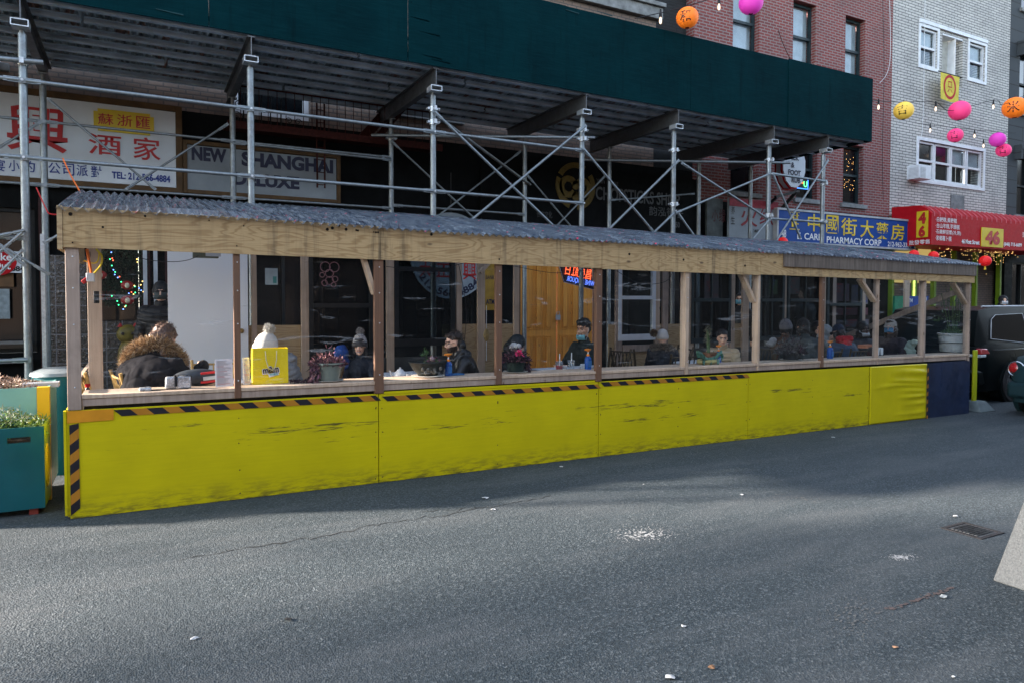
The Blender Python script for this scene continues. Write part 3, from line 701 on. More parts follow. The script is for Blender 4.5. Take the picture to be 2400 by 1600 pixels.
# long pipes running diagonally across the bay, and couplers
rail([(3.3, PYB, 4.30), (6.35, PYF+.02, 4.24)], ends=False, r=.024); rail([(7.3, PYB, 4.30), (10.75, PYF-.02, 4.26)], ends=False, r=.024)
rail([(3.75, PYF+.05, 4.22), (6.2, PYB, 3.75)], ends=False, r=.024); rail([(-2.6, PYF-.05, 4.13), (-.85, PYF-.07, 4.21)], ends=False, r=.026)
for (x, y, z) in [(3.62, PYF, 4.32), (3.62, PYF, 4.14), (6.09, PYF, 4.32), (6.09, PYF, 4.18), (7.94, PYF, 4.2), (10.21, PYF, 4.26), (-1.04, PYF, 4.2), (3.62, PYB, 4.28), (7.94, PYF, 3.3), (10.21, PYF, 3.25), (11.7, PYF, 3.95), (11.7, PYF, 3.22)]:
    b = MB(); b.tube([(x, y, z-.035), (x, y, z+.035)], .052, 12); b.box(x-.085, x+.085, y-.03, y+.03, z-.015, z+.015); b.box(x-.02, x+.02, y-.1, y-.05, z-.03, z+.03); b.tube([(x+.075, y-.06, z), (x+.075, y+.06, z)], .009, 6)
    b.ob('pipe_coupler', M_zinc, t)
b = MB()
for x in ALLX:
    for z in (4.0, 3.19): b.tube([(x, yf-.03, z), (x, yf-.018, z)], .014, 8)
b.ob('hex_bolt', M_zinc, t)
# thin frame and short braces beside the left poles
b = MB()
x = -.93; b.beam((x, 9.35, gz(0)+.13), (x, 9.35, 2.42), .04, .04); b.ob('steel_post', M_zinc, t)
for a, c in [((0, 552), (57, 541)), ((0, 578), (55, 620)), ((0, 590), (52, 545)), ((0, 575), (110, 640)), ((0, 640), (50, 590)), ((108, 567), (143, 549))]:
    brace(a, c, PYF-.09, .014)

# ================================================================ dining shed
D = thing('dining_shed', 'long timber outdoor dining shed with yellow road barrier and plastic roof', 'dining shed', (5.5, 6.3, gz(5.5)))
BY = 6.275; BJ = [at(163.5, 1212, Y=BY).x]+[at(x, y, Y=BY).x for x, y in ((888, 1132), (1402, 1074), (1752, 1033), (2036, 996), (2170, 976), (2271, 963))]
HB, HF, HT = .841, 2.088, 2.393
def zz(X, h): return h+gz(X)
def yellow(name, c, scuff):
    k = NT(name); co = k.coord(world=True); x, y, z = k.sep(co)
    n = k.noise(k.comb(x, y, k.math('MULTIPLY', z, 1.)), 2.5, 5, .6); cc = k.ramp(n, (.3, tuple(v*.86 for v in c)), (.7, c))
    fib = k.noise(k.comb(k.math('MULTIPLY', x, 2.), y, k.math('MULTIPLY', z, 45.)), 2., 4)
    cc = k.mix(k.ramp(fib, (.35, 0.), (.75, .22)), cc, tuple(v*.6 for v in c))
    s1 = k.noise(k.comb(k.math('MULTIPLY', x, 1.7), 3., k.math('MULTIPLY', z, 22.)), 2.2, 6, .72)
    zr = k.math('SUBTRACT', z, k.math('MULTIPLY', x, SLOPE))
    mid = k.ramp(zr, (.38, 0.), (.47, 1.), (.55, 1.), (.66, 0.)); low = k.ramp(zr, (.01, 1.), (.06, .55), (.20, 0.))
    gate = k.ramp(k.noise(k.comb(x, 0., 0.), 1.1, 2), (.45, 0.), (.56, 1.))
    f = k.math('MULTIPLY', k.ramp(s1, (.60, 0.), (.68, scuff)), k.math('MULTIPLY', mid, gate))
    cc = k.mix(f, cc, (.035, .035, .02))
    for (sx, sz, rx, rz) in ((1.37, .573, .8, .05), (2.62, .475, .32, .045), (5.05, .545, 1.3, .045), (5.3, .37, .9, .035), (7.5, .59, .55, .05), (8.9, .45, .4, .03), (.3, .66, .5, .02)):
        dx = k.math('DIVIDE', k.math('SUBTRACT', x, sx), rx); dz = k.math('DIVIDE', k.math('SUBTRACT', zr, sz), rz)
        e = k.math('SUBTRACT', 1., k.math('ADD', k.math('MULTIPLY', dx, dx), k.math('MULTIPLY', dz, dz)))
        g_ = k.ramp(k.math('ADD', s1, k.math('MULTIPLY', e, .12)), (.60, 0.), (.70, .85)); g2 = k.ramp(e, (.0, 0.), (.25, 1.))
        cc = k.mix(k.math('MULTIPLY', g_, g2), cc, (.03, .03, .018))
    f2 = k.math('MULTIPLY', k.ramp(k.noise(k.comb(k.math('MULTIPLY', x, 3), 1., k.math('MULTIPLY', z, 14)), 2., 6, .7), (.44, 0.), (.6, .8)), low)
    cc = k.mix(f2, cc, (.05, .045, .02)); k.col(cc); k.set(rough=.6, spec=.2); k.bump(fib, .12, .003); k.bump(n, .15, .02); MATS[name] = k.m; return k.m
M_yelP = yellow('yellow_barrier_paint', (.59, .50, .002), .85)
M_navy = plain('navy_panel', (.012, .022, .055), .55, 0, .35, 3)
M_orange = plain('orange_tape', (.62, .26, .015), .4, 0, .12, 10)
M_blk = plain('black_tape', (.012, .012, .018), .45, 0, .2)
M_org2 = plain('hazard_orange', (.40, .17, .015), .45, 0, .15)
for i, (a, c) in enumerate(zip(BJ[:-1], BJ[1:])):
    g = .004
    if i < 4:
        b = MB(); b.sbox(a+g, c-g, BY, BY+.016, zz(a, .0)+.004, zz(a, HB), zz(c, 0)+.004, zz(c, HB)); b.ob('barrier_panel', M_yelP, D)
    elif i == 4:   # slack vinyl, wrinkled where it is pulled at the right edge
        b = MB(); n, m = 46, 40; vs = []
        for u in range(n+1):
            for v in range(m+1):
                x = a+g+(c-a-2*g)*u/n; q = u/n; h = v/m; s_ = 0
                for (hc, am, wd, x0) in ((.86, .055, .045, .35), (.70, .035, .03, .3), (.52, .022, .03, .45), (.40, .03, .03, .42), (.27, .026, .028, .5), (.10, .045, .035, .4), (.93, -.02, .02, .2), (.62, .02, .02, .05)):
                    cc = hc-.10*max(0, q-.5)**2*(1 if hc > .5 else -1); e = max(0, min(1, (q-x0)/.35))*max(0, min(1, (1.02-q)/.12)); s_ += am*e*math.exp(-((h-cc-.05*(1-q))/wd)**2)
                    if x0 < .1: s_ += am*.6*math.exp(-((h-hc)/wd)**2)*math.exp(-((q-.2)/.2)**2)
                vs.append((x, BY-.002-s_*.55*(.8+.4*math.sin(h*9+q*5)), zz(x, .005+(HB-.005)*h)))
        b.add(vs, [(u*(m+1)+v, (u+1)*(m+1)+v, (u+1)*(m+1)+v+1, u*(m+1)+v+1) for u in range(n) for v in range(m)])
        o = b.ob('barrier_panel', plain('yellow_vinyl', (.57, .48, .004), .38, 0, .12, 3, .1, 40), D, 'wrinkled slack yellow vinyl barrier panel', ang=80)
        sm = o.modifiers.new('thick', 'SOLIDIFY'); sm.thickness = .003; sm.offset = 1
    else:
        b = MB(); b.sbox(a+g, c, BY, BY+.016, zz(a, 0), zz(a, HB), zz(c, 0), zz(c, HB+.015)); b.box(a+.40, a+.408, BY-.003, BY-.0005, zz(a, .25), zz(a, HB)); b.ob('barrier_panel', M_navy, D, 'dark navy blue barrier panel at the far end')
XA, XB = BJ[0], BJ[-1]
b = MB(); b.sbox(XA-.012, XA+.003, BY+.003, BY+.5, zz(XA, .02), zz(XA, HB+.012), zz(XA, .02), zz(XA, HB+.012)); b.sbox(XA-.03, XA-.0125, BY-.004, BY+.03, zz(XA, .03), zz(XA, HB), zz(XA, .03), zz(XA, HB)); b.ob('barrier_end', M_yelP, D)
b = MB(); b.sbox(XA+.01, XB-.01, BY+.3, BY+.315, zz(XA, 0), zz(XA, HB), zz(XB, 0), zz(XB, HB)); b.sbox(XB-.012, XB+.002, BY+.018, BY+.315, zz(XB, 0), zz(XB, HB), zz(XB, 0), zz(XB, HB)); b.ob('barrier_back', M_ply, D)
# a thin strip of bright yellow showing over the tape, black cleats
b = MB(); b.sbox(BJ[1]+.05, BJ[2]-.05, BY-.004, BY-.0005, zz(BJ[1], HB-.004), zz(BJ[1], HB+.018), zz(BJ[2], HB-.004), zz(BJ[2], HB+.018)); b.ob('top_strip', M_yelP, D)
b = MB(); rr = random.Random(12)
for i in range(5):
    for xx in (BJ[i]+.03, BJ[i+1]-.03, (BJ[i]+BJ[i+1])/2):
        for hh in (.05, .25, .48, .70): b.tube([(xx+rr.gauss(0, .006), BY-.002, zz(xx, hh+rr.gauss(0, .01))), (xx, BY+.001, zz(xx, hh))], .0045, 7)
b.ob('screw_head', plain('rusty_screw', (.05, .035, .02), .6, .4, .2), D)
# hazard tape
def hazard(x0, x1, h, ht, name, step=.115, flip=1):
    b = MB(); x = x0; k_ = 0
    while x < x1-.01:
        e = min(x+step, x1); s_ = .055
        def P(xx, hh): return (xx, 0, zz(xx, hh))
        yv = BY-.0045; vs = [(x+s_*flip, yv, zz(x, h-ht)), (e+s_*flip, yv, zz(e, h-ht)), (e, yv, zz(e, h)), (x, yv, zz(x, h))]
        b.add(vs+[(v[0], yv+.002, v[2]) for v in vs], [(0, 1, 2, 3), (0, 4, 5, 1), (3, 2, 6, 7)], k_ % 2); x = e; k_ += 1
    b.ob(name, [M_blk, M_org2], D, ang=0)
hazard(at(266, 960, Y=BY).x, BJ[1]-.03, HB-.012, .052, 'hazard_tape')
hazard(BJ[1]+.03, BJ[2]-.02, HB-.026, .048, 'hazard_tape')
hazard(BJ[2]+.02, BJ[3]-.03, HB-.008, .048, 'hazard_tape')
b = MB(); yv = BY-.005; xx = XA+.008; wv = .062; z = zz(XA, HB-.11); k_ = 0
while z > zz(XA, .03):
    z2 = z-.078; b.add([(xx, yv, z), (xx, yv, z2), (xx+wv, yv, z2+.05), (xx+wv, yv, z+.05 if z+.05 < zz(XA, HB-.1) else zz(XA, HB-.1))], [(0, 1, 2, 3)], k_ % 2); z = z2; k_ += 1
b.ob('hazard_tape', [M_blk, M_org2], D, ang=0)
x2 = at(266, 950, Y=BY).x; b = MB(); b.sbox(XA-.005, x2, BY-.006, BY-.001, zz(XA, HB-.095), zz(XA, HB-.002), zz(x2, HB-.09), zz(x2, HB-.004)); b.ob('orange_tape', M_orange, D)
xr = BJ[5]; b = MB(); k_ = 0; z = zz(xr, HB-.02)
while z > zz(xr, .02):
    b.add([(xr-.018, BY-.02, z), (xr-.018, BY-.02, z-.06), (xr+.016, BY-.02, z-.045), (xr+.016, BY-.02, z+.015)], [(0, 1, 2, 3)], k_ % 2); z -= .06; k_ += 1
b.ob('hazard_tape', [M_blk, M_org2], D, ang=0)
# sill: front rails (two lengths of lumber) and the counter board
YC = BY+.345
def seg(x0, x1, y0, y1, h0, h1, name, m, label=None, bev=.004):
    b = MB(); b.sbox(x0, x1, y0, y1, zz(x0, h0), zz(x0, h1), zz(x1, h0), zz(x1, h1)); return b.ob(name, m, D, label, bevel=bev)
xs = [XA+.092, at(562, 930, Y=BY).x+.01, 3.2, 5.8, 8.2, 9.4, XB-.1]
for a, c in zip(xs[:-1], xs[1:]): seg(a+.002, c-.002, BY+.004, BY+.042, .868, .925, 'sill_rail', M_pink)
for a, c in zip([XA+.092, 4.45, 8.2], [4.447, 8.197, XB-.01]): seg(a, c, BY-.004, YC, .927, .958, 'counter_board', M_pale)
seg(XA+.1, XB-.05, BY+.044, BY+.08, .80, .92, 'under_rail', M_dark)
CT = .958                                       # counter top height over the street
# posts
FP = [(156, 190, 'pink'), (546, 563, 'brown'), (874, 898, 'brown'), (1158, 1176, 'brown'), (1392, 1410, 'brown'), (1594, 1614, 'pale'), (1763, 1781, 'pale'), (1919, 1932, 'brown'), (2046, 2060, 'pink'), (2156, 2166, 'pink'), (2258, 2274, 'pink')]
MM = dict(pink=M_pink, brown=M_brown, pale=M_pale); FPX = []
for i, (a, c, m) in enumerate(FP):
    dp = .04 if (m == 'brown' or i < 2) else .089; x0 = at(a, 700, Y=BY+dp).x+.001; x1 = at(c, 700, Y=BY).x
    if i == 0: x0 = XA; x1 = XA+.09
    FPX.append((x0, x1)); bot = .845 if i in (0, 2, 4, 10) else .87
    b = MB(); b.sbox(x0, x1, BY-.008-(.004 if i in (2, 4) else 0), BY+dp, zz(x0, bot), zz(x0, HF+.04), zz(x1, bot), zz(x1, HF+.04)); o = b.ob('post', MM[m], D, bevel=.003)
    b = MB()
    for hh in (1.02, 1.5, 1.78, 2.02): b.sphere(((x0+x1)/2+.004, BY-.012, zz(x0, hh)), (.006, .003, .006), 8, 4)
    b.ob('screw', M_zinc, o)
BYB = 8.72
BP = [(590, 602, 1), (706, 724, 1), (906, 924, 1), (1070, 1083, 1), (1120, 1137, 1), (1205, 1217, 1), (1444, 1459, 0), (1536, 1547, 1), (1554, 1567, 0), (1614, 1627, 1), (1714, 1723, 1), (1741, 1756, 1), (1838, 1844, 1), (1930, 1936, 1), (2022, 2029, 1), (2121, 2132, 1)]
for a, c, p in BP:
    x0 = at(a, 700, Y=BYB).x; x1 = at(c, 700, Y=BYB).x
    b = MB(); b.sbox(x0, x1, BYB, BYB+.04, zz(x0, .13), zz(x0, 2.75), zz(x1, .13), zz(x1, 2.75)); b.ob('post', M_pale if p else M_pink, D, bevel=.003)
for x0 in (XA+.01, XB-.1): b = MB(); b.sbox(x0, x0+.1, BYB, BYB+.04, zz(x0, .1), zz(x0, 2.7), zz(x0, .1), zz(x0, 2.7)); b.ob('post', M_pink, D, bevel=.003)
# left end frame: post just behind the corner post, thin battens
b = MB(); x0 = at(205, 700, Y=7.2).x; b.sbox(x0, x0+.11, 7.2, 7.24, zz(0, .0), zz(0, 2.5), zz(0, .0), zz(0, 2.5)); b.ob('post', M_pale, D, bevel=.003)
b = MB(); b.box(XA+.02, XA+.05, 6.42, 8.7, zz(0, 1.0), zz(0, 1.04)); b.box(XA+.02, XA+.05, 6.42, 8.7, zz(0, 2.3), zz(0, 2.36)); b.ob('side_rail', M_pale, D)
# small knee braces under the fascia, long diagonal at the far end
for (a, c, Y) in (((850, 600), (877, 690), BY+.06), ((1735, 640), (1766, 708), BY+.06), ((2014, 655), (2048, 706), BY+.06), ((2232, 664), (2262, 712), BY+.06), ((1150, 612), (1125, 640), 8.6)):
    p, q = at(*a, Y=Y), at(*c, Y=Y); b = MB(); b.beam(p, q, .038, .085, up=(0, 1, 0)); b.ob('knee_brace', M_pale, D, bevel=.003)
b = MB(); b.beam((XB-.13, 6.36, zz(XB, 1.98)), (XB-.13, 8.7, zz(XB, 1.02)), .04, .09); b.ob('diagonal_brace', M_pink, D, 'long diagonal lumber brace across the far end', bevel=.003)
# back wall: plywood dado, reused windows, white door panel
for a, c in ((580, 706), (1040, 1205), (1430, 1448), (1540, 1616), (1724, 1745)):
    x0, x1 = at(a, 757, Y=BYB).x, at(c, 757, Y=BYB).x; seg(x0, x1, BYB+.042, BYB+.056, .1, 1.40 if a < 1300 else 1.38, 'dado_panel', M_ply, bev=0)
x0, x1 = at(392, 600, Y=8.7).x, at(579, 600, Y=8.7).x
k = NT('white_door_panel'); k.col(k.ramp(k.noise(k.coord(), 2, 4), (.3, (.74, .77, .79)), (.7, (.80, .82, .83)))); k.set(rough=.5); M_wp = k.m
b = MB(); b.box(x0, x1, 8.66, 8.70, zz(0, .1), zz(0, 2.72)); o = b.ob('door', M_wp, D, 'plain white flush door panel'); b = MB(); b.lathe([(0, 0), (.028, 0), (.03, .01), (.02, .03), (0, .034)], (x1-.075, 8.66, zz(0, 1.33)), 16, 'y'); b.ob('round_handle', plain('brass', (.35, .24, .09), .35, .8, .2), o)
def sashwin(xa, xb, zlo, zhi, m, nm=0, label=None, wd=.05, Y=BYB, midz=None, g='see_glass'):
    x0, x1 = at(xa, 700, Y=Y).x, at(xb, 700, Y=Y).x; b = MB(); b.frame(x0, x1, Y-.015, Y+.05, zlo, zhi, wd, wb=wd*1.6); zm = midz or (zlo+zhi)/2
    b.box(x0+wd, x1-wd, Y-.028, Y+.03, zm-.028, zm+.028)
    for k_ in range(nm): u = x0+(x1-x0)*(k_+1)/(nm+1); b.box(u-.008, u+.008, Y-.02, Y+.028, zlo+wd, zhi-wd)
    o = b.ob('window', m, D, label, bevel=.002); b = MB(); b.box(x0+wd*.8, x1-wd*.8, Y+.006, Y+.010, zlo+wd, zhi-wd); b.ob('pane', MATS[g], o); return o
sashwin(1449, 1536, 1.06, 2.6, M_white, 0, 'white double hung sash window', .06, midz=zz(7, 1.80))
glassy('dim_glass', (.42, .47, .50), gloss=.012, rough=.05, haze=.002)
sashwin(1620, 1713, .98, 2.6, M_frameG, 1, None, .05, g='dim_glass', midz=1.70); sashwin(1780, 1838, .98, 2.6, M_frameG, 1, None, .05, g='dim_glass', midz=1.70)
sashwin(1846, 1927, .98, 2.6, M_frameG, 1, None, .05, g='dim_glass', midz=1.70); sashwin(1938, 2020, 1.0, 2.2, M_frameG, 1, None, .06, g='dim_glass', midz=1.62)
sashwin(724, 874, .98, 2.65, M_dark, 0, None, .05, g='dim_glass', midz=1.62); sashwin(924, 1066, 1.08, 2.65, M_dark, 0, None, .06, g='dim_glass', midz=2.1)
seg(at(1460, 800, Y=BYB).x, at(1540, 800, Y=BYB).x, BYB-.02, BYB+.03, .95, 1.055, 'window_ledge', M_pink)
seg(at(724, 800, Y=BYB).x, at(1070, 800, Y=BYB).x, BYB+.01, BYB+.04, .12, .97, 'low_panel', plain('dark_low_panel', (.04, .045, .045), .5, 0, .4), bev=0)
seg(at(1460, 800, Y=BYB).x, at(1540, 800, Y=BYB).x, BYB+.03, BYB+.05, .12, .95, 'low_panel', M_ply, bev=0)
seg(at(1625, 800, Y=BYB).x, at(2100, 800, Y=BYB).x, BYB+.03, BYB+.05, .12, .97, 'low_panel', plain('dark_low_panel', (.04, .045, .045)), bev=0)
# deck boards inside
seg(XA+.02, XB-.02, BY+.33, BYB-.01, .02, .12, 'floor_deck', plain('worn_deck', (.32, .26, .19), .8, 0, .4), bev=0)
# fascia boards
FJ = [XA-.01]+[at(891, 570, Y=BY-.02).x, at(1410, 596, Y=BY-.02).x, at(1782, 615, Y=BY-.02).x, XB+.03]
for i, (a, c) in enumerate(zip(FJ[:-1], FJ[1:])): seg(a, c-.004, BY-.028, BY-.012, HF-(.0, .0, .006, -.004)[i], HT-(0, .012, .01, .012)[i], 'fascia_board', M_fascia, bev=0)
seg(at(1837, 590, Y=BY-.04).x, XB+.03, BY-.052, BY-.0285, HF+.115, HT-.012, 'stained_board', lumber('wet_stained_lumber', (.19, .15, .12), (.06, .045, .035), .9), 'rain darkened board nailed over the fascia', bev=.003)
b = MB(); b.sbox(FJ[0]-.036, FJ[0]-.002, BY-.034, 8.75, zz(0, HF-.012), zz(0, HT+.012), zz(0, HF-.012), zz(0, HT+.012)); b.ob('end_board', M_ply, D)
b = MB()
rr = random.Random(6)
for (x, y) in [(165, 502), (170, 569), (340, 507), (241, 533), (490, 517), (555, 577), (571, 530), (767, 538), (779, 535), (795, 530), (811, 538), (835, 540), (839, 541), (876, 544), (881, 545), (886, 545), (768, 537), (1011, 550), (1170, 608), (1475, 596), (1602, 609), (1746, 623)]:
    p = at(x, y, Y=BY-.029); r = rr.choice([.006, .009, .014]); b.tube([(p.x, BY-.0285, p.z), (p.x, BY-.0315, p.z)], r, 10)
b.ob('knot_hole', plain('knot_black', (.01, .007, .005), .9, 0, .1), D)
# rafters and top plate
for i, x in enumerate(np.arange(XA+.1, XB, 1.21)):
    b = MB(); dz = zz(x, HT)-.06; b.add([(x, BY+.01, dz-.09), (x+.038, BY+.01, dz-.09), (x+.038, BYB+.06, dz+.34), (x, BYB+.06, dz+.34), (x, BY+.01, dz), (x+.038, BY+.01, dz), (x+.038, BYB+.06, dz+.43), (x, BYB+.06, dz+.43)], [(0, 3, 2, 1), (4, 5, 6, 7), (0, 1, 5, 4), (1, 2, 6, 5), (2, 3, 7, 6), (3, 0, 4, 7)]); b.ob('rafter', M_pale, D)
seg(XA, XB, BY-.01, BY+.028, HF+.05, HT-.06, 'top_plate', M_pink, bev=0); seg(XA, XB, BYB-.04, BYB-.002, 2.62, 2.72, 'top_plate', M_pink, bev=0)
# corrugated clear plastic roof
k = NT('clear_corrugated_plastic'); co = k.coord(world=True); x, y, z = k.sep(co)
tr = k.n('BsdfTransparent'); tr.inputs[0].default_value = (.72, .76, .84, 1); pb = k.b; pb.inputs['Roughness'].default_value = .22
vo = k.n('TexVoronoi'); k.l(k.comb(k.math('MULTIPLY', x, 2.0), k.math('MULTIPLY', y, 1.), 0.), vo.inputs['Vector']); vo.inputs['Scale'].default_value = 6.5
red = k.ramp(vo.outputs['Distance'], (.10, 1.), (.15, 0.)); blu = k.noise(k.comb(k.math('MULTIPLY', x, 34), k.math('MULTIPLY', y, 3.), 0.), 1., 4, .7)
k.col(k.mix(red, k.mix(k.ramp(blu, (.34, 0.), (.68, 1.)), (.030, .055, .095), (.30, .34, .37)), (.75, .07, .12))); k.set(spec=.5)
mx = k.n('MixShader'); k.l(tr.outputs[0], mx.inputs[1]); k.l(pb.outputs[0], mx.inputs[2])
k.l(k.mix(red, k.ramp(blu, (.38, .45), (.62, .70)), (.8, .8, .8)), mx.inputs[0]); k.l(mx.outputs[0], k.out.inputs[0]); M_roof = k.m
b = MB(); xs = np.arange(XA-.05, XB+.12, .0095*2); vs = []; rr = random.Random(2); ny = 7
for x in xs:
    for j in range(ny+1):
        v = j/ny; yy = BY-.085+(8.86-BY+.085)*v; sag = .005*math.sin(x*1.7+v*3)+.002*math.sin(x*4.1)
        vs.append((x, yy, zz(x, HT+.02)+.455*v+sag*(1-v*.3)-.004+.019*math.sin(x*2*math.pi/.076)-(.03*(1-v)**4)))
b.add(vs, [(i*(ny+1)+j, (i+1)*(ny+1)+j, (i+1)*(ny+1)+j+1, i*(ny+1)+j+1) for i in range(len(xs)-1) for j in range(ny)]); b.ob('roof_sheet', M_roof, D, ang=0).data.polygons.foreach_set('use_smooth', [True]*((len(xs)-1)*ny))
# clear vinyl between the posts
glassy('clear_vinyl', (.95, .96, .97), gloss=.010, rough=.05, haze=.003, streak=True); glassy('old_vinyl', (.90, .93, .95), gloss=.016, rough=.08, haze=.003, streak=True)
for i, ((a0, a1), (c0, c1)) in enumerate(zip(FPX[:-1], FPX[1:])):
    x0, x1 = a1-.005, c0+.002; b = MB(); b.sbox(x0, x1, BY+.052, BY+.054, zz(x0, .96), zz(x0, HF+.1), zz(x1, .96), zz(x1, HF+.1)); b.ob('vinyl_pane', MATS['clear_vinyl' if i < 6 else 'old_vinyl'], D, ang=0)
# ================================================================ signs
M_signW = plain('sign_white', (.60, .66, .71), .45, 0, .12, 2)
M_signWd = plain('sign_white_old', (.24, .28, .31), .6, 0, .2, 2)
M_redL = plain('red_lettering', (.42, .018, .02), .45, 0, .12)
M_blueL = plain('blue_lettering', (.015, .04, .22), .45, 0, .1)
M_navyL = plain('navy_lettering', (.012, .016, .045), .5, 0, .1)
M_goldL = plain('yellow_lettering', (.70, .50, .03), .45, 0, .1)
M_gold = plain('gold_logo', (.11, .075, .015), .5, .2, .3, 20)
M_greyL = plain('grey_lettering', (.085, .09, .095), .5, 0, .1)
M_whiteL = plain('white_lettering', (.72, .74, .75), .45, 0, .05)
M_blackL = plain('black_lettering', (.01, .01, .012), .5, 0, .1)
M_woodT = plain('brown_sign_trim', (.09, .05, .018), .6, 0, .35)
M_redS = plain('red_sign', (.40, .006, .012), .6, 0, .12, spec=.15)
M_plaq = plain('yellow_plaque', (.62, .46, .02), .4, 0, .1)
SY = 11.56
def PT(x, y, Y=SY): p = at(x, y, Y=Y); return (p.x, Y, p.z)
def glyphs(s, boxes, name, m, parent, Y=SY, bold=.03, n=(0, -1, 0), **kw):
    """characters one by one, each fitted to its pixel box (x0,y0,x1,y1) on the sign's plane"""
    for ch, (x0, y0, x1, y1) in zip(s, boxes):
        p0 = at(x0, (y0+y1)/2, Y=Y); p1 = at(x1, (y0+y1)/2, Y=Y); q0 = at((x0+x1)/2, y0, Y=Y); q1 = at((x0+x1)/2, y1, Y=Y)
        text(ch, name, m, parent, ((p0.x+p1.x)/2, Y, (q0.z+q1.z)/2), w=abs(p1.x-p0.x), h=abs(q0.z-q1.z), bold=bold, n=n, **kw)
# restaurant sign with telephone number
t = thing('shop_sign', 'wide white restaurant sign with red Chinese characters and a telephone number', 'sign', (-1, SY, 3.3))
b = MB(); b.box(-3.2, .53, SY, SY+.08, 3.36, 4.48); b.ob('board', M_signW, t)
b = MB(); b.frame(-3.28, .62, SY-.02, SY+.1, 3.27, 4.57, .085); b.ob('frame', M_woodT, t, bevel=.006)
x0, x1 = 218/1, 362
p0, p1 = at(219, 255, Y=SY), at(361, 310, Y=SY); pl = [(p0.x+.05, 3.88+.0), (p1.x-.05, 3.88), (p1.x-.05, 3.93), (p1.x, 3.93), (p1.x, 4.22), (p1.x-.05, 4.22), (p1.x-.05, 4.27), (p0.x+.05, 4.27), (p0.x+.05, 4.22), (p0.x, 4.22), (p0.x, 3.93), (p0.x+.05, 3.93)]
za, zb = at(290, 313, Y=SY).z, at(290, 262, Y=SY).z; pl = [(x, za+(z-3.88)/.39*(zb-za)) for x, z in pl]
b = MB(); b.prism(pl, SY-.022, SY-.002); pq = b.ob('plaque', M_plaq, t)
glyphs('蘇浙匯', [(229, 267, 266, 293), (274, 270, 310, 297), (319, 274, 352, 302)], 'lettering', M_redL, t, SY-.024, .02)
glyphs('興', [(16, 248, 158, 356)], 'lettering', M_redL, t, SY-.004, .05)
glyphs('酒家', [(207, 316, 284, 364), (312, 323, 376, 376)], 'lettering', M_redL, t, SY-.004, .045)
glyphs('宴小的', [(-14, 374, 12, 402), (20, 376, 46, 402), (52, 378, 82, 404)], 'lettering', M_blueL, t, SY-.004, .035)
glyphs('公司派對', [(113, 382, 142, 408), (146, 384, 174, 412), (179, 387, 206, 414), (213, 390, 238, 418)], 'lettering', M_blueL, t, SY-.004, .035)
a, c = at(262, 410, Y=SY), at(399, 421, Y=SY); text('TEL: 212-566-4884', 'lettering', M_blueL, t, ((a.x+c.x)/2, SY-.004, (a.z+c.z)/2), w=c.x-a.x, h=.105, bold=.035)
# English sign
t = thing('shop_sign', 'grey white sign reading NEW SHANGHAI DELUXE in dark block letters', 'sign', (1.8, SY, 3.3))
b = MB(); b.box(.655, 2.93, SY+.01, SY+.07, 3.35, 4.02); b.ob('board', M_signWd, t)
b = MB(); b.frame(.625, 3.0, SY-.01, SY+.09, 3.29, 4.09, .06); b.ob('frame', M_woodT, t, bevel=.006)
for s_, (xa, ya, xb, yb), hh in (('NEW', (449, 360, 531, 366), .21), ('SHANGHAI', (566, 372, 781, 392), .225), ('DELUXE', (546, 417, 702, 432), .2)):
    a, c = at(xa, ya, Y=SY), at(xb, yb, Y=SY); text(s_, 'lettering', M_navyL, t, ((a.x+c.x)/2, SY+.006, (a.z+c.z)/2), w=c.x-a.x, h=hh, bold=.05)
# chopstick shop sign, gold emblem
t = thing('shop_sign', 'black shop sign with a gold round emblem and the words CHOPSTICKS SHOP', 'sign', (9, SY, 3.2))
b = MB(); b.box(5.6, 10.9, SY+.02, SY+.10, 2.95, 4.35); b.ob('board', M_store, t)
ca = at(1350, 437, Y=SY); rr_ = .47; b = MB(); n = 40
def ringsec(R0, R1, a0, a1, cx=0, cz=0, k=16):
    P = [(ca.x+cx+R0*math.cos(R(a0+(a1-a0)*i/k)), ca.z+cz+R0*math.sin(R(a0+(a1-a0)*i/k))) for i in range(k+1)]+[(ca.x+cx+R1*math.cos(R(a1-(a1-a0)*i/k)), ca.z+cz+R1*math.sin(R(a1-(a1-a0)*i/k))) for i in range(k+1)]
    b.prism(P, SY+.004, SY+.018)
ringsec(.47, .36, 60, 150); ringsec(.47, .33, 160, 250); ringsec(.47, .36, 275, 395)
ringsec(.22, .10, 20, 330, -.17, -.02); ringsec(.2, .09, -140, 150, .17, -.02); ringsec(.09, .0, 0, 359, .0, .02); ringsec(.09, .0, 0, 359, .0, -.2)
b.ob('emblem', M_gold, t)
for s_, xa, ya, xb, yb, hh, m, bo in (('CHOPSTICKS SHOP', 1397, 449, 1594, 474, .27, M_greyL, .02), ('Yun Hong', 1398, 424, 1450, 432, .12, M_greyL, 0), ('韵泓筷子', 1522, 493, 1602, 502, .2, M_greyL, .02), ('50', 1584, 525, 1594, 530, .12, M_greyL, .02), ('长宁文化', 1259, 500, 1295, 506, .13, M_greyL, .01)):
    a, c = at(xa, ya, Y=SY), at(xb, yb, Y=SY); text(s_, 'lettering', m, t, ((a.x+c.x)/2, SY+.015, (a.z+c.z)/2), w=c.x-a.x, h=hh, bold=bo)
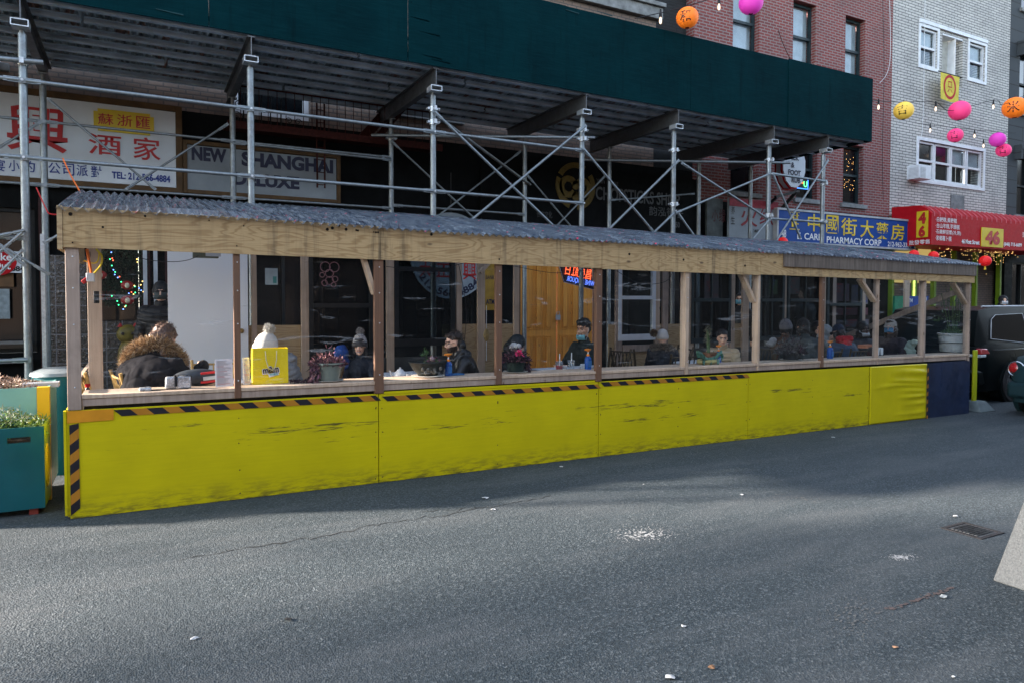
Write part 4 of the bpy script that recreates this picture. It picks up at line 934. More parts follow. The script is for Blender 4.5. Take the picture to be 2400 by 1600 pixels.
# herb shop sign '48' and its twin round the corner
SB = 11.35
t = thing('shop_sign', 'white shop sign with dark red Chinese characters and a red border reading 48', 'sign', (12.7, SB, 3.0))
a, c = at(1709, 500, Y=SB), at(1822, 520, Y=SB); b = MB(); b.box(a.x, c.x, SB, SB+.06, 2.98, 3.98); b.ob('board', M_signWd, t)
b = MB(); b.box(a.x, c.x, SB-.012, SB-.002, 3.80, 3.98); b.box(a.x, c.x, SB-.012, SB-.002, 2.98, 3.10); b.ob('border', plain('dark_red_border', (.26, .015, .03), .5, 0, .3, 12), t)
glyphs('火缘', [(1736, 486, 1775, 532), (1780, 488, 1812, 530)], 'lettering', plain('maroon_lettering', (.20, .012, .02), .5), t, SB-.004, .05)
glyphs('养生', [(1714, 484, 1722, 503), (1713, 508, 1722, 526)], 'lettering', M_blackL, t, SB-.004, .02)
glyphs(["'48'"], [(1766, 538, 1778, 546)], 'lettering', M_blackL, t, SB-.014, .03)
t = thing('shop_sign', 'dim dark sign panel with brown characters left of the white 48 sign', 'sign', (12.2, SB, 3.0))
a, c = at(1665, 500, Y=SB), at(1702, 500, Y=SB); b = MB(); b.box(a.x, c.x, SB+.1, SB+.16, 3.0, 3.95); b.ob('board', plain('dim_sign', (.07, .085, .085), .5, 0, .5), t)
glyphs('小缘', [(1668, 492, 1683, 520), (1685, 490, 1700, 522)], 'lettering', plain('dull_maroon', (.06, .012, .015), .5), t, SB+.098, .04)
# pharmacy sign
SP = 11.25
t = thing('shop_sign', 'long blue pharmacy sign with yellow Chinese characters and white lettering', 'sign', (16, SP, 3.1))
a, c = at(1823, 520, Y=SP), at(2143, 550, Y=SP); zt, zb = at(2000, 510, Y=SP).z+.02, at(2000, 575, Y=SP).z
M_blueS = plain('blue_sign', (.004, .055, .26), .6, 0, .12, 1.5)
b = MB(); b.box(a.x, c.x, SP, SP+.28, zb, zt); b.ob('board', M_blueS, t); b = MB(); b.frame(a.x-.04, c.x+.04, SP-.02, SP+.3, zb-.05, zt+.05, .048); b.ob('frame', M_alu, t)
glyphs('中國街大藥房', [(1893, 502, 1922, 543), (1936, 505, 1965, 548), (1971, 512, 2008, 553), (2016, 517, 2048, 558), (2053, 522, 2082, 561), (2088, 526, 2119, 564)], 'lettering', M_goldL, t, SP-.004, .045)
b = MB()
for (x0, y0, x1, y1) in ((1852, 497, 1874, 500), (1854, 504, 1872, 507), (1856, 511, 1870, 514), (1850, 536, 1873, 540), (1855, 517, 1859, 533), (1862, 517, 1866, 533), (1867, 524, 1871, 527), (1857, 501, 1860, 511), (1866, 501, 1869, 511)):
    p, q = at(x0, y0, Y=SP), at(x1, y1, Y=SP); b.box(p.x, q.x, SP-.012, SP-.003, q.z, p.z)
b.ob('emblem', M_goldL, t)
for s_, xa, ya, xb, yb, hh in (('E. CARE', 1868, 552, 1925, 558, .16), ('PHARMACY CORP', 1937, 559, 2065, 573, .16), ('212-962-3388', 2080, 571, 2135, 577, .13), ('48', 1831, 547, 1842, 549, .18)):
    a, c = at(xa, ya, Y=SP), at(xb, yb, Y=SP); text(s_, 'lettering', M_whiteL, t, ((a.x+c.x)/2, SP-.004, (a.z+c.z)/2), w=c.x-a.x, h=hh, bold=.02)
# red bakery awning: sloping vinyl hood, its end panel facing down the street
t = thing('shop_awning', 'red shop awning with yellow 46 labels and white Chinese menu lines', 'awning', (21, 11.1, 3.1))
AX0, AX1, AYF = 18.03, 24.6, 10.62; zb, zm, zt = 3.14, 4.0, 4.22
b = MB(); pr_ = [(FY-.003, zb), (AYF, zb), (AYF, zm-.05), (AYF+.12, zm+.08), (AYF+.3, zt-.04), (FY-.003, zt)]
vs = [(AX0, y, z) for y, z in pr_]+[(AX1, y, z) for y, z in pr_]; n = len(pr_)
b.add(vs, [tuple(range(n)), tuple(range(2*n-1, n-1, -1))]+[(i, n+i, n+(i+1) % n, (i+1) % n) for i in range(n)]); b.ob('canopy', M_redS, t, ang=25)
b = MB()
for i in range(26): x = AX0+.12+(AX1-AX0-.2)*i/26; b.tube([(x, AYF-.004, zm-.12), (x, AYF+.0, zm-.02), (x, AYF+.12, zm+.10), (x, AYF+.28, zt-.03)], .012, 6)
b.ob('canopy_rib', plain('pink_scallop', (.50, .10, .12), .5), t)
def lbl(x, z, w, h, s_, n, yy, m=M_redL, bold=.06, rot=0):
    pass
b = MB(); b.box(20.32, 21.42, AYF-.02, AYF-.004, 3.18, 3.70); b.ob('number_label', M_plaq, t, 'yellow label reading 46 on the awning front'); text('46', 'lettering', M_redL, t, (20.87, AYF-.022, 3.44), w=.74, h=.40, bold=.06)
b = MB(); b.box(AX0-.02, AX0-.004, 10.70, 11.00, 3.34, 4.02); b.ob('number_label', M_plaq, t, 'tall yellow label reading 4 over 6 on the awning end')
text('4', 'lettering', M_redL, t, (AX0-.022, 10.85, 3.84), w=.2, h=.3, n=(-1, 0, 0), bold=.06); text('6', 'lettering', M_redL, t, (AX0-.022, 10.85, 3.50), w=.18, h=.3, n=(-1, 0, 0), bold=.06)
text('批發零售', 'lettering', M_whiteL, t, (AX0-.006, 10.92, 3.22), w=.55, h=.12, n=(-1, 0, 0), bold=.03)
for i, (s_, w_) in enumerate((('·白糖糕,黃糖糕', .95), ('·台山年糕,芋頭糕', 1.08), ('·石磨鮮豆漿(冷,熱)', 1.15), ('·家鄉蘿卜糕', .72))): text(s_, 'lettering', M_whiteL, t, (18.2+w_/2, AYF-.005, 3.80-.16*i), w=w_, h=.13, bold=.02)
text('46 Mott Street', 'lettering', M_whiteL, t, (19.82, AYF-.005, 3.28), w=.85, h=.12, bold=.03); text('(646) 715-6699', 'lettering', M_whiteL, t, (21.95, AYF-.005, 3.28), w=.95, h=.13, bold=.03)
text('豆漿糕點', 'lettering', M_whiteL, t, (22.75, AYF-.005, 3.6), w=.6, h=.15, bold=.03)
# BACK & FOOT RUB sign: octagonal box on an angled bracket
YR = 11.0
t = thing('bracket_sign', 'white octagonal box sign reading BACK & FOOT RUB on a black bracket', 'sign', (12.5, YR, 4.4))
c0 = at(1862, 388, Y=YR); b = MB(); rx, rz = .38, .52; P = []
for i in range(12): a = 2*math.pi*(i+.5)/12; P.append((c0.x+rx*math.cos(a), c0.z+rz*math.sin(a)))
b.prism(P, YR, YR+.25); b.ob('sign_box', M_signW, t); b = MB(); b.prism([(c0.x+(x-c0.x)*1.06, c0.z+(z-c0.z)*1.06) for x, z in P], YR+.03, YR+.06); b.prism([(c0.x+(x-c0.x)*1.06, c0.z+(z-c0.z)*1.06) for x, z in P], YR+.2, YR+.23); b.ob('red_rim', M_redS, t)
for i, s_ in enumerate(('BACK', '&', 'FOOT', 'RUB')): text(s_, 'lettering', M_navyL, t, (c0.x+(-.06, -.06, .0, .05)[i], YR-.004, c0.z+.17-.17*i), h=.12, bold=.035)
b = MB(); b.beam((c0.x-.5, YR+.1, c0.z-.75), (c0.x+.3, YR+.12, c0.z-.55), .06, .06); b.beam((c0.x-.1, FY, c0.z-1.35), (c0.x+.2, YR+.1, c0.z-.58), .07, .07); b.beam((c0.x-.45, FY, c0.z-1.1), (c0.x-.45, YR+.1, c0.z-.75), .05, .05); b.ob('bracket', M_black, t)
o = MB(); p = at(1880, 432, Y=11.55); o.box(p.x-.22, p.x+.22, 11.56, 11.6, p.z-.13, p.z+.13); t = o.ob('neon_open_sign', M_dark); tag(t, 'small glowing blue and green window sign under the octagonal box', 'neon sign')
b = MB(); b.tube([(p.x-.2, 11.545, p.z-.11), (p.x+.2, 11.545, p.z-.11), (p.x+.2, 11.545, p.z+.11)], .01, 6); b.ob('blue_tube', emis('blue_neon', (.05, .25, 1.), 3), t)
text('U', 'green_letter', emis('green_neon', (.1, 1., .25), 3), t, (p.x+.1, 11.54, p.z), h=.14, bold=.02); text('OPEN', 'orange_letters', emis('orange_neon', (1, .3, .05), 3), t, (p.x-.08, 11.54, p.z+.03), w=.2, h=.06)
# round hanging restaurant sign, seen through the shed
t = thing('round_sign', 'round white restaurant sign with red characters hanging behind the shed', 'sign', (4.9, 11.3, 2.3))
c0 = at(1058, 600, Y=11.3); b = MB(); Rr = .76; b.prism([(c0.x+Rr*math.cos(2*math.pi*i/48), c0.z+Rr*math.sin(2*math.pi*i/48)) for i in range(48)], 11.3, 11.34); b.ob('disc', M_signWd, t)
glyphs('大正興', [(983, 612, 1012, 650), (1022, 618, 1056, 650), (1085, 615, 1116, 656)], 'lettering', M_redL, t, 11.298, .05)
def arc(co, Rr_=.66, a0=-95):
    out = co.copy(); th = R(a0)+co[:, 0]/Rr_; r = Rr_-co[:, 1]; out[:, 0] = r*np.cos(th); out[:, 1] = r*np.sin(th); return out
text('212-566-4884', 'lettering', M_navyL, t, (c0.x, 11.298, c0.z), w=1.25, h=.13, bold=.03, mod=arc)
b = MB(); b.tube([(c0.x, 11.32, c0.z+Rr), (c0.x, 11.32, c0.z+Rr+.7)], .012, 8); b.ob('hanger', M_black, t)
t = thing('hanging_sign', 'narrow yellow hanging sign with dark lettering beside the varnished doors', 'sign', (5.5, 11.2, 1.6))
p, q = at(1137, 615, Y=11.2), at(1160, 727, Y=11.2); b = MB(); b.box(p.x, q.x+.0, 11.2, 11.23, q.z, 2.6); b.ob('board', plain('ochre_board', (.30, .17, .02), .5), t)
text('BANK', 'lettering', M_navyL, t, ((p.x+q.x)/2, 11.198, 2.1), w=q.x-p.x-.03, h=.07); text('ATM', 'lettering', M_navyL, t, ((p.x+q.x)/2, 11.198, 1.66), w=q.x-p.x-.03, h=.09, bold=.03)
# neon wine sign (seen from behind: lettering runs backwards)
t = thing('neon_sign', 'tilted neon sign with red Chinese characters over backwards blue wine and liquor lettering', 'neon sign', (7.2, 10.4, 1.9))
YN = 10.4; M_nr = emis('red_neon', (1, .10, .03), 3); M_nb = emis('pale_blue_neon', (.12, .22, .9), 1.6)
P = [at(1310, 622, Y=YN), at(1385, 622, Y=YN), at(1394, 680, Y=YN), at(1322, 662, Y=YN)]; b = MB(); b.tube([(p.x, YN, p.z) for p in P]+[(P[0].x, YN, P[0].z)], .006, 6); b.ob('outline_tube', plain('unlit_tube', (.4, .3, .3), .3), t)
b = MB(); b.prism([(p.x, p.z) for p in P], YN+.02, YN+.024); b.ob('backing', plain('dark_backing', (.02, .02, .025), .3), t)
a, c = at(1324, 636, Y=YN), at(1385, 648, Y=YN); text('昌盛紅日', 'red_lettering', M_nr, t, ((a.x+c.x)/2, YN-.012, (a.z+c.z)/2+.03), w=c.x-a.x, h=.19, flip=True, bold=.0, rot=R(-9))
a, c = at(1327, 655, Y=YN), at(1392, 666, Y=YN); text('WINE & LIQUOR', 'blue_lettering', M_nb, t, ((a.x+c.x)/2, YN-.012, (a.z+c.z)/2), w=c.x-a.x, h=.11, flip=True, bold=.015, rot=R(-9))
# take out sign on the left shop window
t = thing('window_sign', 'white window sign with a red Take Out disc and the number 4884', 'sign', (-2, 11.6, 2.1))
p = at(0, 622, Y=11.62); b = MB(); b.box(-2.6, at(50, 620, Y=11.62).x, 11.62, 11.635, at(40, 640, Y=11.62).z, at(40, 590, Y=11.62).z); b.ob('board', M_signW, t)
c0 = at(-3, 611, Y=11.6); b = MB(); b.prism([(c0.x+.20*math.cos(2*math.pi*i/32), c0.z+.20*math.sin(2*math.pi*i/32)) for i in range(32)], 11.605, 11.618); b.ob('disc', M_redS, t)
text('Take', 'lettering', M_whiteL, t, (c0.x+.01, 11.602, c0.z+.05), w=.27, h=.1, bold=.02); text('Out', 'lettering', M_whiteL, t, (c0.x+.03, 11.602, c0.z-.07), w=.2, h=.1, bold=.02)
p = at(36, 630, Y=11.6); text('4884', 'lettering', M_blackL, t, (p.x, 11.617, p.z), w=.2, h=.07, bold=.03)
# posters on the shed's back windows
t = thing('poster', 'small grey green poster in the second shed window behind the white beanie', 'poster', (1.4, 8.6, 1.8)); p, q = at(621, 629, Y=8.7), at(651, 668, Y=8.7); b = MB(); b.box(p.x, q.x, 8.695, 8.699, q.z, p.z); b.ob('sheet', plain('pale_green_paper', (.36, .42, .42), .7), t)
b = MB(); b.box(p.x+.09, q.x-.015, 8.692, 8.6945, q.z+.02, q.z+.10); b.ob('green_patch', plain('green_patch', (.05, .22, .20), .7), t)
t = thing('poster', 'pink and white balloon shaped sticker on dark glass above the pompom hat', 'sticker', (2.1, 8.6, 1.9)); b = MB(); p = at(772, 645, Y=8.68)
for (dx, dz, r) in ((-.05, .10, .062), (.06, .10, .062), (0, .02, .05), (-.09, -.0, .03), (.0, -.07, .05), (.07, -.05, .035), (-.06, -.1, .035), (.05, -.12, .03)): b.tube([(p.x+dx+r*math.cos(a*.5236), 8.676, p.z+dz+r*math.sin(a*.5236)) for a in range(13)], .0045, 5)
b.ob('outline', plain('faded_pink', (.35, .16, .17), .6), t)
t = thing('cash_machine_sign', 'green and blue ATM cash machine panel behind the far end of the shed', 'sign', (15.5, 11.3, 1.5)); p, q = at(2098, 694, Y=11.3), at(2165, 738, Y=11.3); b = MB(); b.box(p.x, p.x+.35, 11.3, 11.36, q.z, p.z); b.ob('panel', plain('green_panel', (.01, .20, .10), .4), t); b = MB(); b.box(p.x+.353, q.x+.2, 11.3, 11.36, q.z, p.z); b.ob('panel', plain('blue_panel', (.01, .06, .30), .4), t)
text('ATM', 'lettering', M_whiteL, t, (p.x+.62, 11.298, p.z-.12), w=.28, h=.10, bold=.03); text('ATM', 'lettering', M_whiteL, t, (q.x-.02, 11.298, p.z-.08), w=.28, h=.10, bold=.03)
# banner on the white building
t = thing('banner', 'yellow banner with a red ring emblem hanging from the white brick building', 'banner', (20.6, 11.4, 7.4)); YB_ = 11.4
P = [at(2205, 170, Y=YB_), at(2249, 182, Y=YB_), at(2246, 241, Y=YB_), at(2228, 240, Y=YB_), at(2205, 231, Y=YB_)]
b = MB(); b.prism([(p.x, p.z) for p in P], YB_, YB_+.006); b.ob('cloth', plain('banner_yellow', (.60, .50, .05), .7), t)
c0 = at(2226, 205, Y=YB_); b = MB(); n = 32
for i in range(n):
    a0, a1 = 2*math.pi*i/n, 2*math.pi*(i+1)/n; b.add([(c0.x+.30*math.cos(a0), YB_-.004, c0.z+.34*math.sin(a0)), (c0.x+.30*math.cos(a1), YB_-.004, c0.z+.34*math.sin(a1)), (c0.x+.23*math.cos(a1), YB_-.004, c0.z+.26*math.sin(a1)), (c0.x+.23*math.cos(a0), YB_-.004, c0.z+.26*math.sin(a0))], [(0, 1, 2, 3)])
b.ob('ring', M_redS, t); text('只', 'emblem', M_redS, t, (c0.x, YB_-.004, c0.z), w=.24, h=.32, bold=.0); b = MB(); b.tube([(P[0].x-.1, YB_+.01, P[0].z+.02), (P[1].x+.15, YB_+.01, P[1].z+.02), (P[1].x+.15, FY, P[1].z+.02)], .015, 8); b.ob('rod', M_black, t)
# fire escape and scroll window guard
t = thing('fire_escape', 'rusty red iron fire escape under the shed roof above the grey sign', 'fire escape', (3.4, 11.2, 4.0)); M_rust = plain('rusty_red_iron', (.05, .010, .008), .7, .3, .5, 20)
b = MB()
for x in (2.58, 2.70): b.tube([(x, 11.4, 3.5), (x, 11.4, 4.9)], .015, 6)
for k_ in range(7): b.tube([(2.58, 11.4, 3.55+.2*k_), (2.70, 11.4, 3.55+.2*k_)], .008, 6)
b.box(1.2, 4.6, 11.05, 11.62, 4.30, 4.33); b.box(1.2, 4.6, 11.0, 11.04, 4.22, 4.33); b.tube([(1.2, 11.02, 4.85), (4.6, 11.02, 4.85)], .014, 6)
b.ob('platform', M_rust, t)
b = MB()
for k_ in range(26): x = 1.25+k_*.13; b.tube([(x, 11.02, 4.33), (x, 11.02, 4.85)], .006, 5)
b.ob('baluster', M_rust, t); b = MB(); b.beam((3.3, 11.3, 4.35), (4.2, 11.5, 5.4), .04, .16); b.beam((3.5, 11.2, 4.35), (4.4, 11.4, 5.4), .04, .1); b.ob('stair', M_rust, t)
t = thing('window_guard', 'black wrought iron window guard with scrolls', 'window guard', (1.8, 11.55, 4.5)); b = MB()
def scroll(x, z, r, s_, turns=1.6): b.tube([(x+s_*(r*(1-i/30.))*math.cos(i/30.*turns*6.283), 11.58, z+(r*(1-i/30.))*math.sin(i/30.*turns*6.283)) for i in range(28)], .007, 5)
for x, z, r, s_ in ((1.42, 4.72, .07, 1), (1.38, 4.52, .1, 1), (2.18, 4.68, .05, -1), (2.18, 4.56, .055, -1), (2.32, 4.68, .05, 1), (2.32, 4.56, .055, 1)): scroll(x, z, r, s_)
for x in (1.5, 1.62, 1.76, 1.9, 2.06): b.tube([(x, 11.58, 4.3), (x-.01, 11.56, 4.6), (x, 11.58, 5.0)], .011, 6)
b.ob('ironwork', M_black, t)
# air conditioner
t = thing('air_conditioner', 'white window air conditioner sticking out of the white brick building', 'air conditioner', (19.4, 11.4, 5.1)); p = at(2178, 402, Y=11.25)
b = MB(); b.box(p.x-.27, p.x+.27, 11.35, 11.72, p.z-.19, p.z+.19); b.ob('case', M_white, t, bevel=.012); b = MB()
for i in range(8): b.box(p.x-.274, p.x-.271, 11.4, 11.66, p.z-.16+.036*i, p.z-.145+.036*i); b.box(p.x-.23, p.x+.0, 11.343, 11.349, p.z-.16+.036*i, p.z-.145+.036*i)
b.ob('louvre', M_alu, t)
# signs hung small inside the left shop front: wreath, bulbs, ornaments
k = NT('fir_green'); k.col(k.ramp(k.noise(k.coord(), 5, 3), (.3, (.008, .018, .012)), (.7, (.02, .045, .022)))); k.set(rough=.8); M_fir = k.m
t = thing('christmas_garland', 'dark fir garland with coloured lights behind the shed on the left', 'garland', (-.3, 11.4, 1.2)); rr = random.Random(11); b = MB(); pts = []; dirs = []
for i in range(3600):
    u = rr.random(); x = 228+u*115; yv = rr.uniform(586, 720-20*abs(u-.5)); p = at(x+rr.gauss(0, 3), yv, Y=11.42-.12*rr.random()); pts.append(p)
b.blades(pts, .05, .008, rr); b.ob('needles', M_fir, t)
bl = [(258, 608, 0), (263, 606, 1), (265, 611, 1), (262, 623, 0), (266, 633, 2), (270, 638, 0), (269, 644, 2), (276, 651, 2), (280, 649, 1), (284, 661, 0), (315, 670, 3), (316, 672, 0), (326, 676, 2), (331, 681, 2), (308, 685, 1), (302, 688, 2), (317, 686, 0), (330, 668, 3), (334, 660, 3), (262, 694, 0), (275, 706, 0), (278, 715, 0), (295, 717, 0), (293, 719, 3), (289, 725, 2), (322, 615, 3), (321, 608, 3), (336, 684, 3), (313, 690, 3), (261, 592, 2)]
for i, (cname, cc) in enumerate((('green', (.05, 1, .3)), ('red', (1, .12, .05)), ('blue', (.15, .3, 1)), ('amber', (1, .6, .15)))):
    b = MB()
    for x, y, q in bl:
        if q == i: p = at(x, y, Y=11.25); b.sphere((p.x, p.y, p.z), .008, 8, 5)
    b.ob('%s_bulbs' % cname, emis('bulb_'+cname, cc, 5), t)
M_orn = plain('ornament_red', (.30, .02, .02), .4); M_cream = plain('ornament_cream', (.55, .48, .35), .5)
def ornament(x, y, s_, label):
    p = at(x, y, Y=11.2); t = thing('ornament', label, 'ornament', p); b = MB(); b.sphere((p.x, p.y, p.z), (s_, s_*.5, s_*.8), 12, 8); b.ob('red_body', M_orn, t)
    b = MB(); b.sphere((p.x, p.y-s_*.35, p.z-s_*.05), (s_*.42, s_*.3, s_*.5), 10, 8); b.ob('cream_front', M_cream, t); b = MB(); b.tube([(p.x-s_*.9, p.y, p.z-s_*.4), (p.x+s_*.9, p.y, p.z-s_*.4)], s_*.16, 8); b.ob('rim', M_cream, t)
ornament(298, 669, .08, 'upper red and cream hanging ornament on the garland'); ornament(299, 704, .085, 'lower red and cream hanging ornament on the garland')
ornament(235, 645, .08, 'dark red round ornament with gold strokes behind the yellow cable')
t = thing('window_sticker', 'red rectangular window stickers under the garland on the left', 'sticker', (-.9, 11.5, 1.5)); b = MB()
for (x0, y0, x1, y1) in ((229, 682, 246, 704), (249, 680, 271, 703)):
    p, q = at(x0, y0, Y=11.5), at(x1, y1, Y=11.5); b.box(p.x, q.x, 11.5, 11.51, q.z, p.z)
b.ob('sheet', plain('dull_red_print', (.22, .03, .02), .5, 0, .6, 60), t)
t = thing('lucky_cat', 'yellow cat figure with dark eyes and red ears behind the fur hood', 'figurine', (-.2, 10.9, .9)); p = at(300, 783, Y=10.9); b = MB(); b.sphere((p.x, p.y, p.z), (.14, .1, .13), 16, 12); b.sphere((p.x, p.y, p.z-.3), (.13, .11, .24), 14, 10)
b.ob('body', plain('dull_yellow', (.13, .10, .015), .45, 0, .5, 12), t); b = MB()
for s_ in (-1, 1): b.lathe([(0, .06), (.04, 0)], (p.x+s_*.09, p.y, p.z+.1), 8)
b.ob('ear', M_orn, t); b = MB()
for s_ in (-1, 1): b.sphere((p.x+s_*.06, p.y-.085, p.z+.01), .022, 10, 6)
b.ob('eye', M_blackL, t)
# glass block wall left of the shed
k = NT('dark_glass_block'); co = k.coord(world=True); x, y, z = k.sep(co); br = k.n('TexBrick'); k.l(k.comb(x, z, 0), br.inputs['Vector']); br.offset = 0; br.inputs['Scale'].default_value = 1; br.inputs['Brick Width'].default_value = .2; br.inputs['Row Height'].default_value = .2; br.inputs['Mortar Size'].default_value = .008
br.inputs['Color1'].default_value = (.02, .018, .016, 1); br.inputs['Color2'].default_value = (.03, .025, .02, 1); br.inputs['Mortar'].default_value = (.10, .10, .11, 1); n = k.noise(co, 22, 3, .6)
k.col(k.mix(k.ramp(n, (.6, 0.), (.68, .6)), br.outputs[0], (.30, .29, .28))); k.set(rough=.25, spec=.8); k.bump(n, .8, .02)
x0, x1 = at(110, 700, Y=11.3).x, at(340, 700, Y=11.3).x; b = MB(); b.box(x0, x1, 11.45, 11.6, gz(0)+.13, 1.38); b.box(x0, x0+.45, 11.45, 11.6, 1.3805, 2.3); o = b.ob('glass_block_wall', k.m); tag(o, 'dark glass block wall below the garland', 'wall')
b = MB(); p = at(343, 640, Y=10.95)
for dx in (0, .13): b.box(p.x-.04+dx, p.x+.01+dx, 10.95, 10.98, gz(0)+.13, 2.9)
o = b.ob('door_frame', M_alu); tag(o, 'twin pale metal door jambs beside the white panel', 'door frame')
b = MB(); b.box(.35, .47, 11.0, 11.03, gz(0)+.13, 3.0); o = b.ob('maroon_post', M_maroon); tag(o, 'maroon painted post behind the hooded bystander', 'post')

# goods and notices behind the shop windows, seen through the far bays
def notice(px0, py0, px1, py1, Y, c, label, marks, seed):
    p, q = at(px0, py0, Y=Y), at(px1, py1, Y=Y); t = thing('window_notice', label, 'notice', ((p.x+q.x)/2, Y, q.z)); b = MB(); b.box(p.x, q.x, Y, Y+.01, q.z, p.z); b.ob('sheet', plain('notice_%d' % seed, c, .7, 0, .2, 8), t); rr = random.Random(seed); b = MB()
    for i in range(marks):
        u = rr.uniform(.08, .7); v = (i+.5)/marks; w_ = (q.x-p.x)*rr.uniform(.12, .28); x = p.x+(q.x-p.x)*u; z = q.z+(p.z-q.z)*v; b.box(x, x+w_, Y-.004, Y-.001, z, z+(p.z-q.z)*.35/marks)
    b.ob('print', M_redL if seed % 2 else M_blueL, t)
notice(1652, 640, 1684, 700, 11.6, (.16, .11, .11), 'tall pale notice with red print behind the far sash window', 12, 101)
notice(1803, 655, 1822, 690, 11.6, (.05, .10, .03), 'green notice in the shop window behind the grey beanie', 4, 102)
notice(1848, 650, 1874, 690, 11.6, (.11, .10, .09), 'dull paper notice left of the tall passer-by', 6, 103)
notice(1951, 664, 1990, 706, 11.6, (.13, .08, .10), 'pink shelf poster above the red scarf diner', 5, 105)
notice(1996, 668, 2034, 712, 11.6, (.11, .10, .12), 'grey blue shelf poster above the red scarf diner', 5, 104)
notice(1952, 722, 2034, 738, 11.6, (.13, .05, .06), 'long red and white shelf strip in the far shop window', 3, 107)
notice(1953, 750, 2036, 766, 11.6, (.13, .11, .13), 'long row of pale packets in the far shop window', 3, 109)
# ================================================================ lanterns and string lights
def lantern(x, y, rpx, depth_Y, c, label, glyph=None, name='paper_lantern', red=False, tone='x'):
    p = at(x, y, Y=depth_Y); d = (p-CAM).dot(_F); r = rpx*d/F_PX; t = thing(name, label, 'lantern', p, group='paper lanterns over the street')
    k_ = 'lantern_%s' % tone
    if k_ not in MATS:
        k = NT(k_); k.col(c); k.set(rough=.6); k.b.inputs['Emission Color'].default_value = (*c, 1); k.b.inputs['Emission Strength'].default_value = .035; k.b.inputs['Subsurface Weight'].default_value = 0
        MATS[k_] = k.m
    r *= .94; b = MB(); prof = []; m = 28
    for j in range(m+1):
        a = math.pi*(.06+.88*j/m); rib = 1+.03*math.cos(j*math.pi)
        prof.append((r*math.sin(a)*rib, -r*.94*math.cos(a)))
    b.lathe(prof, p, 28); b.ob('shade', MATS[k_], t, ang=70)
    b = MB()
    for zc in (-.885, .885): b.lathe([(r*.19, -.012), (r*.21, 0), (r*.19, .012)], (p.x, p.y, p.z+r*zc), 16)
    b.ob('rim', M_dark if not red else M_goldL, t); b = MB(); b.tube([(p.x, p.y, p.z+r*.88), (p.x, p.y, p.z+r*1.25)], .004, 5); b.ob('wire_hook', M_dark, t)
    if glyph:
        def wrap(co, r=r):
            o_ = co.copy(); u = co[:, 0]/r; v = co[:, 1]/r; o_[:, 2] = np.sqrt(np.maximum(.05, 1-u*u-v*v))*r*1.03; return o_
        n = (CAM-p); n.z *= .5; n.normalize(); n = (n + Vector((-.35, 0, 0))).normalized(); text(glyph, 'glyph', M_blackL, t, p, w=r*.95, h=r*1.0, n=n, bold=.015, mod=wrap, depth=.0)
    if red: b = MB(); b.tube([(p.x, p.y, p.z-r*.88), (p.x, p.y, p.z-r*1.6)], [.02, .03], 8); b.ob('tassel', M_goldL, t)
    return p
OR, MG, PK, YE, RD = (.95, .20, .01), (.68, .04, .45), (.90, .05, .22), (.85, .55, .08), (.75, .01, .012)
LA = [(1611, 42, 27, 8.6, OR, 'orange lantern with a black character over the green parapet', '和', 'or'), (1760, 8, 29, 8.6, MG, 'magenta lantern cut by the top edge in front of the red brick', None, 'mg'),
 (2118, 260, 23, 9.6, YE, 'yellow lantern with a black character before the white brick', '吉', 'ye'), (2249, 260, 25, 9.6, PK, 'large plain pink lantern under the banner', None, 'pk'), (2378, 253, 27, 9.6, OR, 'orange lantern with a blue and a black mark at the right edge', '米', 'or'),
 (2239, 318, 18, 11.0, PK, 'small pink lantern with a character right above the four pane window', '吉', 'pk'), (2338, 328, 18.5, 11.0, MG, 'small magenta lantern touching a pink one', None, 'mg'), (2352, 353, 17, 11.0, PK, 'small pink lantern just below the small magenta one', '吉', 'pk')]
LP = [lantern(x, y, r, Y, c, lab, g_, tone=tn) for x, y, r, Y, c, lab, g_, tn in LA]
for x, y, r, lab in ((2142, 597, 12, 'first red palace lantern under the awning near the blue sign'), (2188, 600, 12, 'second red palace lantern under the awning'), (2309, 612, 14, 'red palace lantern with a yellow tassel below the 46 label'), (1834, 568, 13, 'half hidden red lantern behind the plastic roof under the blue sign')): lantern(x, y, r, 10.55, RD, lab, name='red_lantern', red=True, tone='rd')
M_wire = plain('black_wire', (.008, .008, .01), .6, 0, .1)
def wire(pts, name='wire', r=.006, m=None, parent=None, label=None, cat=None):
    P = []; pts = [Vector(p) for p in pts]
    for i in range(len(pts)-1):
        p0 = pts[max(i-1, 0)]; p1 = pts[i]; p2 = pts[i+1]; p3 = pts[min(i+2, len(pts)-1)]
        for j in range(6):
            u = j/6; P.append(.5*((2*p1)+(p2-p0)*u+(2*p0-5*p1+4*p2-p3)*u*u+(3*p1-p0-3*p2+p3)*u**3))
    P.append(pts[-1]); b = MB(); b.tube(P, r, 6); o = b.ob(name, m or M_wire, parent)
    if label: tag(o, label, cat or 'cable')
    return o
def bulb_string(label, pts, bulbs, Y):
    t = thing('string_lights', label, 'string lights', at(*pts[0], Y=Y)); wire([at(x, y, Y=Y) for x, y in pts], 'wire', .007, parent=t)
    for x, y in bulbs:
        p = at(x, y, Y=Y); b = MB(); b.tube([(p.x, p.y, p.z+.20), (p.x, p.y, p.z+.07)], [.012, .026], 8); s_ = b.ob('socket', M_wire, t); b = MB(); b.lathe([(0, .075), (.012, .07), (.022, .02), (.02, -.01), (.009, -.03), (0, -.031)], p, 10); b.ob('glass_bulb', emis('warm_bulb', (1, .72, .5), 2.), s_)
bulb_string('string of bulbs crossing above the green parapet', [(1488, 44), (1560, 28), (1640, 6), (1700, -12)], [(1548, 52), (1685, 20)], 8.6)
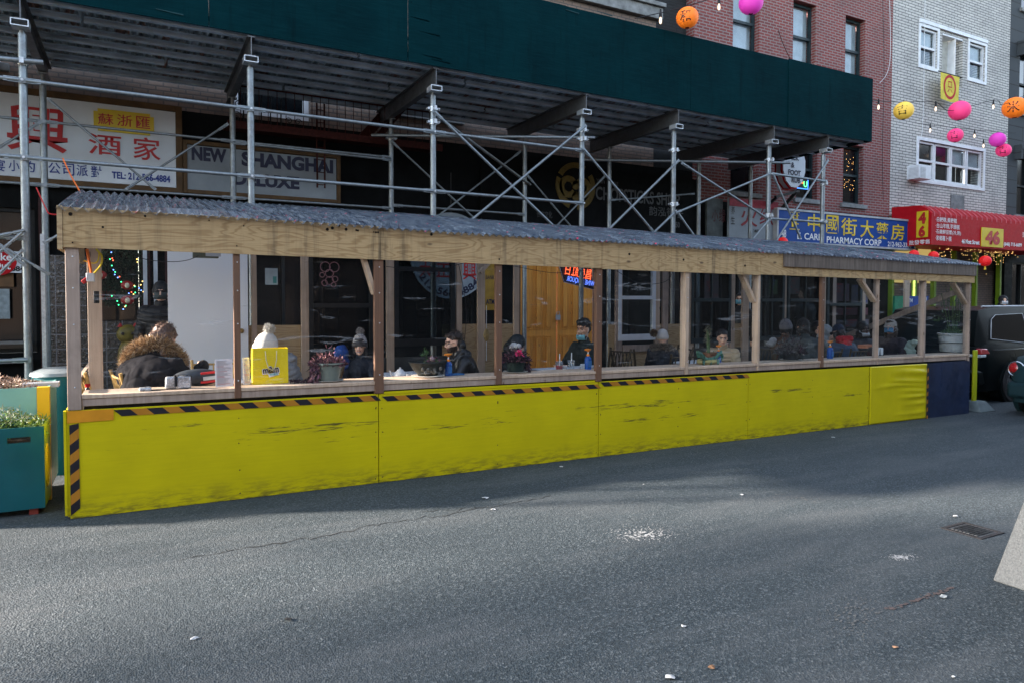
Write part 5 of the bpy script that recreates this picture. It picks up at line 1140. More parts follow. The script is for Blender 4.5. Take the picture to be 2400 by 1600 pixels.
bulb_string('string of bulbs across the red and white brick fronts', [(2045, 235), (2100, 240), (2190, 240), (2230, 260), (2330, 235), (2350, 246), (2400, 225)], [(2059, 254), (2193, 258), (2328, 253)], 9.6)
bulb_string('lower string of bulbs above the air conditioner', [(2145, 289), (2240, 300), (2340, 310), (2380, 312)], [(2180, 308), (2284, 321), (2305, 344)], 11.0)
# cables
wire([at(x, y, Y=11.62) for x, y in ((2085, 0), (2087, 120), (2080, 170), (2062, 195))], label='pale cable hanging down the joint between red and white brick', m=M_white)
wire([at(x, y, Y=11.62) for x, y in ((2069, 0), (2072, 180), (2068, 350), (2070, 470))], label='thin black cable down the red brick wall')
wire([at(x, y, Y=11.6) for x, y in ((2168, 0), (2166, 150), (2162, 300), (2155, 330))], label='thin white cord down the white brick wall', m=M_white)
wire([at(x, y, Y=8.83) for x, y in ((1824, 72), (1836, 105), (1851, 137))], label='thin bent rod leaning on the green parapet', m=M_rust)
M_cab = plain('orange_cable', (.75, .16, .02), .5, 0, .1); M_cay = plain('yellow_cable', (.62, .48, .02), .5, 0, .1)
wire([at(x, y, Y=8.7) for x, y in ((147, 371), (165, 410), (189, 452))], label='orange cord tied to the rail above the roof corner', m=M_cab, r=.008)
wire([at(x, y, Y=8.9) for x, y in ((85, 440), (108, 490), (118, 502), (145, 503))], label='red cord looping beside the second pole', m=M_redL, r=.007)
wire([at(x, y, Y=6.6) for x, y in ((204, 584), (208, 610), (212, 630), (214, 645))], label='orange extension cable hanging in the left corner of the shed', m=M_cab, r=.012)
wire([at(x, y, Y=6.65) for x, y in ((225, 584), (238, 600), (237, 620), (225, 636), (216, 645))], label='yellow cable looped beside the orange extension cable', m=M_cay, r=.009)
wire([at(x, y, Y=6.65) for x, y in ((196, 611), (215, 617), (228, 614), (232, 595), (226, 586))], label='small yellow cable loop near the shed corner', m=M_cay, r=.006)
p = at(203, 657, Y=6.6); b = MB(); b.beam(p+Vector((-.03, 0, -.02)), p+Vector((.03, 0, .03)), .035, .035); o = b.ob('cable_plug', M_redL, bevel=.006); tag(o, 'red plug hanging from the orange cable', 'plug')
p = at(212, 652, Y=6.6); b = MB(); b.box(p.x-.03, p.x+.03, 6.58, 6.62, p.z-.03, p.z+.04); o = b.ob('plug_splitter', M_white, bevel=.006); tag(o, 'small white plug splitter under the yellow cable', 'plug')
p = at(226, 697, Y=6.62); b = MB(); b.box(p.x-.02, p.x+.02, 6.61, 6.63, p.z-.05, p.z+.05); o = b.ob('power_brick', M_dark, bevel=.005); tag(o, 'black adaptor hanging left of the red stickers', 'plug')
def fairy(pts, Y, lab):
    o = wire([at(x, y, Y=Y) for x, y in pts], 'fairy_light_wire', .004, label=lab, cat='wire'); b = MB()
    return o
fairy([(300, 590), (340, 608), (400, 614), (440, 610), (465, 600)], 7.8, 'drooping dark wire before the white panel')
fairy([(905, 625), (960, 632), (1010, 640), (1100, 615), (1190, 622), (1300, 640), (1395, 630)], 8.3, 'dark wire sagging before the round sign and the doors')
fairy([(1445, 635), (1500, 665), (1560, 660), (1580, 630)], 8.3, 'dark wire crossing the white sash window')
fairy([(1075, 620), (1090, 700), (1092, 760), (1086, 815)], 8.6, 'grey cable hanging beside a pale post')
p = at(487, 596, Y=8.2); b = MB(); b.box(p.x-.15, p.x+.10, 8.1, 8.22, p.z-.045, p.z+.05); o = b.ob('floodlight', plain('olive_case', (.09, .10, .07), .5)); tag(o, 'small flood lamp under the roof before the white panel', 'lamp')
b = MB(); b.box(p.x-.03, p.x+.12, 8.085, 8.098, p.z-.03, p.z+.035); b.ob('lens', M_alu, o)
# hanging gold ornament
t = thing('hanging_ornament', 'pale gold leaf shaped ornament hanging on a string beside a brown post', 'ornament', at(1140, 785, Y=8.5)); p = at(1140, 785, Y=8.5); b = MB(); b.lathe([(0, .10), (.03, .06), (.05, 0), (.035, -.06), (0, -.10)], p, 14, sy=.25); b.ob('leaf', plain('gold_leaf', (.32, .22, .08), .5, 0, .3, 30), t); b = MB(); b.tube([(p.x, p.y, p.z+.4), (p.x, p.y, p.z-.35)], .004, 5); b.ob('string', M_white, t)

# ================================================================ street things on the left: planters
M_teal = plain('teal_paint', (.004, .085, .105), .42, 0, .2, 3)
M_tealSun = plain('sunlit_teal', (.20, .42, .38), .45, 0, .15, 3)  # teal made pale to carry the sunlight on the rear planter
M_limeP = plain('lime_side', (.32, .42, .03), .45, 0, .3, 2)
t = thing('planter_box', 'dark teal planter box with a handle slot and low green plants', 'planter', (-1.15, 6.8, 0))
xr = at(107, 1203, Z=0).x; yf_ = 6.52; xl = xr-1.0; zt = at(60, 1001, Y=yf_).z; zl = .055
b = MB(); hx = at(44, 1022, Y=yf_).x; hz = zt-.095; w_, h_ = .075, .022
for (a0, a1, c0_, c1) in ((xl, hx-w_, zl, zt), (hx+w_, xr, zl, zt), (hx-w_, hx+w_, zl, hz-h_), (hx-w_, hx+w_, hz+h_, zt)): b.box(a0, a1, yf_, yf_+.02, c0_, c1)
o = b.ob('front_panel', M_teal, t, ang=0)
b = MB(); b.box(xr-.02, xr-.0005, yf_+.0205, yf_+.42, zl, zt-.002); b.ob('side_panel', M_limeP, t, 'lime green side panel with yellow rings')
b = MB(); b.box(xl, xr-.021, yf_+.40, yf_+.42, zl, zt-.004); b.ob('back_panel', M_teal, t); b = MB(); b.box(xl+.02, xr-.02, yf_+.021, yf_+.399, zl, zt-.10); b.ob('soil', plain('soil', (.03, .02, .014), .9, 0, .4, 30, .6), t)
b = MB()
for r in (.13, .09, .06): b.tube([(xr+.002, yf_+.16+r*.8*math.cos(a*.3491), .36+r*1.3*math.sin(a*.3491)) for a in range(19)], .009, 6)
b.ob('ring_emblem', M_goldL, t)
for dx in (-.08, -.9):
    b = MB(); b.box(xr+dx-.03, xr+dx+.03, yf_+.03, yf_+.1, 0, zl); b.ob('foot', plain('red_foot', (.22, .04, .03), .6), t)
M_herb = plain('pale_herb', (.16, .26, .07), .7, 0, .4, 20, 0); M_herb2 = plain('grey_green_herb', (.34, .38, .28), .7, 0, .3, 20, 0)
rr = random.Random(21); pts = []; pts2 = []
for i in range(2600):
    x = rr.uniform(xl+.02, xr-.02); y = rr.uniform(yf_+.02, yf_+.38); hh = rr.random()**.7*(.22-.10*max(0, (x-xr+.25)/.25)); (pts if hh < .12 or rr.random() < .3 else pts2).append((x+rr.gauss(0, .012), y, zt-.09+hh))
b = MB(); b.blades(pts, .035, .012, rr); b.ob('leaves', M_herb, t, ang=0, kind='stuff'); b = MB(); b.blades(pts2, .028, .008, rr); b.ob('seed_heads', M_herb2, t, ang=0, kind='stuff')
# rear planter, full of dry plants; sunlight and shade put into its colours
t = thing('planter_box', 'tall teal planter coloured as sunlit, full of dry brown stalks with a yellow corner post', 'planter', (-1.3, 7.1, 0))
xr2 = -.665; y2 = 6.98; z2 = at(60, 908, Y=y2).z; b = MB(); b.box(xr2-1.15, xr2-.09, y2, y2+.02, z2-.26, z2); b.ob('front_panel', M_tealSun, t); b = MB(); b.box(xr2-1.15, xr2-.09, y2+.003, y2+.02, .08, z2-.263); b.ob('front_panel', plain('shaded_teal', (.02, .05, .05), .6), t, 'lower board with shade put in its colour')
b = MB(); b.box(xr2-.088, xr2, y2-.012, y2+.06, 0.0, z2+.0); b.ob('corner_post', plain('yellow_post', (.72, .44, .02), .42, 0, .1, 4), t, 'yellow corner post')
b = MB(); b.box(xr2-.02, xr2-.002, y2+.062, y2+.6, .1, z2); b.ob('side_panel', M_tealSun, t); b = MB(); b.box(xr2-1.15, xr2-.022, y2+.58, y2+.6, .1, z2-.003); b.ob('back_panel', M_tealSun, t); b = MB(); b.box(xr2-1.12, xr2-.022, y2+.021, y2+.579, .1, z2-.05); b.ob('soil', MATS['soil'], t)
rr = random.Random(22); pts = []
for i in range(3200):
    u = rr.random(); x = xr2-1.1+1.02*u; y = y2+.03+.5*rr.random(); top = .10*math.exp(-((u-.55)/.33)**2)*1.1+.01; pts.append((x, y, z2-.03+rr.random()*top))
b = MB(); b.blades(pts, .035, .009, rr, mi=0); n1 = len(b.f); b.mi = [rr.randrange(3) for _ in b.f]; b.ob('dry_stalks', [plain('dry_stalk', (.40, .26, .18), .8, 0, .4, 40, 0), plain('dry_stalk_dark', (.14, .085, .06), .8, 0, .4, 40, 0), plain('dry_stalk_pale', (.58, .46, .36), .8, 0, .3, 40, 0)], t, ang=0, kind='stuff')
b = MB(); p = at(120, 903, Y=7.2); b.box(p.x-.2, p.x+.06, 7.12, 7.25, z2-.02, z2+.02); b.ob('plastic_liner', M_alu, t)
# bin behind
t = thing('litter_bin', 'round teal bin with a grey lid behind the rear planter', 'bin', (-.75, 8.0, 0)); c_ = at(128, 872, Y=8.1); b = MB(); b.lathe([(.20, 0), (.24, c_.z-.04), (.24, c_.z)], (c_.x+.05, 8.1, 0), 24); b.ob('body', M_teal, t); b = MB(); b.lathe([(.0, .05), (.16, .045), (.25, .01), (.26, -.02), (.24, -.02)], (c_.x+.05, 8.1, c_.z), 24); b.ob('lid', plain('grey_lid', (.20, .23, .24), .35), t)
# delineator post with rubber base
t = thing('delineator_post', 'yellow green flat delineator post on a rubber base at the end of the barrier', 'road post', (12.15, 6.35, gz(12))); p = at(2284, 932, Y=6.42); q = at(2284, 820, Y=6.42); b = MB(); b.box(p.x-.06, p.x+.05, 6.41, 6.44, gz(12)+.15, q.z); b.ob('post', plain('yellow_green_plastic', (.42, .46, .01), .45, 0, .1), t, bevel=.008)
b = MB(); zg = gz(12); b.box(p.x-.18, p.x+.26, 6.22, 6.62, zg, zg+.16, top=(p.x-.1, p.x+.14, 6.32, 6.52)); b.ob('base', plain('grey_rubber', (.10, .13, .14), .7, 0, .3), t, bevel=.01)
# concrete block
t = None; p = at(2325, 1358, Z=gz(4.5)); b = MB(); L_ = 1.2; b.box(p.x, p.x+L_, p.y-.9, p.y, gz(5)+.0, gz(5)+1.15, top=(p.x+.36, p.x+L_-.36, p.y-.70, p.y-.20))
k = NT('speckled_concrete'); co = k.coord(); n = k.noise(co, 90, 3, .7); k.col(k.ramp(n, (.3, (.055, .062, .066)), (.5, (.085, .093, .097)), (.7, (.115, .125, .13)))); k.set(rough=.85); k.bump(n, .5, .004)
b.v = [v for v in b.v]
o = b.ob('concrete_block', k.m, bevel=.012); tag(o, 'speckled grey concrete block with sloping sides at the right edge', 'concrete block')
b = MB(); q = at(2387, 1161, Y=p.y-.12); 

# ================================================================ things standing on the counter
def cz(X): return gz(X)+CT
M_leafP = plain('purple_leaf', (.16, .06, .085), .6, 0, .5, 30, 0); M_leafPd = plain('dark_purple_leaf', (.035, .016, .028), .55, 0, .5, 30, 0); M_leafPk = plain('pink_dry_leaf', (.40, .20, .18), .7, 0, .4, 30, 0); M_leafG = plain('green_leaf', (.04, .085, .025), .5, 0, .5, 20, 0)
M_saucer = plain('cream_saucer', (.50, .46, .40), .4, 0, .15)
def leafy(t, c, rx, rz, n, mats, seed, trail=None, L=.045, wd=.014, name='leaves'):
    rr = random.Random(seed); pts = []; dirs = []
    for i in range(n):
        a = rr.uniform(0, 6.283); r = math.sqrt(rr.random()); z = abs(rr.gauss(0, .5))
        pts.append((c[0]+rx*r*math.cos(a), c[1]+rx*.8*r*math.sin(a), c[2]+rz*z*(1.1-r*r))); dirs.append((math.cos(a)*r, math.sin(a)*r, .5))
    if trail:
        for i in range(trail[3]): u = rr.random(); pts.append((c[0]+trail[0]*(.8+.3*u)+rr.gauss(0, .018), c[1]+trail[1]+rr.gauss(0, .02), c[2]-trail[2]*u)); dirs.append((trail[0], 0, -.6))
    b = MB(); b.blades(pts, L, wd, rr, .8, dirs=dirs); b.mi = [rr.randrange(len(mats)) for _ in b.f]; 
    # keep both faces of a blade in one colour
    for i in range(0, len(b.mi)-1, 2): b.mi[i+1] = b.mi[i]
    b.ob(name, mats, t, ang=0)
def pot(label, px, pyb, Y, rt, rb, h, mat_, seed, mats, n, lx, lz, trail=None, rib=False, saucer=True, cat='potted plant', L=.045):
    p = at(px, pyb, Y=Y); z = cz(p.x)+.012; t = thing('potted_plant', label, cat, (p.x, Y, cz(p.x)))
    if saucer: b = MB(); b.lathe([(0, .001), (rb*1.2, .001), (rb*1.5, .014), (rb*1.46, .016), (rb*1.1, .008), (0, .008)], (p.x, Y, cz(p.x)), 28); b.ob('saucer', M_saucer, t)
    b = MB(); nn = 32; vs = []; prof = [(rb*.96, 0), (rb, .01), (rb+(rt-rb)*.55, h*.6), (rt*.97, h*.9), (rt*1.06, h*.93), (rt*1.06, h), (rt*.94, h), (rt*.9, h*.86), (0, h*.84)]
    b.lathe(prof, (p.x, Y, z), nn)
    if rib:
        for i, v in enumerate(b.v):
            a = math.atan2(v[1]-Y, v[0]-p.x); f = 1+(.035*math.cos(a*16) if v[2] < z+h*.9 else 0); b.v[i] = (p.x+(v[0]-p.x)*f, Y+(v[1]-Y)*f, v[2])
    b.ob('pot', mat_, t, ang=50); leafy(t, (p.x, Y, z+h*.85), lx, lz, n, mats, seed, trail, L); return t, p
pot('grey green fluted pot of trailing dry purple plant', 769, 899, 6.46, .135, .095, .165, plain('sage_pot', (.22, .25, .21), .35, 0, .2, 8), 31, [M_leafP, M_leafPk, M_leafPd, M_leafP], 700, .155, .10, (-.15, -.06, .17, 420), rib=True)
# fallen dry runner on the counter
rr = random.Random(33); b = MB(); P = [at(684+i*6, 907-1.5*math.sin(i), Y=6.42) for i in range(9)]; b.blades([(p.x+rr.gauss(0, .01), 6.42+rr.gauss(0, .012), cz(p.x)+.008+rr.random()*.02) for p in P for _ in range(22)], .025, .008, rr); o = b.ob('plant_runner', M_leafPd, ang=0); tag(o, 'black dried runner lying on the counter left of the fluted pot', 'plant debris')
# stone bowl planter
p = at(1003, 886, Y=6.48); t = thing('bowl_planter', 'wide dark stone bowl planter with a small succulent and pebbles', 'potted plant', (p.x, 6.48, cz(p.x))); z = cz(p.x); b = MB(); b.lathe([(0, .001), (.14, .001), (.17, .014), (.16, .016), (0, .008)], (p.x, 6.48, z), 28); b.ob('saucer', M_saucer, t)
b = MB(); b.lathe([(.10, .012), (.105, .025), (.15, .07), (.195, .145), (.205, .148), (.20, .155), (.18, .15), (0, .13)], (p.x, 6.48, z), 36, sy=.72); b.ob('bowl', plain('dark_stone_bowl', (.014, .018, .016), .5, 0, .6, 18, .6, 40), t, ang=50)
b = MB(); rr = random.Random(5)
for i in range(9): b.sphere((p.x+rr.uniform(-.1, .1), 6.48-.095-rr.random()*.02, z+rr.uniform(.05, .09)), (.018, .01, .022), 8, 6)
b.ob('relief_pebbles', plain('relief_stone', (.12, .11, .09), .6), t)
leafy(t, (p.x+.05, 6.48, z+.14), .08, .05, 130, [M_leafG, M_leafP], 41, L=.03); b = MB(); b.tube([(p.x-.01, 6.48, z+.14), (p.x-.02, 6.48, z+.22), (p.x-.045, 6.47, z+.29)], .005, 6); b.ob('stem', M_leafG, t); leafy(t, (p.x-.04, 6.47, z+.21), .03, .06, 26, [M_leafG], 42, L=.05)
b = MB(); b.sphere((p.x+.035, 6.46, z+.175), (.026, .02, .03), 12, 8); b.ob('quartz', plain('pink_quartz', (.35, .22, .22), .3), t)
pt, p = pot('dark green pot of almost black leaves with one pink flower', 1208, 879, 6.5, .105, .09, .13, plain('dark_green_pot', (.015, .03, .025), .35, 0, .3), 51, [M_leafPd, M_leafPd, M_leafP], 620, .16, .12, (.14, -.02, .15, 120))
b = MB(); rr = random.Random(52); b.blades([(p.x-.005+rr.gauss(0, .02), 6.42, cz(p.x)+.215+rr.gauss(0, .012)) for _ in range(60)], .03, .016, rr); b.ob('flower', plain('hot_pink_petal', (.80, .04, .18), .6, 0, .15, 30, 0), pt, ang=0)
pt, p = pot('terracotta brown pot with a tall thorny cactus', 1664, 858, 6.62, .10, .08, .12, plain('terracotta_pot', (.16, .07, .035), .6, 0, .3), 61, [M_leafG], 30, .06, .03, saucer=False, L=.03)
b = MB(); b.tube([(p.x-.03, 6.62, cz(p.x)+.11), (p.x-.035, 6.62, cz(p.x)+.27), (p.x-.05, 6.62, cz(p.x)+.42)], [.024, .022, .012], 10); b.ob('cactus', M_leafG, pt); b = MB(); rr = random.Random(62); b.blades([(p.x-.045+rr.gauss(0, .02), 6.62+rr.gauss(0, .02), cz(p.x)+rr.uniform(.26, .47)) for _ in range(170)], .045, .004, rr); b.ob('thorns', plain('grey_thorn', (.18, .17, .12), .8, 0, .2, 30, 0), pt, ang=0)
p = at(1657, 866, Y=6.47); t = thing('dragon_planter', 'green glazed dragon shaped planter with a cream belly before the cactus', 'planter', (p.x, 6.47, cz(p.x))); z = cz(p.x); b = MB(); b.lathe([(0, .0), (.12, .002), (.155, .03), (.15, .06), (.13, .065), (0, .05)], (p.x, 6.47, z), 24, sy=.6); b.ob('belly', plain('cream_glaze', (.38, .34, .14), .4, 0, .4, 14), t)
b = MB(); P = [(-.20, .10), (-.215, .15), (-.17, .135), (-.13, .10), (-.09, .075), (-.03, .068), (.04, .072), (.09, .085), (.13, .12), (.17, .14), (.20, .10), (.19, .05)]; b.tube([(p.x+u, 6.41, z+v) for u, v in P], [.02, .026, .03, .03, .024, .02, .02, .022, .026, .026, .018, .008], 10); rr = random.Random(8)
for i in range(40): u, v = rr.choice(P); b.lathe([(0, .022), (.009, 0)], (p.x+u+rr.gauss(0, .01), 6.40+rr.gauss(0, .01), z+v+.015), 6)
for u in (-.12, .0, .12): b.tube([(p.x+u, 6.40, z+.06), (p.x+u-.02, 6.385, z+.005)], [.018, .014], 8)
b.ob('dragon', plain('jade_glaze', (.05, .15, .10), .3, 0, .5, 20), t)
pot('black leaved plant on a white saucer near the fourth bay', 1853, 850, 6.5, .11, .10, .10, plain('black_pot', (.015, .016, .018), .5), 71, [M_leafPd, plain('black_leaf', (.012, .014, .016), .6, 0, .4, 30, 0), plain('grey_stalk', (.12, .12, .12), .8, 0, .4, 30, 0)], 900, .23, .26, (.16, 0, .15, 60))
pt, p = pot('white bucket planter with a tall leafy plant at the far end of the counter', 2230, 833, 6.62, .20, .17, .30, plain('white_bucket', (.44, .45, .43), .45, 0, .25, 5), 81, [M_leafG], 200, .16, .15, saucer=False, L=.08)
b = MB(); rr = random.Random(82)
for i in range(7):
    a = rr.uniform(-.3, .3); b.tube([(p.x+a*.3, 6.62, cz(p.x)+.25), (p.x+a*.8, 6.62, cz(p.x)+.6), (p.x+a*1.3-.05, 6.62, cz(p.x)+rr.uniform(.8, 1.15))], .006, 5)
b.ob('stem', M_leafG, pt); leafy(pt, (p.x-.05, 6.62, cz(p.x)+.5), .26, .5, 80, [M_leafG, plain('dark_leaf', (.015, .03, .015), .5, 0, .4, 20, 0)], 83, L=.10, name='foliage')
b = MB(); b.tube([(p.x+.2*math.cos(a*.314)*.98, 6.62+.2*math.sin(a*.314)*.98, cz(p.x)+.16) for a in range(21)], .006, 6); b.ob('band', M_dark, pt)
# spray bottles
def spray(px, pyb, Y, label, s_=1., seed=0):
    p = at(px, pyb, Y=Y); z = cz(p.x); t = thing('sanitizer_bottle', label, 'pump bottle', (p.x, Y, z), group='blue pump bottles with orange heads on the counter'); b = MB()
    b.lathe([(0, 0), (.036*s_, .001), (.037*s_, .01), (.037*s_, .115*s_), (.031*s_, .13*s_), (.014*s_, .142*s_), (.0, .143*s_)], (p.x, Y, z), 24); b.ob('bottle', plain('blue_plastic', (.008, .075, .30), .22, 0, .1), t, ang=50)
    b = MB(); b.box(p.x-.018*s_, p.x+.022*s_, Y-.0385*s_, Y-.0372*s_, z+.03*s_, z+.095*s_); b.ob('label', plain('blue_label', (.04, .16, .38), .4), t)
    b = MB(); b.lathe([(.015*s_, .143*s_), (.017*s_, .16*s_), (.010*s_, .165*s_)], (p.x, Y, z), 14); b.lathe([(.006*s_, .185*s_), (.014*s_, .197*s_), (.034*s_, .212*s_), (.033*s_, .22*s_), (0, .223*s_)], (p.x, Y, z), 16); b.tube([(p.x-.01, Y, z+.205*s_), (p.x-.042*s_, Y, z+.212*s_)], .008, 8); b.ob('pump', plain('orange_plastic', (.85, .26, .015), .35, 0, .1), t, ang=50)
    b = MB(); b.lathe([(.008*s_, .165*s_), (.008*s_, .186*s_)], (p.x, Y, z), 10); b.ob('neck', M_white, t)
spray(1051, 887, 6.47, 'blue pump bottle beside the stone bowl planter', 1.02); spray(1378, 872, 6.5, 'blue pump bottle beside the drinks and the third brown post', 1.05)
spray(1945, 850, 6.5, 'blue pump bottle before the red scarf diner', 1.12); spray(1684, 851, 6.62, 'pump bottle mostly hidden behind the dragon planter', 1.0)
p = at(1071, 884, Y=6.5); b = MB(); b.box(p.x-.10, p.x+.07, 6.46, 6.55, cz(p.x)+.001, cz(p.x)+.016); o = b.ob('blue_cloth', plain('blue_cloth', (.02, .12, .30), .8, 0, .3, 20), bevel=.006); tag(o, 'folded blue cloth lying beside the stone bowl', 'cloth')
# gift bag: open topped box with rope handles and printed letters
p0, p1 = at(592, 905, Y=6.46), at(677, 905, Y=6.46); t = thing('gift_bag', 'glossy yellow paper gift bag with rope handles standing on the counter', 'gift bag', ((p0.x+p1.x)/2, 6.5, cz(p0.x))); z = cz(p0.x); H = .315; xa, xb = p0.x+.0, p1.x-.005
M_bag = plain('yellow_bag', (.78, .60, .015), .22, 0, .06, 3, .1, 8); b = MB(); th = .0015
b.add([(xa, 6.45, z), (xb, 6.45, z), (xb-.002, 6.455, z+H), (xa+.004, 6.455, z+H)], [(0, 1, 2, 3)]); b.add([(xa, 6.57, z), (xb, 6.57, z), (xb-.002, 6.56, z+H), (xa+.004, 6.56, z+H)], [(0, 1, 2, 3)])
b.add([(xa, 6.45, z), (xa, 6.57, z), (xa+.004, 6.56, z+H), (xa-.006, 6.51, z+H*.55), (xa+.004, 6.455, z+H)], [(0, 1, 3), (1, 2, 3), (2, 4, 3), (4, 0, 3)]); b.add([(xb, 6.45, z), (xb, 6.57, z), (xb-.002, 6.56, z+H), (xb+.004, 6.51, z+H*.5), (xb-.002, 6.455, z+H)], [(0, 1, 3), (1, 2, 3), (2, 4, 3), (4, 0, 3)]); b.add([(xa, 6.45, z+.001), (xb, 6.45, z+.001), (xb, 6.57, z+.001), (xa, 6.57, z+.001)], [(0, 1, 2, 3)])
b.ob('paper', M_bag, t, ang=0); b = MB(); w_ = xb-xa
for yy in (6.447,): b.tube([(xa+w_*.35+.03*math.sin(0), yy, z+H-.02), (xa+w_*.37, yy-.008, z+H-.10), (xa+w_*.43, yy-.01, z+H-.17), (xa+w_*.53, yy-.012, z+H-.195), (xa+w_*.61, yy-.01, z+H-.17), (xa+w_*.66, yy-.008, z+H-.10), (xa+w_*.67, yy, z+H-.02)], .0042, 8)
b.ob('rope_handle', plain('cream_rope', (.75, .66, .35), .8), t)
text('m&m', 'lettering', plain('brown_print', (.035, .012, .01), .4), t, (xa+w_*.50, 6.4445, z+.128), w=w_*.44, h=.058, bold=.03, rot=R(5), depth=.0025); text('m&m', 'lettering_edge', M_whiteL, t, (xa+w_*.50, 6.4455, z+.126), w=w_*.48, h=.07, bold=.07, rot=R(5), depth=.001)
b = MB(); b.beam((xa+w_*.44, 6.446, z+.075), (xa+w_*.72, 6.446, z+.095), .003, .03); b.ob('print_strip', M_whiteL, t); b = MB()
text('WORLD', 'lettering', plain('teal_print', (.05, .35, .36), .5), t, (xa+w_*.58, 6.4425, z+.085), w=w_*.24, h=.018, bold=.04, rot=R(5), depth=.002)
# menus
def menu(x0, y0, x1, y1, Y, label, seed):
    p, q = at(x0, y0, Y=Y), at(x1, y1, Y=Y); z = cz(p.x)+.001; t = thing('menu_card', label, 'menu', ((p.x+q.x)/2, Y, z)); b = MB(); b.add([(p.x, Y-.02, z), (q.x, Y-.02, z), (q.x, Y+.03, p.z), (p.x, Y+.03, p.z), (p.x, Y-.018, z), (q.x, Y-.018, z), (q.x, Y+.032, p.z), (p.x, Y+.032, p.z)], [(0, 1, 2, 3), (7, 6, 5, 4), (0, 3, 7, 4), (1, 5, 6, 2)]); b.ob('sheet', plain('menu_paper', (.62, .60, .60), .5, 0, .04, 4), t, ang=0)
    rr = random.Random(seed); H = p.z-z; red = MB(); gr = MB(); n = 26
    for i in range(n):
        v = .06+.9*i/n; isr = i in (1, 8, 9, 14, 19); L_ = (q.x-p.x)*rr.uniform(.4, .85); a = p.x+.012; yy = Y-.0215+.05*v; zz_ = z+H*v
        (red if isr else gr).box(a, a+L_, yy-.001, yy, zz_, zz_+H*.010)
    red.ob('red_print', M_redL, t, ang=0); gr.ob('grey_print', plain('grey_print', (.25, .25, .28), .6), t, ang=0)
menu(504, 842, 546, 918, 6.42, 'menu card leaning left of the first brown post', 1); menu(569, 838, 586, 915, 6.5, 'menu card between the first brown post and the yellow bag', 2)
# silver handbag with strap
p = at(418, 915, Y=6.44); t = thing('handbag', 'small silver handbag with its strap on the counter', 'handbag', (p.x, 6.46, cz(p.x))); z = cz(p.x); M_silver = plain('silver_leather', (.48, .50, .52), .25, .5, .5, 18, .6, 25)
b = MB(); b.box(p.x-.10, p.x+.0, 6.43, 6.50, z, z+.10, top=(p.x-.095, p.x-.01, 6.445, 6.49)); b.box(p.x-.02, p.x+.10, 6.40, 6.48, z, z+.105, top=(p.x-.012, p.x+.095, 6.415, 6.47)); b.ob('body', M_silver, t, bevel=.012); b = MB(); b.box(p.x-.03, p.x-.012, 6.395, 6.485, z+.02, z+.112); b.tube([(p.x-.01, 6.42, z+.115), (p.x+.05, 6.41, z+.112), (p.x+.10, 6.42, z+.10), (p.x+.103, 6.40, z+.02)], .004, 6); b.ob('trim', M_blackL, t)
P = [at(x, y, Y=6.40) for x, y in ((326, 912), (345, 914), (372, 917), (400, 922), (430, 919), (440, 915))]; b = MB()
for a_, c_ in zip(P[:-1], P[1:]): b.beam((a_.x, 6.36, cz(a_.x)+.006), (c_.x, 6.36+.01, cz(c_.x)+.006), .03, .004)
b.ob('strap', M_blackL, t); b = MB(); b.box(P[0].x, P[0].x+.09, 6.33, 6.42, z+.001, z+.03); b.ob('wrist_band', M_silver, t, bevel=.01)
p = at(470, 905, Y=6.56); t = thing('backpack', 'dark slumped backpack with red stripes beside the silver bag', 'backpack', (p.x, 6.58, cz(p.x))); z = cz(p.x); b = MB(); b.sphere((p.x-.02, 6.60, z+.07), (.20, .07, .075), 20, 12); b.v = [(x, y, max(z+.001, q)) for x, y, q in b.v]; b.ob('body', plain('slate_nylon', (.035, .042, .05), .5, 0, .4, 14, .4, 20), t); b = MB()
for dz, m in ((.105, 0), (.03, 0)): b.beam((p.x+.0, 6.545 if dz > .05 else 6.53, z+dz), (p.x+.13, 6.555 if dz > .05 else 6.535, z+dz+.01), .02, .02)
b.ob('red_stripe', M_redL, t, bevel=.004); b = MB(); b.beam((p.x+.02, 6.528, z+.062), (p.x+.12, 6.53, z+.07), .012, .03); b.ob('grey_patch', M_alu, t)

# ================================================================ tables, tableware, chairs
M_cloth = plain('white_tablecloth', (.60, .62, .64), .8, 0, .08, 6); M_china = plain('white_china', (.62, .64, .65), .25, 0, .06)
FLZ = .12
def table(x0, x1, y0, y1, label, cloth=True, h=.77):
    zf = gz((x0+x1)/2)+FLZ; zt = gz((x0+x1)/2)+h+.10; t = thing('dining_table', label, 'table', ((x0+x1)/2, (y0+y1)/2, zf)); b = MB(); b.box(x0, x1, y0, y1, zt-.03, zt); b.ob('tabletop', M_cloth if cloth else M_black, t, bevel=.01)
    b = MB(); b.tube([((x0+x1)/2, (y0+y1)/2, zf+.03), ((x0+x1)/2, (y0+y1)/2, zt-.03)], .035, 12); b.ob('pedestal', M_black, t); b = MB(); b.box((x0+x1)/2-.25, (x0+x1)/2+.25, (y0+y1)/2-.03, (y0+y1)/2+.03, zf, zf+.03); b.box((x0+x1)/2-.03, (x0+x1)/2+.03, (y0+y1)/2-.25, (y0+y1)/2+.25, zf+.0005, zf+.0295); b.ob('base', M_black, t); return zt
zt1 = table(.45, 1.05, 6.75, 7.9, 'white table between the fur hood diner and the white beanie diner')
zt2 = table(2.45, 3.1, 6.72, 7.9, 'white table before the smiling diner in the pompom hat')
zt3 = table(4.42, 5.3, 6.72, 7.7, 'white clothed table holding the drinks')
zt4 = table(6.9, 7.5, 6.75, 7.9, 'white table between the fur hood and the tan jacket')
zt5 = table(9.1, 9.9, 6.75, 7.5, 'dark table under the crowded diners', False); zt6 = table(10.8, 11.4, 6.8, 7.6, 'dark table near the far end of the shed', False)
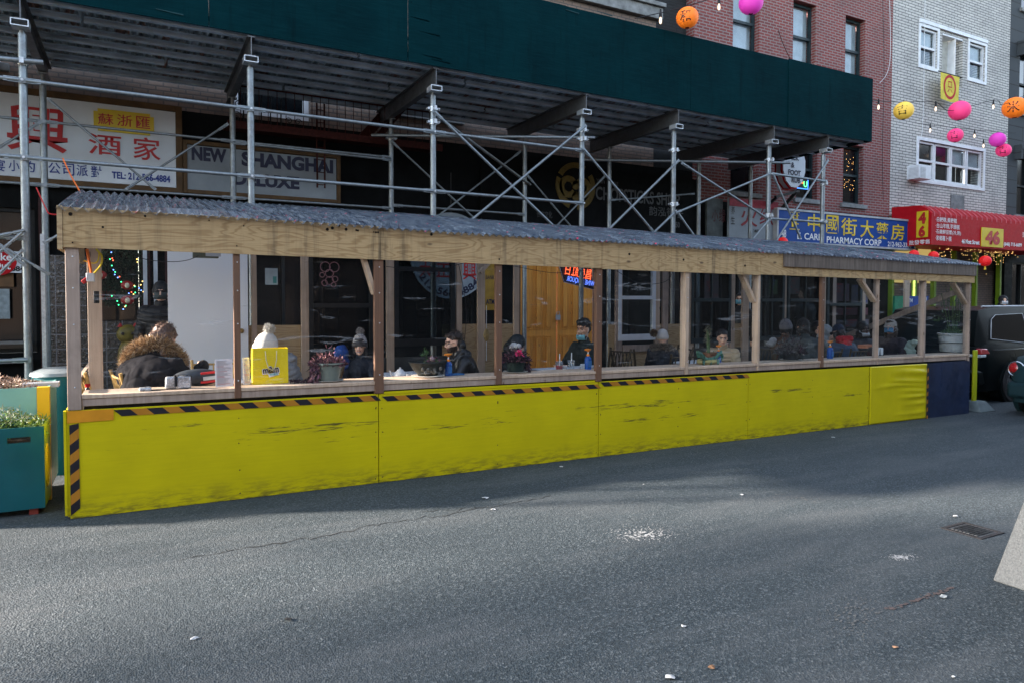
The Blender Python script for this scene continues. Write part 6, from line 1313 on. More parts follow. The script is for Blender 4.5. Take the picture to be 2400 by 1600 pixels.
zt0 = table(XA+.1, XA+.42, 6.75, 7.4, 'small white side table just inside the shed corner')
def cup(px, pyb, Y, zt, r, h, label, m, fill=None, straw=True, name='drink_cup'):
    p = at(px, pyb, Y=Y); t = thing(name, label, 'cup', (p.x, Y, zt)); b = MB(); b.lathe([(0, .001), (r*.72, .001), (r, h), (r*1.06, h+.004), (r*.96, h+.004), (r*.94, h-.003), (r*.68, .006), (0, .006)], (p.x, Y, zt), 20); b.ob('cup', m, t, ang=50)
    if fill: b = MB(); b.lathe([(0, .008), (r*.66, .008), (r*.86, h*.72), (0, h*.72)], (p.x, Y, zt), 18); b.ob('drink', fill, t)
    if straw: b = MB(); b.tube([(p.x, Y, zt+.02), (p.x+.004, Y, zt+h+.09)], .0055, 8); b.ob('straw', M_whiteL, t)
glassy('clear_cup', (.9, .92, .93), rough=.08, haze=.10)
cup(1311, 866, 6.78, zt3, .047, .165, 'clear plastic cup of red drink with a white straw', MATS['clear_cup'], plain('red_drink', (.55, .02, .03), .2))
cup(1339, 863, 6.85, zt3, .045, .165, 'nearly empty clear plastic cup with a straw', MATS['clear_cup'])
cup(1323, 862, 6.86, zt3, .04, .10, 'white paper cup between the plastic cups', M_china, straw=False); cup(1368, 864, 6.8, zt3, .04, .115, 'white paper cup beside the pump bottle', M_china, straw=False)
def plate(x, Y, zt, r, label, st=1):
    b = MB()
    for i in range(st): b.lathe([(0, .001), (r*.6, .001), (r, .014), (r, .017), (r*.6, .006), (0, .006)], (x, Y, zt+.018*i), 24)
    o = b.ob('plate', M_china); tag(o, label, 'plate')
plate(4.95, 7.15, zt3, .12, 'stacked white plates behind the red drink', 3); plate(2.62, 6.95, zt2, .13, 'white plate with crumpled napkin by the brown post', 1)
p = at(938, 874, Y=6.98); x, zt = p.x, zt2; t = thing('teapot', 'white china teapot behind the stone bowl', 'teapot', (x, 6.98, zt)); b = MB(); b.lathe([(0, .002), (.05, .002), (.072, .05), (.06, .095), (.035, .108), (0, .11)], (x, 6.98, zt), 24); b.lathe([(.036, .108), (.03, .122), (.008, .13), (.012, .142), (0, .146)], (x, 6.98, zt), 18); b.ob('body', M_china, t, ang=60); b = MB(); b.tube([(x-.06, 6.98, zt+.045), (x-.095, 6.98, zt+.075), (x-.115, 6.98, zt+.115)], [.016, .012, .008], 10); b.ob('spout', M_china, t); b = MB(); b.tube([(x+.062, 6.98, zt+.085), (x+.10, 6.98, zt+.08), (x+.10, 6.98, zt+.035), (x+.068, 6.98, zt+.03)], .007, 8); b.ob('handle', M_china, t)
cup(959, 873, 6.9, zt2, .035, .075, 'small white tea cup beside the teapot', M_china, straw=False, name='tea_cup')
b = MB(); rr = random.Random(4)
for i in range(5): b.box(2.35+i*.05, 2.42+i*.05, 6.8, 6.9, zt2+.001, zt2+.02+.012*rr.random())
o = b.ob('napkin', M_cloth, bevel=.008); tag(o, 'crumpled white napkins beside the brown post', 'napkin')
p = at(1398, 868, Y=6.8); b = MB(); b.sphere((p.x+.02, 6.8, zt3+.015), (.10, .07, .03), 14, 8); o = b.ob('napkin', M_cloth); tag(o, 'crumpled napkin right of the third brown post', 'napkin')
p = at(497, 862, Y=7.1); b = MB(); b.lathe([(0, 0), (.05, 0), (.075, .075), (.072, .075), (.05, .01), (0, .01)], (p.x, 7.1, zt1), 20); o = b.ob('food_bowl', plain('brown_bowl', (.30, .20, .13), .5)); tag(o, 'brown takeaway bowl behind the menu card', 'bowl'); b = MB(); b.lathe([(.076, .076), (.078, .09), (0, .092)], (p.x, 7.1, zt1), 20); b.ob('lid', M_dark, o)
p = at(205, 878, Y=6.85); t = thing('soy_sauce_bottle', 'soy sauce bottle with a red cap on the corner side table', 'bottle', (p.x, 6.85, zt0)); b = MB(); b.lathe([(0, 0), (.026, 0), (.026, .05), (.01, .085), (0, .085)], (p.x, 6.85, zt0), 16); b.ob('bottle', plain('soy', (.02, .008, .004), .15), t); b = MB(); b.lathe([(.013, .085), (.02, .10), (.02, .115), (0, .118)], (p.x, 6.85, zt0), 14); b.ob('cap', M_redS, t); b = MB(); b.lathe([(.0265, .012), (.0265, .04)], (p.x, 6.85, zt0), 16); b.ob('label', M_plaq, t)
b = MB(); p = at(225, 872, Y=6.9); b.lathe([(0, .0), (.06, .001), (.11, .015), (.06, .006), (0, .006)], (p.x-.02, 6.9, zt0), 24); o = b.ob('plate', M_china); tag(o, 'white plate beside the soy sauce bottle', 'plate')
# chairs (bamboo style: slim spindles)
def make_chair(m, name, label, group):
    t = thing('spindle_chair', label, 'chair', (0, 0, 0), group=group); S = .42
    b = MB(); b.box(-S/2, S/2, -S/2, S/2, .43, .45); b.ob('seat_frame', m, t, local=True, bevel=.006); b = MB(); b.box(-S/2+.01, S/2-.01, -S/2+.01, S/2-.01, .4505, .485); b.ob('seat_pad', M_dark, t, local=True, bevel=.012)
    for x in (-1, 1): b = MB(); b.tube([(x*(S/2-.02), S/2-.02, 0), (x*(S/2-.02), S/2-.02, .43)], [.012, .016], 10); b.ob('leg', m, t, local=True)
    for x in (-1, 1): b = MB(); b.tube([(x*(S/2-.02), -S/2-.04, 0), (x*(S/2-.02), -S/2+.02, .45), (x*(S/2-.01), -S/2-.02, .75), (x*(S/2-.0), -S/2-.07, .95)], [.013, .017, .016, .015], 10); b.ob('leg', m, t, local=True)
    b = MB(); b.tube([(-S/2, -S/2-.055, .90), (0, -S/2-.075, .90), (S/2, -S/2-.055, .90)], .011, 8); b.ob('top_rail', m, t, local=True); b = MB(); b.tube([(-S/2, -S/2-.005, .60), (S/2, -S/2-.005, .60)], .010, 8); b.ob('back_rail', m, t, local=True)
    for i in range(5): x = -S/2+.07+i*(S-.14)/4; b = MB(); b.tube([(x, -S/2-.004, .60), (x, -S/2-.03, .75), (x, -S/2-.066, .90)], [.0075, .0095, .0075], 8); b.ob('spindle', m, t, local=True)
    for y in (-S/2+.0, S/2-.02): b = MB(); b.tube([(-S/2+.02, y, .2), (S/2-.02, y, .2)], .008, 6); b.ob('stretcher', m, t, local=True)
    return t
M_goldch = plain('gold_chair', (.46, .29, .10), .4, .2, .2, 12); M_darkch = plain('bronze_chair', (.06, .045, .025), .45, .3, .3, 12)
G1, G2 = 'gold spindle chairs at the left tables', 'dark spindle chairs along the tables'
cg = make_chair(M_goldch, 'gold', 'gold spindle chair standing empty in the left corner of the shed', G1); cdk = make_chair(M_darkch, 'dark', 'dark spindle chair beside the white sash window', G2)
def place(proto, px, py, Y, rz, label, first=False, zback=.95):
    p = at(px, py, Y=Y); zf = gz(p.x)+FLZ; X = p.x
    if first: proto.location = (X, Y, zf); proto.rotation_euler = (0, 0, rz); proto['label'] = label; return proto
    return dup(proto, (X, Y, zf), rz, label)
# rz: chair faces local +Y; rz=-90deg faces +X
place(cg, 262, 860, 7.25, R(-70), 'gold spindle chair standing empty in the left corner of the shed', True)
place(cg, 352, 860, 7.05, R(-78), 'gold spindle chair under the diner in the fur hood'); place(cg, 497, 860, 7.7, R(172), 'gold spindle chair with its back to the white panel')
place(cdk, 1485, 830, 8.05, R(-75), 'dark spindle chair turned before the white sash window', True)
for px, Y, rz, lab in ((1580, 7.1, R(-10), 'dark spindle chair with its back towards the street beside the fur collared diner'), (1420, 7.9, R(95), 'dark spindle chair holding the smiling young man'), (1152, 7.4, R(88), 'dark spindle chair behind the leather jacket'), (735, 7.3, R(85), 'dark spindle chair behind the white beanie'), (1915, 7.0, R(5), 'dark spindle chair under the blue pump bottle by the black leaved plant'), (1985, 7.0, R(-8), 'dark spindle chair at the back of the red scarf diner'), (1765, 7.5, R(90), 'dark spindle chair behind the tan puffer jacket'), (1570, 8.1, R(80), 'dark spindle chair against the plywood dado')): place(cdk, px, 830, Y, rz, lab)
p = at(2012, 830, Y=6.9); t = thing('shoulder_bag', 'white and dark striped bag with an orange box on the counter near the far end', 'bag', (p.x, 6.9, zt6)); b = MB(); b.box(p.x-.14, p.x+.14, 6.55, 6.7, cz(p.x), cz(p.x)+.13, top=(p.x-.10, p.x+.10, 6.58, 6.67)); b.ob('body', M_dark, t, bevel=.02); b = MB(); b.box(p.x-.06, p.x-.01, 6.545, 6.60, cz(p.x)+.01, cz(p.x)+.12); b.box(p.x+.03, p.x+.08, 6.545, 6.60, cz(p.x)+.01, cz(p.x)+.12); b.ob('stripe', M_whiteL, t, bevel=.005)
b = MB(); b.box(p.x-.02, p.x+.26, 6.75, 6.9, cz(p.x)+.10, cz(p.x)+.15); o = b.ob('carton', plain('orange_carton', (.45, .16, .08), .6)); tag(o, 'flat orange carton behind the striped bag', 'box')
# ================================================================ people
from mathutils import noise as MN
def ell(b, c, r, rot=None, n=16, m=12):
    rot = rot or Matrix.Identity(3); o = len(b.v); c = Vector(c); vs = [c+rot @ Vector((0, 0, -r[2]))]
    for j in range(1, m):
        for k_ in range(n):
            a = math.pi*j/m; q = 2*math.pi*k_/n; vs.append(c+rot @ Vector((r[0]*math.sin(a)*math.cos(q), r[1]*math.sin(a)*math.sin(q), -r[2]*math.cos(a))))
    vs.append(c+rot @ Vector((0, 0, r[2]))); fs = [(0, 1+(k_+1) % n, 1+k_) for k_ in range(n)]
    for j in range(m-2):
        for k_ in range(n): a = 1+j*n+k_; a2 = 1+j*n+(k_+1) % n; fs.append((a, a2, a2+n, a+n))
    L_ = len(vs)-1; fs += [(L_, 1+(m-2)*n+k_, 1+(m-2)*n+(k_+1) % n) for k_ in range(n)]
    return b.add(vs, fs)
def cap(b, p, q, r1, r2):
    p = Vector(p); q = Vector(q); d = (q-p).normalized(); P = []; rs = []
    for j in range(4): a = math.pi/2*(j+.35)/4; P.append(p-d*r1*math.cos(a)); rs.append(r1*math.sin(a))
    P += [p, q]; rs += [r1, r2]
    for j in range(3, -1, -1): a = math.pi/2*(j+.35)/4; P.append(q+d*r2*math.cos(a)); rs.append(r2*math.sin(a))
    return b.tube(P, rs, 14)
def remesh(b, name, mats, parent, vox=.0075, smooth=4, disp=None, pick=None, label=None):
    me = b.mesh(name, mats, ang=0); o = bpy.data.objects.new(name, me); COL.objects.link(o)
    md = o.modifiers.new('r', 'REMESH'); md.mode = 'VOXEL'; md.voxel_size = vox; md.use_smooth_shade = True
    if smooth: sm = o.modifiers.new('s', 'SMOOTH'); sm.factor = .5; sm.iterations = smooth
    dg = bpy.context.evaluated_depsgraph_get(); new = bpy.data.meshes.new_from_object(o.evaluated_get(dg)); bpy.data.objects.remove(o)
    new.name = name; new.materials.clear()
    for m in (mats if isinstance(mats, (list, tuple)) else [mats]): new.materials.append(m)
    if disp:
        n = len(new.vertices); co = np.zeros(n*3); no = np.zeros(n*3); new.vertices.foreach_get('co', co); new.vertices.foreach_get('normal', no); co = co.reshape(-1, 3); no = no.reshape(-1, 3)
        dv = np.array([disp(Vector(v)) for v in co]); new.vertices.foreach_set('co', (co+no*dv[:, None]).ravel())
    if pick:
        for p in new.polygons: p.material_index = pick(p.center)
    else: new.polygons.foreach_set('material_index', [0]*len(new.polygons))
    new.polygons.foreach_set('use_smooth', [True]*len(new.polygons)); new.update()
    ob = bpy.data.objects.new(name, new); COL.objects.link(ob); ob.parent = parent
    if label: ob['label'] = label
    return ob
def skin(name, c):
    k = NT(name); co = k.coord(); k.col(k.ramp(k.noise(co, 14, 4), (.3, tuple(v*.82 for v in c)), (.7, c))); k.set(rough=.5); k.b.inputs['Subsurface Weight'].default_value = .08; k.b.inputs['Subsurface Radius'].default_value = (.02, .008, .004); k.b.inputs['Subsurface Scale'].default_value = .1; MATS[name] = k.m; return k.m
SK1 = skin('skin_light', (.85, .52, .38)); SK2 = skin('skin_tan', (.76, .45, .30)); SK3 = skin('skin_deep', (.10, .05, .035))
M_lip = plain('lips', (.30, .09, .08), .45, 0, .1); M_brow = plain('dark_hair_line', (.02, .013, .01), .7, 0, .1); M_eyeW = plain('eye_white', (.45, .43, .42), .3, 0, .05); M_iris = plain('iris', (.015, .01, .008), .2, 0, .1); M_beard = plain('beard', (.035, .022, .018), .8, 0, .3, 60)
def cloth(name, c, rough=.8, var=.3, bump=.3, bs=140, scale=9, spec=None): return plain(name, c, rough, 0, var, scale, bump, bs, spec=spec)
def hair_mat(name, a, b_):
    k = NT(name); co = k.coord((60, 60, 9)); n = k.noise(co, 1.2, 4, .6); k.col(k.ramp(n, (.3, a), (.75, b_))); k.set(rough=.45); k.bump(n, .6, .006); MATS[name] = k.m; return k.m
H_black = hair_mat('black_hair', (.006, .006, .007), (.03, .03, .034)); H_brown = hair_mat('brown_hair', (.05, .028, .02), (.20, .12, .085)); H_dkbr = hair_mat('dark_brown_hair', (.012, .008, .006), (.05, .032, .024))
M_mask = plain('blue_mask', (.18, .45, .52), .7, 0, .1, 20, .3, 60); M_maskW = plain('white_mask', (.5, .53, .55), .7, 0, .1)
def fdisp(amp, sc, seed=0):
    def f(v): return amp*MN.fractal(Vector((v.x*sc, v.y*sc, v.z*sc+seed)), .6, 2.1, 3)
    return f
def person(label, target, rz, lean=0., seated=True, yaw=0., pitch=0., skinm=SK1, jacket=None, style='coat', trousers=None, hands='table', hair=None, hairstyle='short', hood=None, beard=False, hat=None, mask=None, glasses=False, smile=False, width=1., neckfwd=0., group='diners and passers-by', fat=1., scale=None, arms=None, hatk=1., hatt=-.16):
    floor = gz(target.x)+FLZ if target.y < 8.8 else gz(target.x)+.13
    trousers = trousers or MATS.get('black_denim') or cloth('black_denim', (.015, .017, .022))
    d = Vector((math.sin(lean), 0, math.cos(lean))); H = Vector((0, 0, .50 if seated else .94)); N = H+d*.50
    hr = Matrix.Rotation(yaw, 3, 'Z') @ Matrix.Rotation(pitch, 3, 'Y'); hd0 = (d+Vector((math.sin(pitch)*.4+neckfwd, 0, 0))).normalized(); HC = N+hd0*.19
    s = scale or (target.z-floor)/HC.z
    root = thing('person', label, 'person', (0, 0, 0), rz, group=None, s=s); off = Matrix.Rotation(rz, 3, 'Z') @ (HC*s); root.location = (target.x-off.x, target.y-off.y, floor)
    S = [N+Vector((0, sg*.165*width, -.05)) for sg in (-1, 1)]
    A = []
    for i, sg in enumerate((-1, 1)):
        if arms and arms[i] is not None: e, h_ = Vector(arms[i][0]), Vector(arms[i][1]); e = S[i]+e; h_ = S[i]+h_
        elif hands == 'table': e = S[i]+Vector((.14, sg*.07, -.25)); h_ = e+Vector((.22, -sg*.14, .02))
        elif hands == 'lap': e = S[i]+Vector((.05, sg*.08, -.27)); h_ = e+Vector((.22, -sg*.12, -.06))
        elif hands == 'down': e = S[i]+Vector((-.02, sg*.07, -.29)); h_ = e+Vector((.06, 0, -.25))
        elif hands == 'face': e = S[i]+Vector((.20, sg*.07, -.17)); h_ = HC+Vector((.13, sg*.06, -.12))
        A.append((S[i], e, h_))
    if seated: Lg = [[Vector((.0, sg*.09, .50)), Vector((.43, sg*.12, .50)), Vector((.42, sg*.12, .07))] for sg in (-1, 1)]
    else: Lg = [[Vector((.0, sg*.09, .92)), Vector((.03, sg*.10, .50)), Vector((.0, sg*.11, .09))] for sg in (-1, 1)]
    b = MB()
    # head
    def hl(x, y, z): return HC+hr @ Vector((x, y, z))
    def he(x, y, z, rx, ry, rz_): ell(b, hl(x, y, z), (rx, ry, rz_), hr)
    he(-.012, 0, .035, .096, .076, .088); he(.03, 0, -.03, .062, .062, .078); he(.048, 0, -.080, .038, .040, .030); he(-.0, 0, -.03, .07, .064, .06)
    he(.082, 0, .030, .016, .052, .010); he(.070, .036, -.022, .022, .022, .020); he(.070, -.036, -.022, .022, .022, .020)
    cap(b, hl(.086, 0, .018), hl(.112, 0, -.026), .008, .012); he(.094, .012, -.030, .012, .010, .009); he(.094, -.012, -.030, .012, .010, .009)
    he(.090, 0, -.054, .010, .024, .006); he(.088, 0, -.064, .010, .020, .007); he(.082, 0, -.094, .014, .018, .013)
    for sg in (-1, 1): he(-.004, sg*.078, -.008, .018, .008, .029)
    cap(b, N-d*.03, HC+hr @ Vector((-.02, 0, -.06)), .056, .052)
    # trunk, arms, legs
    ell(b, H+d*.05, (.12, .155*width, .13)); cap(b, H+d*.08, N-d*.12, .115, .125); ell(b, N-d*.12, (.11, .17*width, .13), Matrix.Rotation(lean, 3, 'Y'))
    for (a, e, h_) in A:
        cap(b, a, e, .048, .038); cap(b, e, h_, .037, .026)
        f = (h_-e).normalized(); up = Vector((0, 0, 1)); sd = f.cross(up)
        if sd.length < .2: sd = Vector((0, 1, 0))
        sd.normalize(); up = sd.cross(f); pm = h_+f*.045; ell(b, pm, (.046, .038, .018), Matrix((f, sd, up)).transposed())
        for j in range(4):
            r0 = pm+f*.03+sd*(-.027+.018*j); l = (.062, .072, .068, .054)[j]; m1 = r0+f*l*.55-up*.006; cap(b, r0, m1, .0092, .0088); cap(b, m1, m1+f*l*.38-up*l*.35, .0088, .0076)
        sgn = -1 if a.y > 0 else 1; r0 = h_+f*.02+sd*.03*sgn; m1 = r0+f*.03+sd*.022*sgn; cap(b, r0, m1, .0115, .010); cap(b, m1, m1+f*.03-up*.004, .010, .0085)
    for (a, kn, an) in Lg: cap(b, a, kn, .078, .055); cap(b, kn, an, .052, .036); cap(b, an+Vector((-.03, 0, -.03)), an+Vector((.14, 0, -.04)), .036, .030)
    inv = hr.transposed()
    def pick(c):
        q = inv @ (Vector(c)-HC)
        if q.x > .055 and abs(q.y) < .055 and -.12 < q.z < .06:
            ay = abs(q.y)
            if (ay-.033)**2/.0145**2+(q.z-.004)**2/.0075**2 < 1: return 4 if (ay-.032)**2+(q.z-.004)**2 < .0078**2 else 3
            if abs(ay-.033) < .022 and abs(q.z-.029+abs(ay-.033)*.18) < .0055: return 2
            if smile and abs(q.z+.060) < .0038 and ay < .020: return 3
            if abs(q.z+.059+ay*ay*(-9 if smile else 4)) < (.0095 if smile else .0075) and ay < (.027 if smile else .022): return 1
        if beard and q.z < -.038-.03*max(0, .07-q.x)*0 and q.x > -.02+0 and (Vector(c)-HC).length < .16 and (q.z < -.048 or abs(q.y) > .04) and q.z > -.125: return 5
        return 0
    remesh(b, 'body', [skinm, M_lip, M_brow, M_eyeW, M_iris, M_beard], root, .0075, 2, pick=pick)
    # trousers and shoes
    b = MB(); ell(b, H+d*.03, (.135, .17*width, .13))
    for (a, kn, an) in Lg: cap(b, a, kn, .092, .068); cap(b, kn, an+Vector((0, 0, .02)), .066, .05)
    remesh(b, 'trousers', trousers, root, .014, 3, disp=fdisp(.006, 9))
    b = MB()
    for (a, kn, an) in Lg: cap(b, an+Vector((-.035, 0, -.025)), an+Vector((.16, 0, -.035)), .043, .036)
    remesh(b, 'shoe', M_blackL, root, .012, 2) if False else b.ob('shoes', M_dark, root, local=True)
    # jacket
    F_ = fat; b = MB(); rl = Matrix.Rotation(lean, 3, 'Y')
    ell(b, H+d*.06, (.155*F_, .19*width*F_, .16), rl); cap(b, H+d*.10, N-d*.13, .145*F_, .15*F_); ell(b, N-d*.13, (.145*F_, .215*width*F_, .17), rl)
    ell(b, N-d*.045, (.10, .15*width, .075), rl)
    for (a, e, h_) in A: ell(b, a+Vector((0, 0, -.01)), (.078*F_,)*3); cap(b, a, e, .072*F_, .062*F_); cap(b, e, e+(h_-e)*.93, .060*F_, .045*F_)
    cap(b, N-d*.05, N+d*.045, .088, .074)        # collar
    if hood == 'down':
        ell(b, N-d*.0+Vector((-.10, 0, .02)), (.085, .14, .075), rl); cap(b, N+Vector((-.05, .09, .03)), N+Vector((.07, .06, -.05)), .045, .03); cap(b, N+Vector((-.05, -.09, .03)), N+Vector((.07, -.06, -.05)), .045, .03)
    if hood == 'half': ell(b, HC+hr @ Vector((-.085, 0, -.05)), (.062, .10, .085), hr); ell(b, N+Vector((-.05, 0, .03)), (.10, .12, .07)); cap(b, N+Vector((0, .08, .06)), N+Vector((.09, .05, -.04)), .035, .028); cap(b, N+Vector((0, -.08, .06)), N+Vector((.09, -.05, -.04)), .035, .028)
    if style == 'smooth': dj = lambda v: .010*abs(math.sin((v.z*.9+.35*v.y)*math.pi/.105))**.5+.010*MN.fractal(Vector((v.x*6, v.y*9, v.z*5)), .6, 2, 2)-.006*math.exp(-((v.y-.02)/.012)**2)
    elif style == 'puffer': dj = lambda v: .014*abs(math.sin((v.z+.3*v.x)*math.pi/.062))**.6-.006+.004*MN.noise(v*14)
    elif style == 'leather': dj = lambda v: .011*MN.fractal(Vector((v.x*5, v.y*5, v.z*7)), .6, 2, 2)
    else: dj = fdisp(.011, 8, target.x)
    remesh(b, 'jacket', jacket, root, .010, 4, disp=dj)
    # hair
    if hair and hairstyle != 'none':
        b = MB()
        def he2(x, y, z, rx, ry, rz_): ell(b, hl(x, y, z), (rx, ry, rz_), hr)
        if hairstyle == 'short':
            he2(-.026, 0, .056, .096, .085, .080); he2(-.055, 0, .0, .066, .079, .085); he2(.048, 0, .095, .042, .060, .026)
        elif hairstyle == 'quiff':
            he2(-.022, 0, .065, .102, .088, .085); he2(-.055, 0, .0, .064, .079, .08); he2(.055, 0, .108, .05, .066, .035); he2(.03, .03, .125, .05, .04, .03)
        elif hairstyle == 'long':
            he2(-.03, 0, .05, .10, .090, .086); he2(-.06, 0, -.03, .075, .085, .12); he2(-.02, .075, -.08, .05, .028, .10); he2(-.02, -.075, -.08, .05, .028, .10); he2(.045, 0, .10, .04, .06, .025)
        elif hairstyle == 'sides': he2(-.05, 0, -.01, .062, .08, .09); he2(.0, .074, -.05, .035, .02, .07); he2(.0, -.074, -.05, .035, .02, .07)
        remesh(b, 'hair', hair, root, .0085, 2, disp=fdisp(.012, 26, target.x))
        rr = random.Random(int(target.x*100)); bb = MB(); pts = []
        for i in range(260): a = rr.uniform(0, 6.283); e = rr.uniform(.1, 1.3); p = Vector((-.028+.10*math.cos(a)*math.cos(e), .088*math.sin(a)*math.cos(e), .05+.088*math.sin(e)));
        for i in range(260):
            a = rr.uniform(1.2, 5.08); e = rr.uniform(-.4, 1.5); pts.append(hl(-.028+.10*math.cos(a)*math.cos(e), .088*math.sin(a)*math.cos(e), .05+.088*math.sin(e)))
        bb.blades(pts, .028, .003, rr, dirs=[p-HC for p in pts], spread=.7); bb.ob('loose_strands', hair, root, local=True, ang=0)
    # hats
    if hat:
        kind, hm = hat[0], hat[1]; b = MB(); g_ = hat[2] if len(hat) > 2 else None
        if kind == 'beanie' or kind == 'pompom':
            prof = [(.0, .150), (.035, .146), (.066, .124), (.088, .088), (.097, .05), (.099, .02)]; vs0 = len(b.v); b.lathe([(r, z-.002) for r, z in prof]+[(.094, .02)], (0, 0, 0), 48)
            b.v = [((x*1.04-.012), y*.93, z*(1.12 if kind == 'pompom' else 1.)) for x, y, z in b.v]
            b.v = [(x*(1+.018*math.cos(math.atan2(y, x)*26)), y*(1+.018*math.cos(math.atan2(y, x)*26)), z) for x, y, z in b.v]
            b.v = [tuple(HC+hr @ (Matrix.Rotation(hatt, 3, 'Y') @ (Vector(v)*hatk))) for v in b.v]; b.ob('hat', hm, root, local=True, ang=70)
            b = MB(); b.lathe([(.100, -.012), (.104, -.006), (.106, .02), (.104, .045), (.099, .05), (.096, .02), (.097, -.01), (.100, -.012)], (0, 0, 0), 48); b.v = [((x*1.04-.012), y*.93, z) for x, y, z in b.v]
            b.v = [(x*(1+.014*math.cos(math.atan2(y, x)*30)), y*(1+.014*math.cos(math.atan2(y, x)*30)), z) for x, y, z in b.v]; b.v = [tuple(HC+hr @ (Matrix.Rotation(hatt, 3, 'Y') @ (Vector(v)*hatk))) for v in b.v]; b.ob('hat_cuff', g_ or hm, root, local=True, ang=70)
            if kind == 'pompom':
                c = HC+hr @ (Matrix.Rotation(hatt, 3, 'Y') @ (Vector((-.015, 0, .195))*hatk)); rr = random.Random(3); pts = []; rP = hat[4] if len(hat) > 4 else .042
                for i in range(1100): v = Vector((rr.gauss(0, 1), rr.gauss(0, 1), rr.gauss(0, 1))).normalized(); pts.append(c+v*rP*rr.uniform(.3, 1))
                bb = MB(); bb.blades(pts, .022, .006, rr, dirs=[p-c for p in pts], spread=.5); bb.ob('pompom', hat[3] if len(hat) > 3 else hm, root, local=True, ang=0)
        if kind == 'cap':
            b.lathe([(.0, .140), (.05, .134), (.085, .10), (.097, .05), (.099, .025), (.095, .025)], (0, 0, 0), 32); b.v = [tuple(HC+hr @ Vector((x*1.03-.012, y*.93, z))) for x, y, z in b.v]; b.ob('hat', hm, root, local=True, ang=60)
            b = MB(); P = [(.07+.095*math.cos(a), .075*math.sin(a)) for a in np.linspace(-1.5, 1.5, 14)]; vs = [tuple(HC+hr @ Vector((x, y, .035-.3*(x-.07)**1))) for x, y in P]+[tuple(HC+hr @ Vector((x, y, .029-.3*(x-.07)**1))) for x, y in P]; n = len(P); b.add(vs, [tuple(range(n)), tuple(range(2*n-1, n-1, -1))]+[(i, n+i, n+(i+1) % n, (i+1) % n) for i in range(n)]); b.ob('peak', g_ or hm, root, local=True)
        if kind == 'hoodup':
            bb = MB(); ell(bb, hl(-.035, 0, .03), (.118, .105, .125), hr); ell(bb, hl(-.04, 0, -.09), (.11, .11, .10), hr); cap(bb, hl(.03, .075, -.13), hl(.04, -.075, -.13), .04, .04)
            remesh(bb, 'hood', hm, root, .010, 3, disp=fdisp(.008, 12))
    if mask:
        b = MB(); lo = -.062 if mask[0] == 'chin' else 0.; n = 12; m = 8; vs = []
        for i in range(n+1):
            for j in range(m+1):
                u = -1+2*i/n; v = -1+2*j/m; zc = -.040+lo*.9+(.034 if mask[0] == 'chin' else .042)*v; r = .108-.022*abs(v)**2-(.008 if mask[0] == 'chin' else 0); vs.append(tuple(hl(.012+r*math.cos(u*.88)+.003*math.cos(v*12), .088*math.sin(u*.95), zc)))
        b.add(vs, [(i*(m+1)+j, (i+1)*(m+1)+j, (i+1)*(m+1)+j+1, i*(m+1)+j+1) for i in range(n) for j in range(m)]); o = b.ob('face_mask', mask[1], root, local=True, ang=80); sm = o.modifiers.new('t', 'SOLIDIFY'); sm.thickness = .003
        b = MB()
        for sg in (-1, 1):
            for z0 in (-.01, -.075): b.tube([hl(.055, sg*.070, z0+lo), hl(.02, sg*.083, z0*.6+lo*.4), hl(-.004, sg*.088, .012)], .0018, 5)
        b.ob('ear_loop', M_whiteL, root, local=True)
    if glasses:
        b = MB()
        for sg in (-1, 1): b.tube([hl(.104, sg*.034+.021*math.cos(a*.5236), .002+.017*math.sin(a*.5236)) for a in range(13)], .0018, 5); b.tube([hl(.103, sg*.056, .006), hl(.05, sg*.078, .006), hl(-.01, sg*.084, .002)], .0018, 5)
        b.tube([hl(.106, -.013, .006), hl(.106, .013, .006)], .0018, 5); b.ob('glasses', M_blackL, root, local=True)
    return root, HC, hr, N, d
def fur(root, pts, mats, seed, n, L=.07, wd=.006, rad=.035, name='fur_trim', spread=.8):
    rr = random.Random(seed); P = []; D = []; cen = sum((Vector(p) for p in pts), Vector())/len(pts)
    for i in range(n):
        u = rr.random()*(len(pts)-1); k_ = int(u); p = Vector(pts[k_]).lerp(Vector(pts[k_+1]), u-k_); v = Vector((rr.gauss(0, 1), rr.gauss(0, 1), rr.gauss(0, 1))).normalized(); P.append(p+v*rad*rr.random()**.5); D.append(v+(p-cen).normalized()*.6)
    b = MB(); b.blades(P, L, wd, rr, spread, dirs=D); b.mi = [rr.randrange(len(mats)) for _ in b.f]
    for i in range(0, len(b.mi)-1, 2): b.mi[i+1] = b.mi[i]
    return b.ob(name, mats, root, local=True, ang=0)
FUR = [plain('fur_tan', (.46, .28, .12), .8, 0, .3, 20, 0), plain('fur_dark', (.16, .09, .045), .8, 0, .3, 20, 0), plain('fur_pale', (.62, .47, .30), .8, 0, .2, 20, 0)]
FURG = [plain('fur_grey', (.22, .18, .14), .8, 0, .3, 20, 0), plain('fur_greyd', (.09, .075, .06), .8, 0, .3, 20, 0), plain('fur_greyp', (.36, .31, .25), .8, 0, .2, 20, 0)]
def local(root, x, y, Y):
    """a surveyed world point in a person's own frame"""
    bpy.context.view_layer.update(); return root.matrix_world.inverted() @ at(x, y, Y=Y)
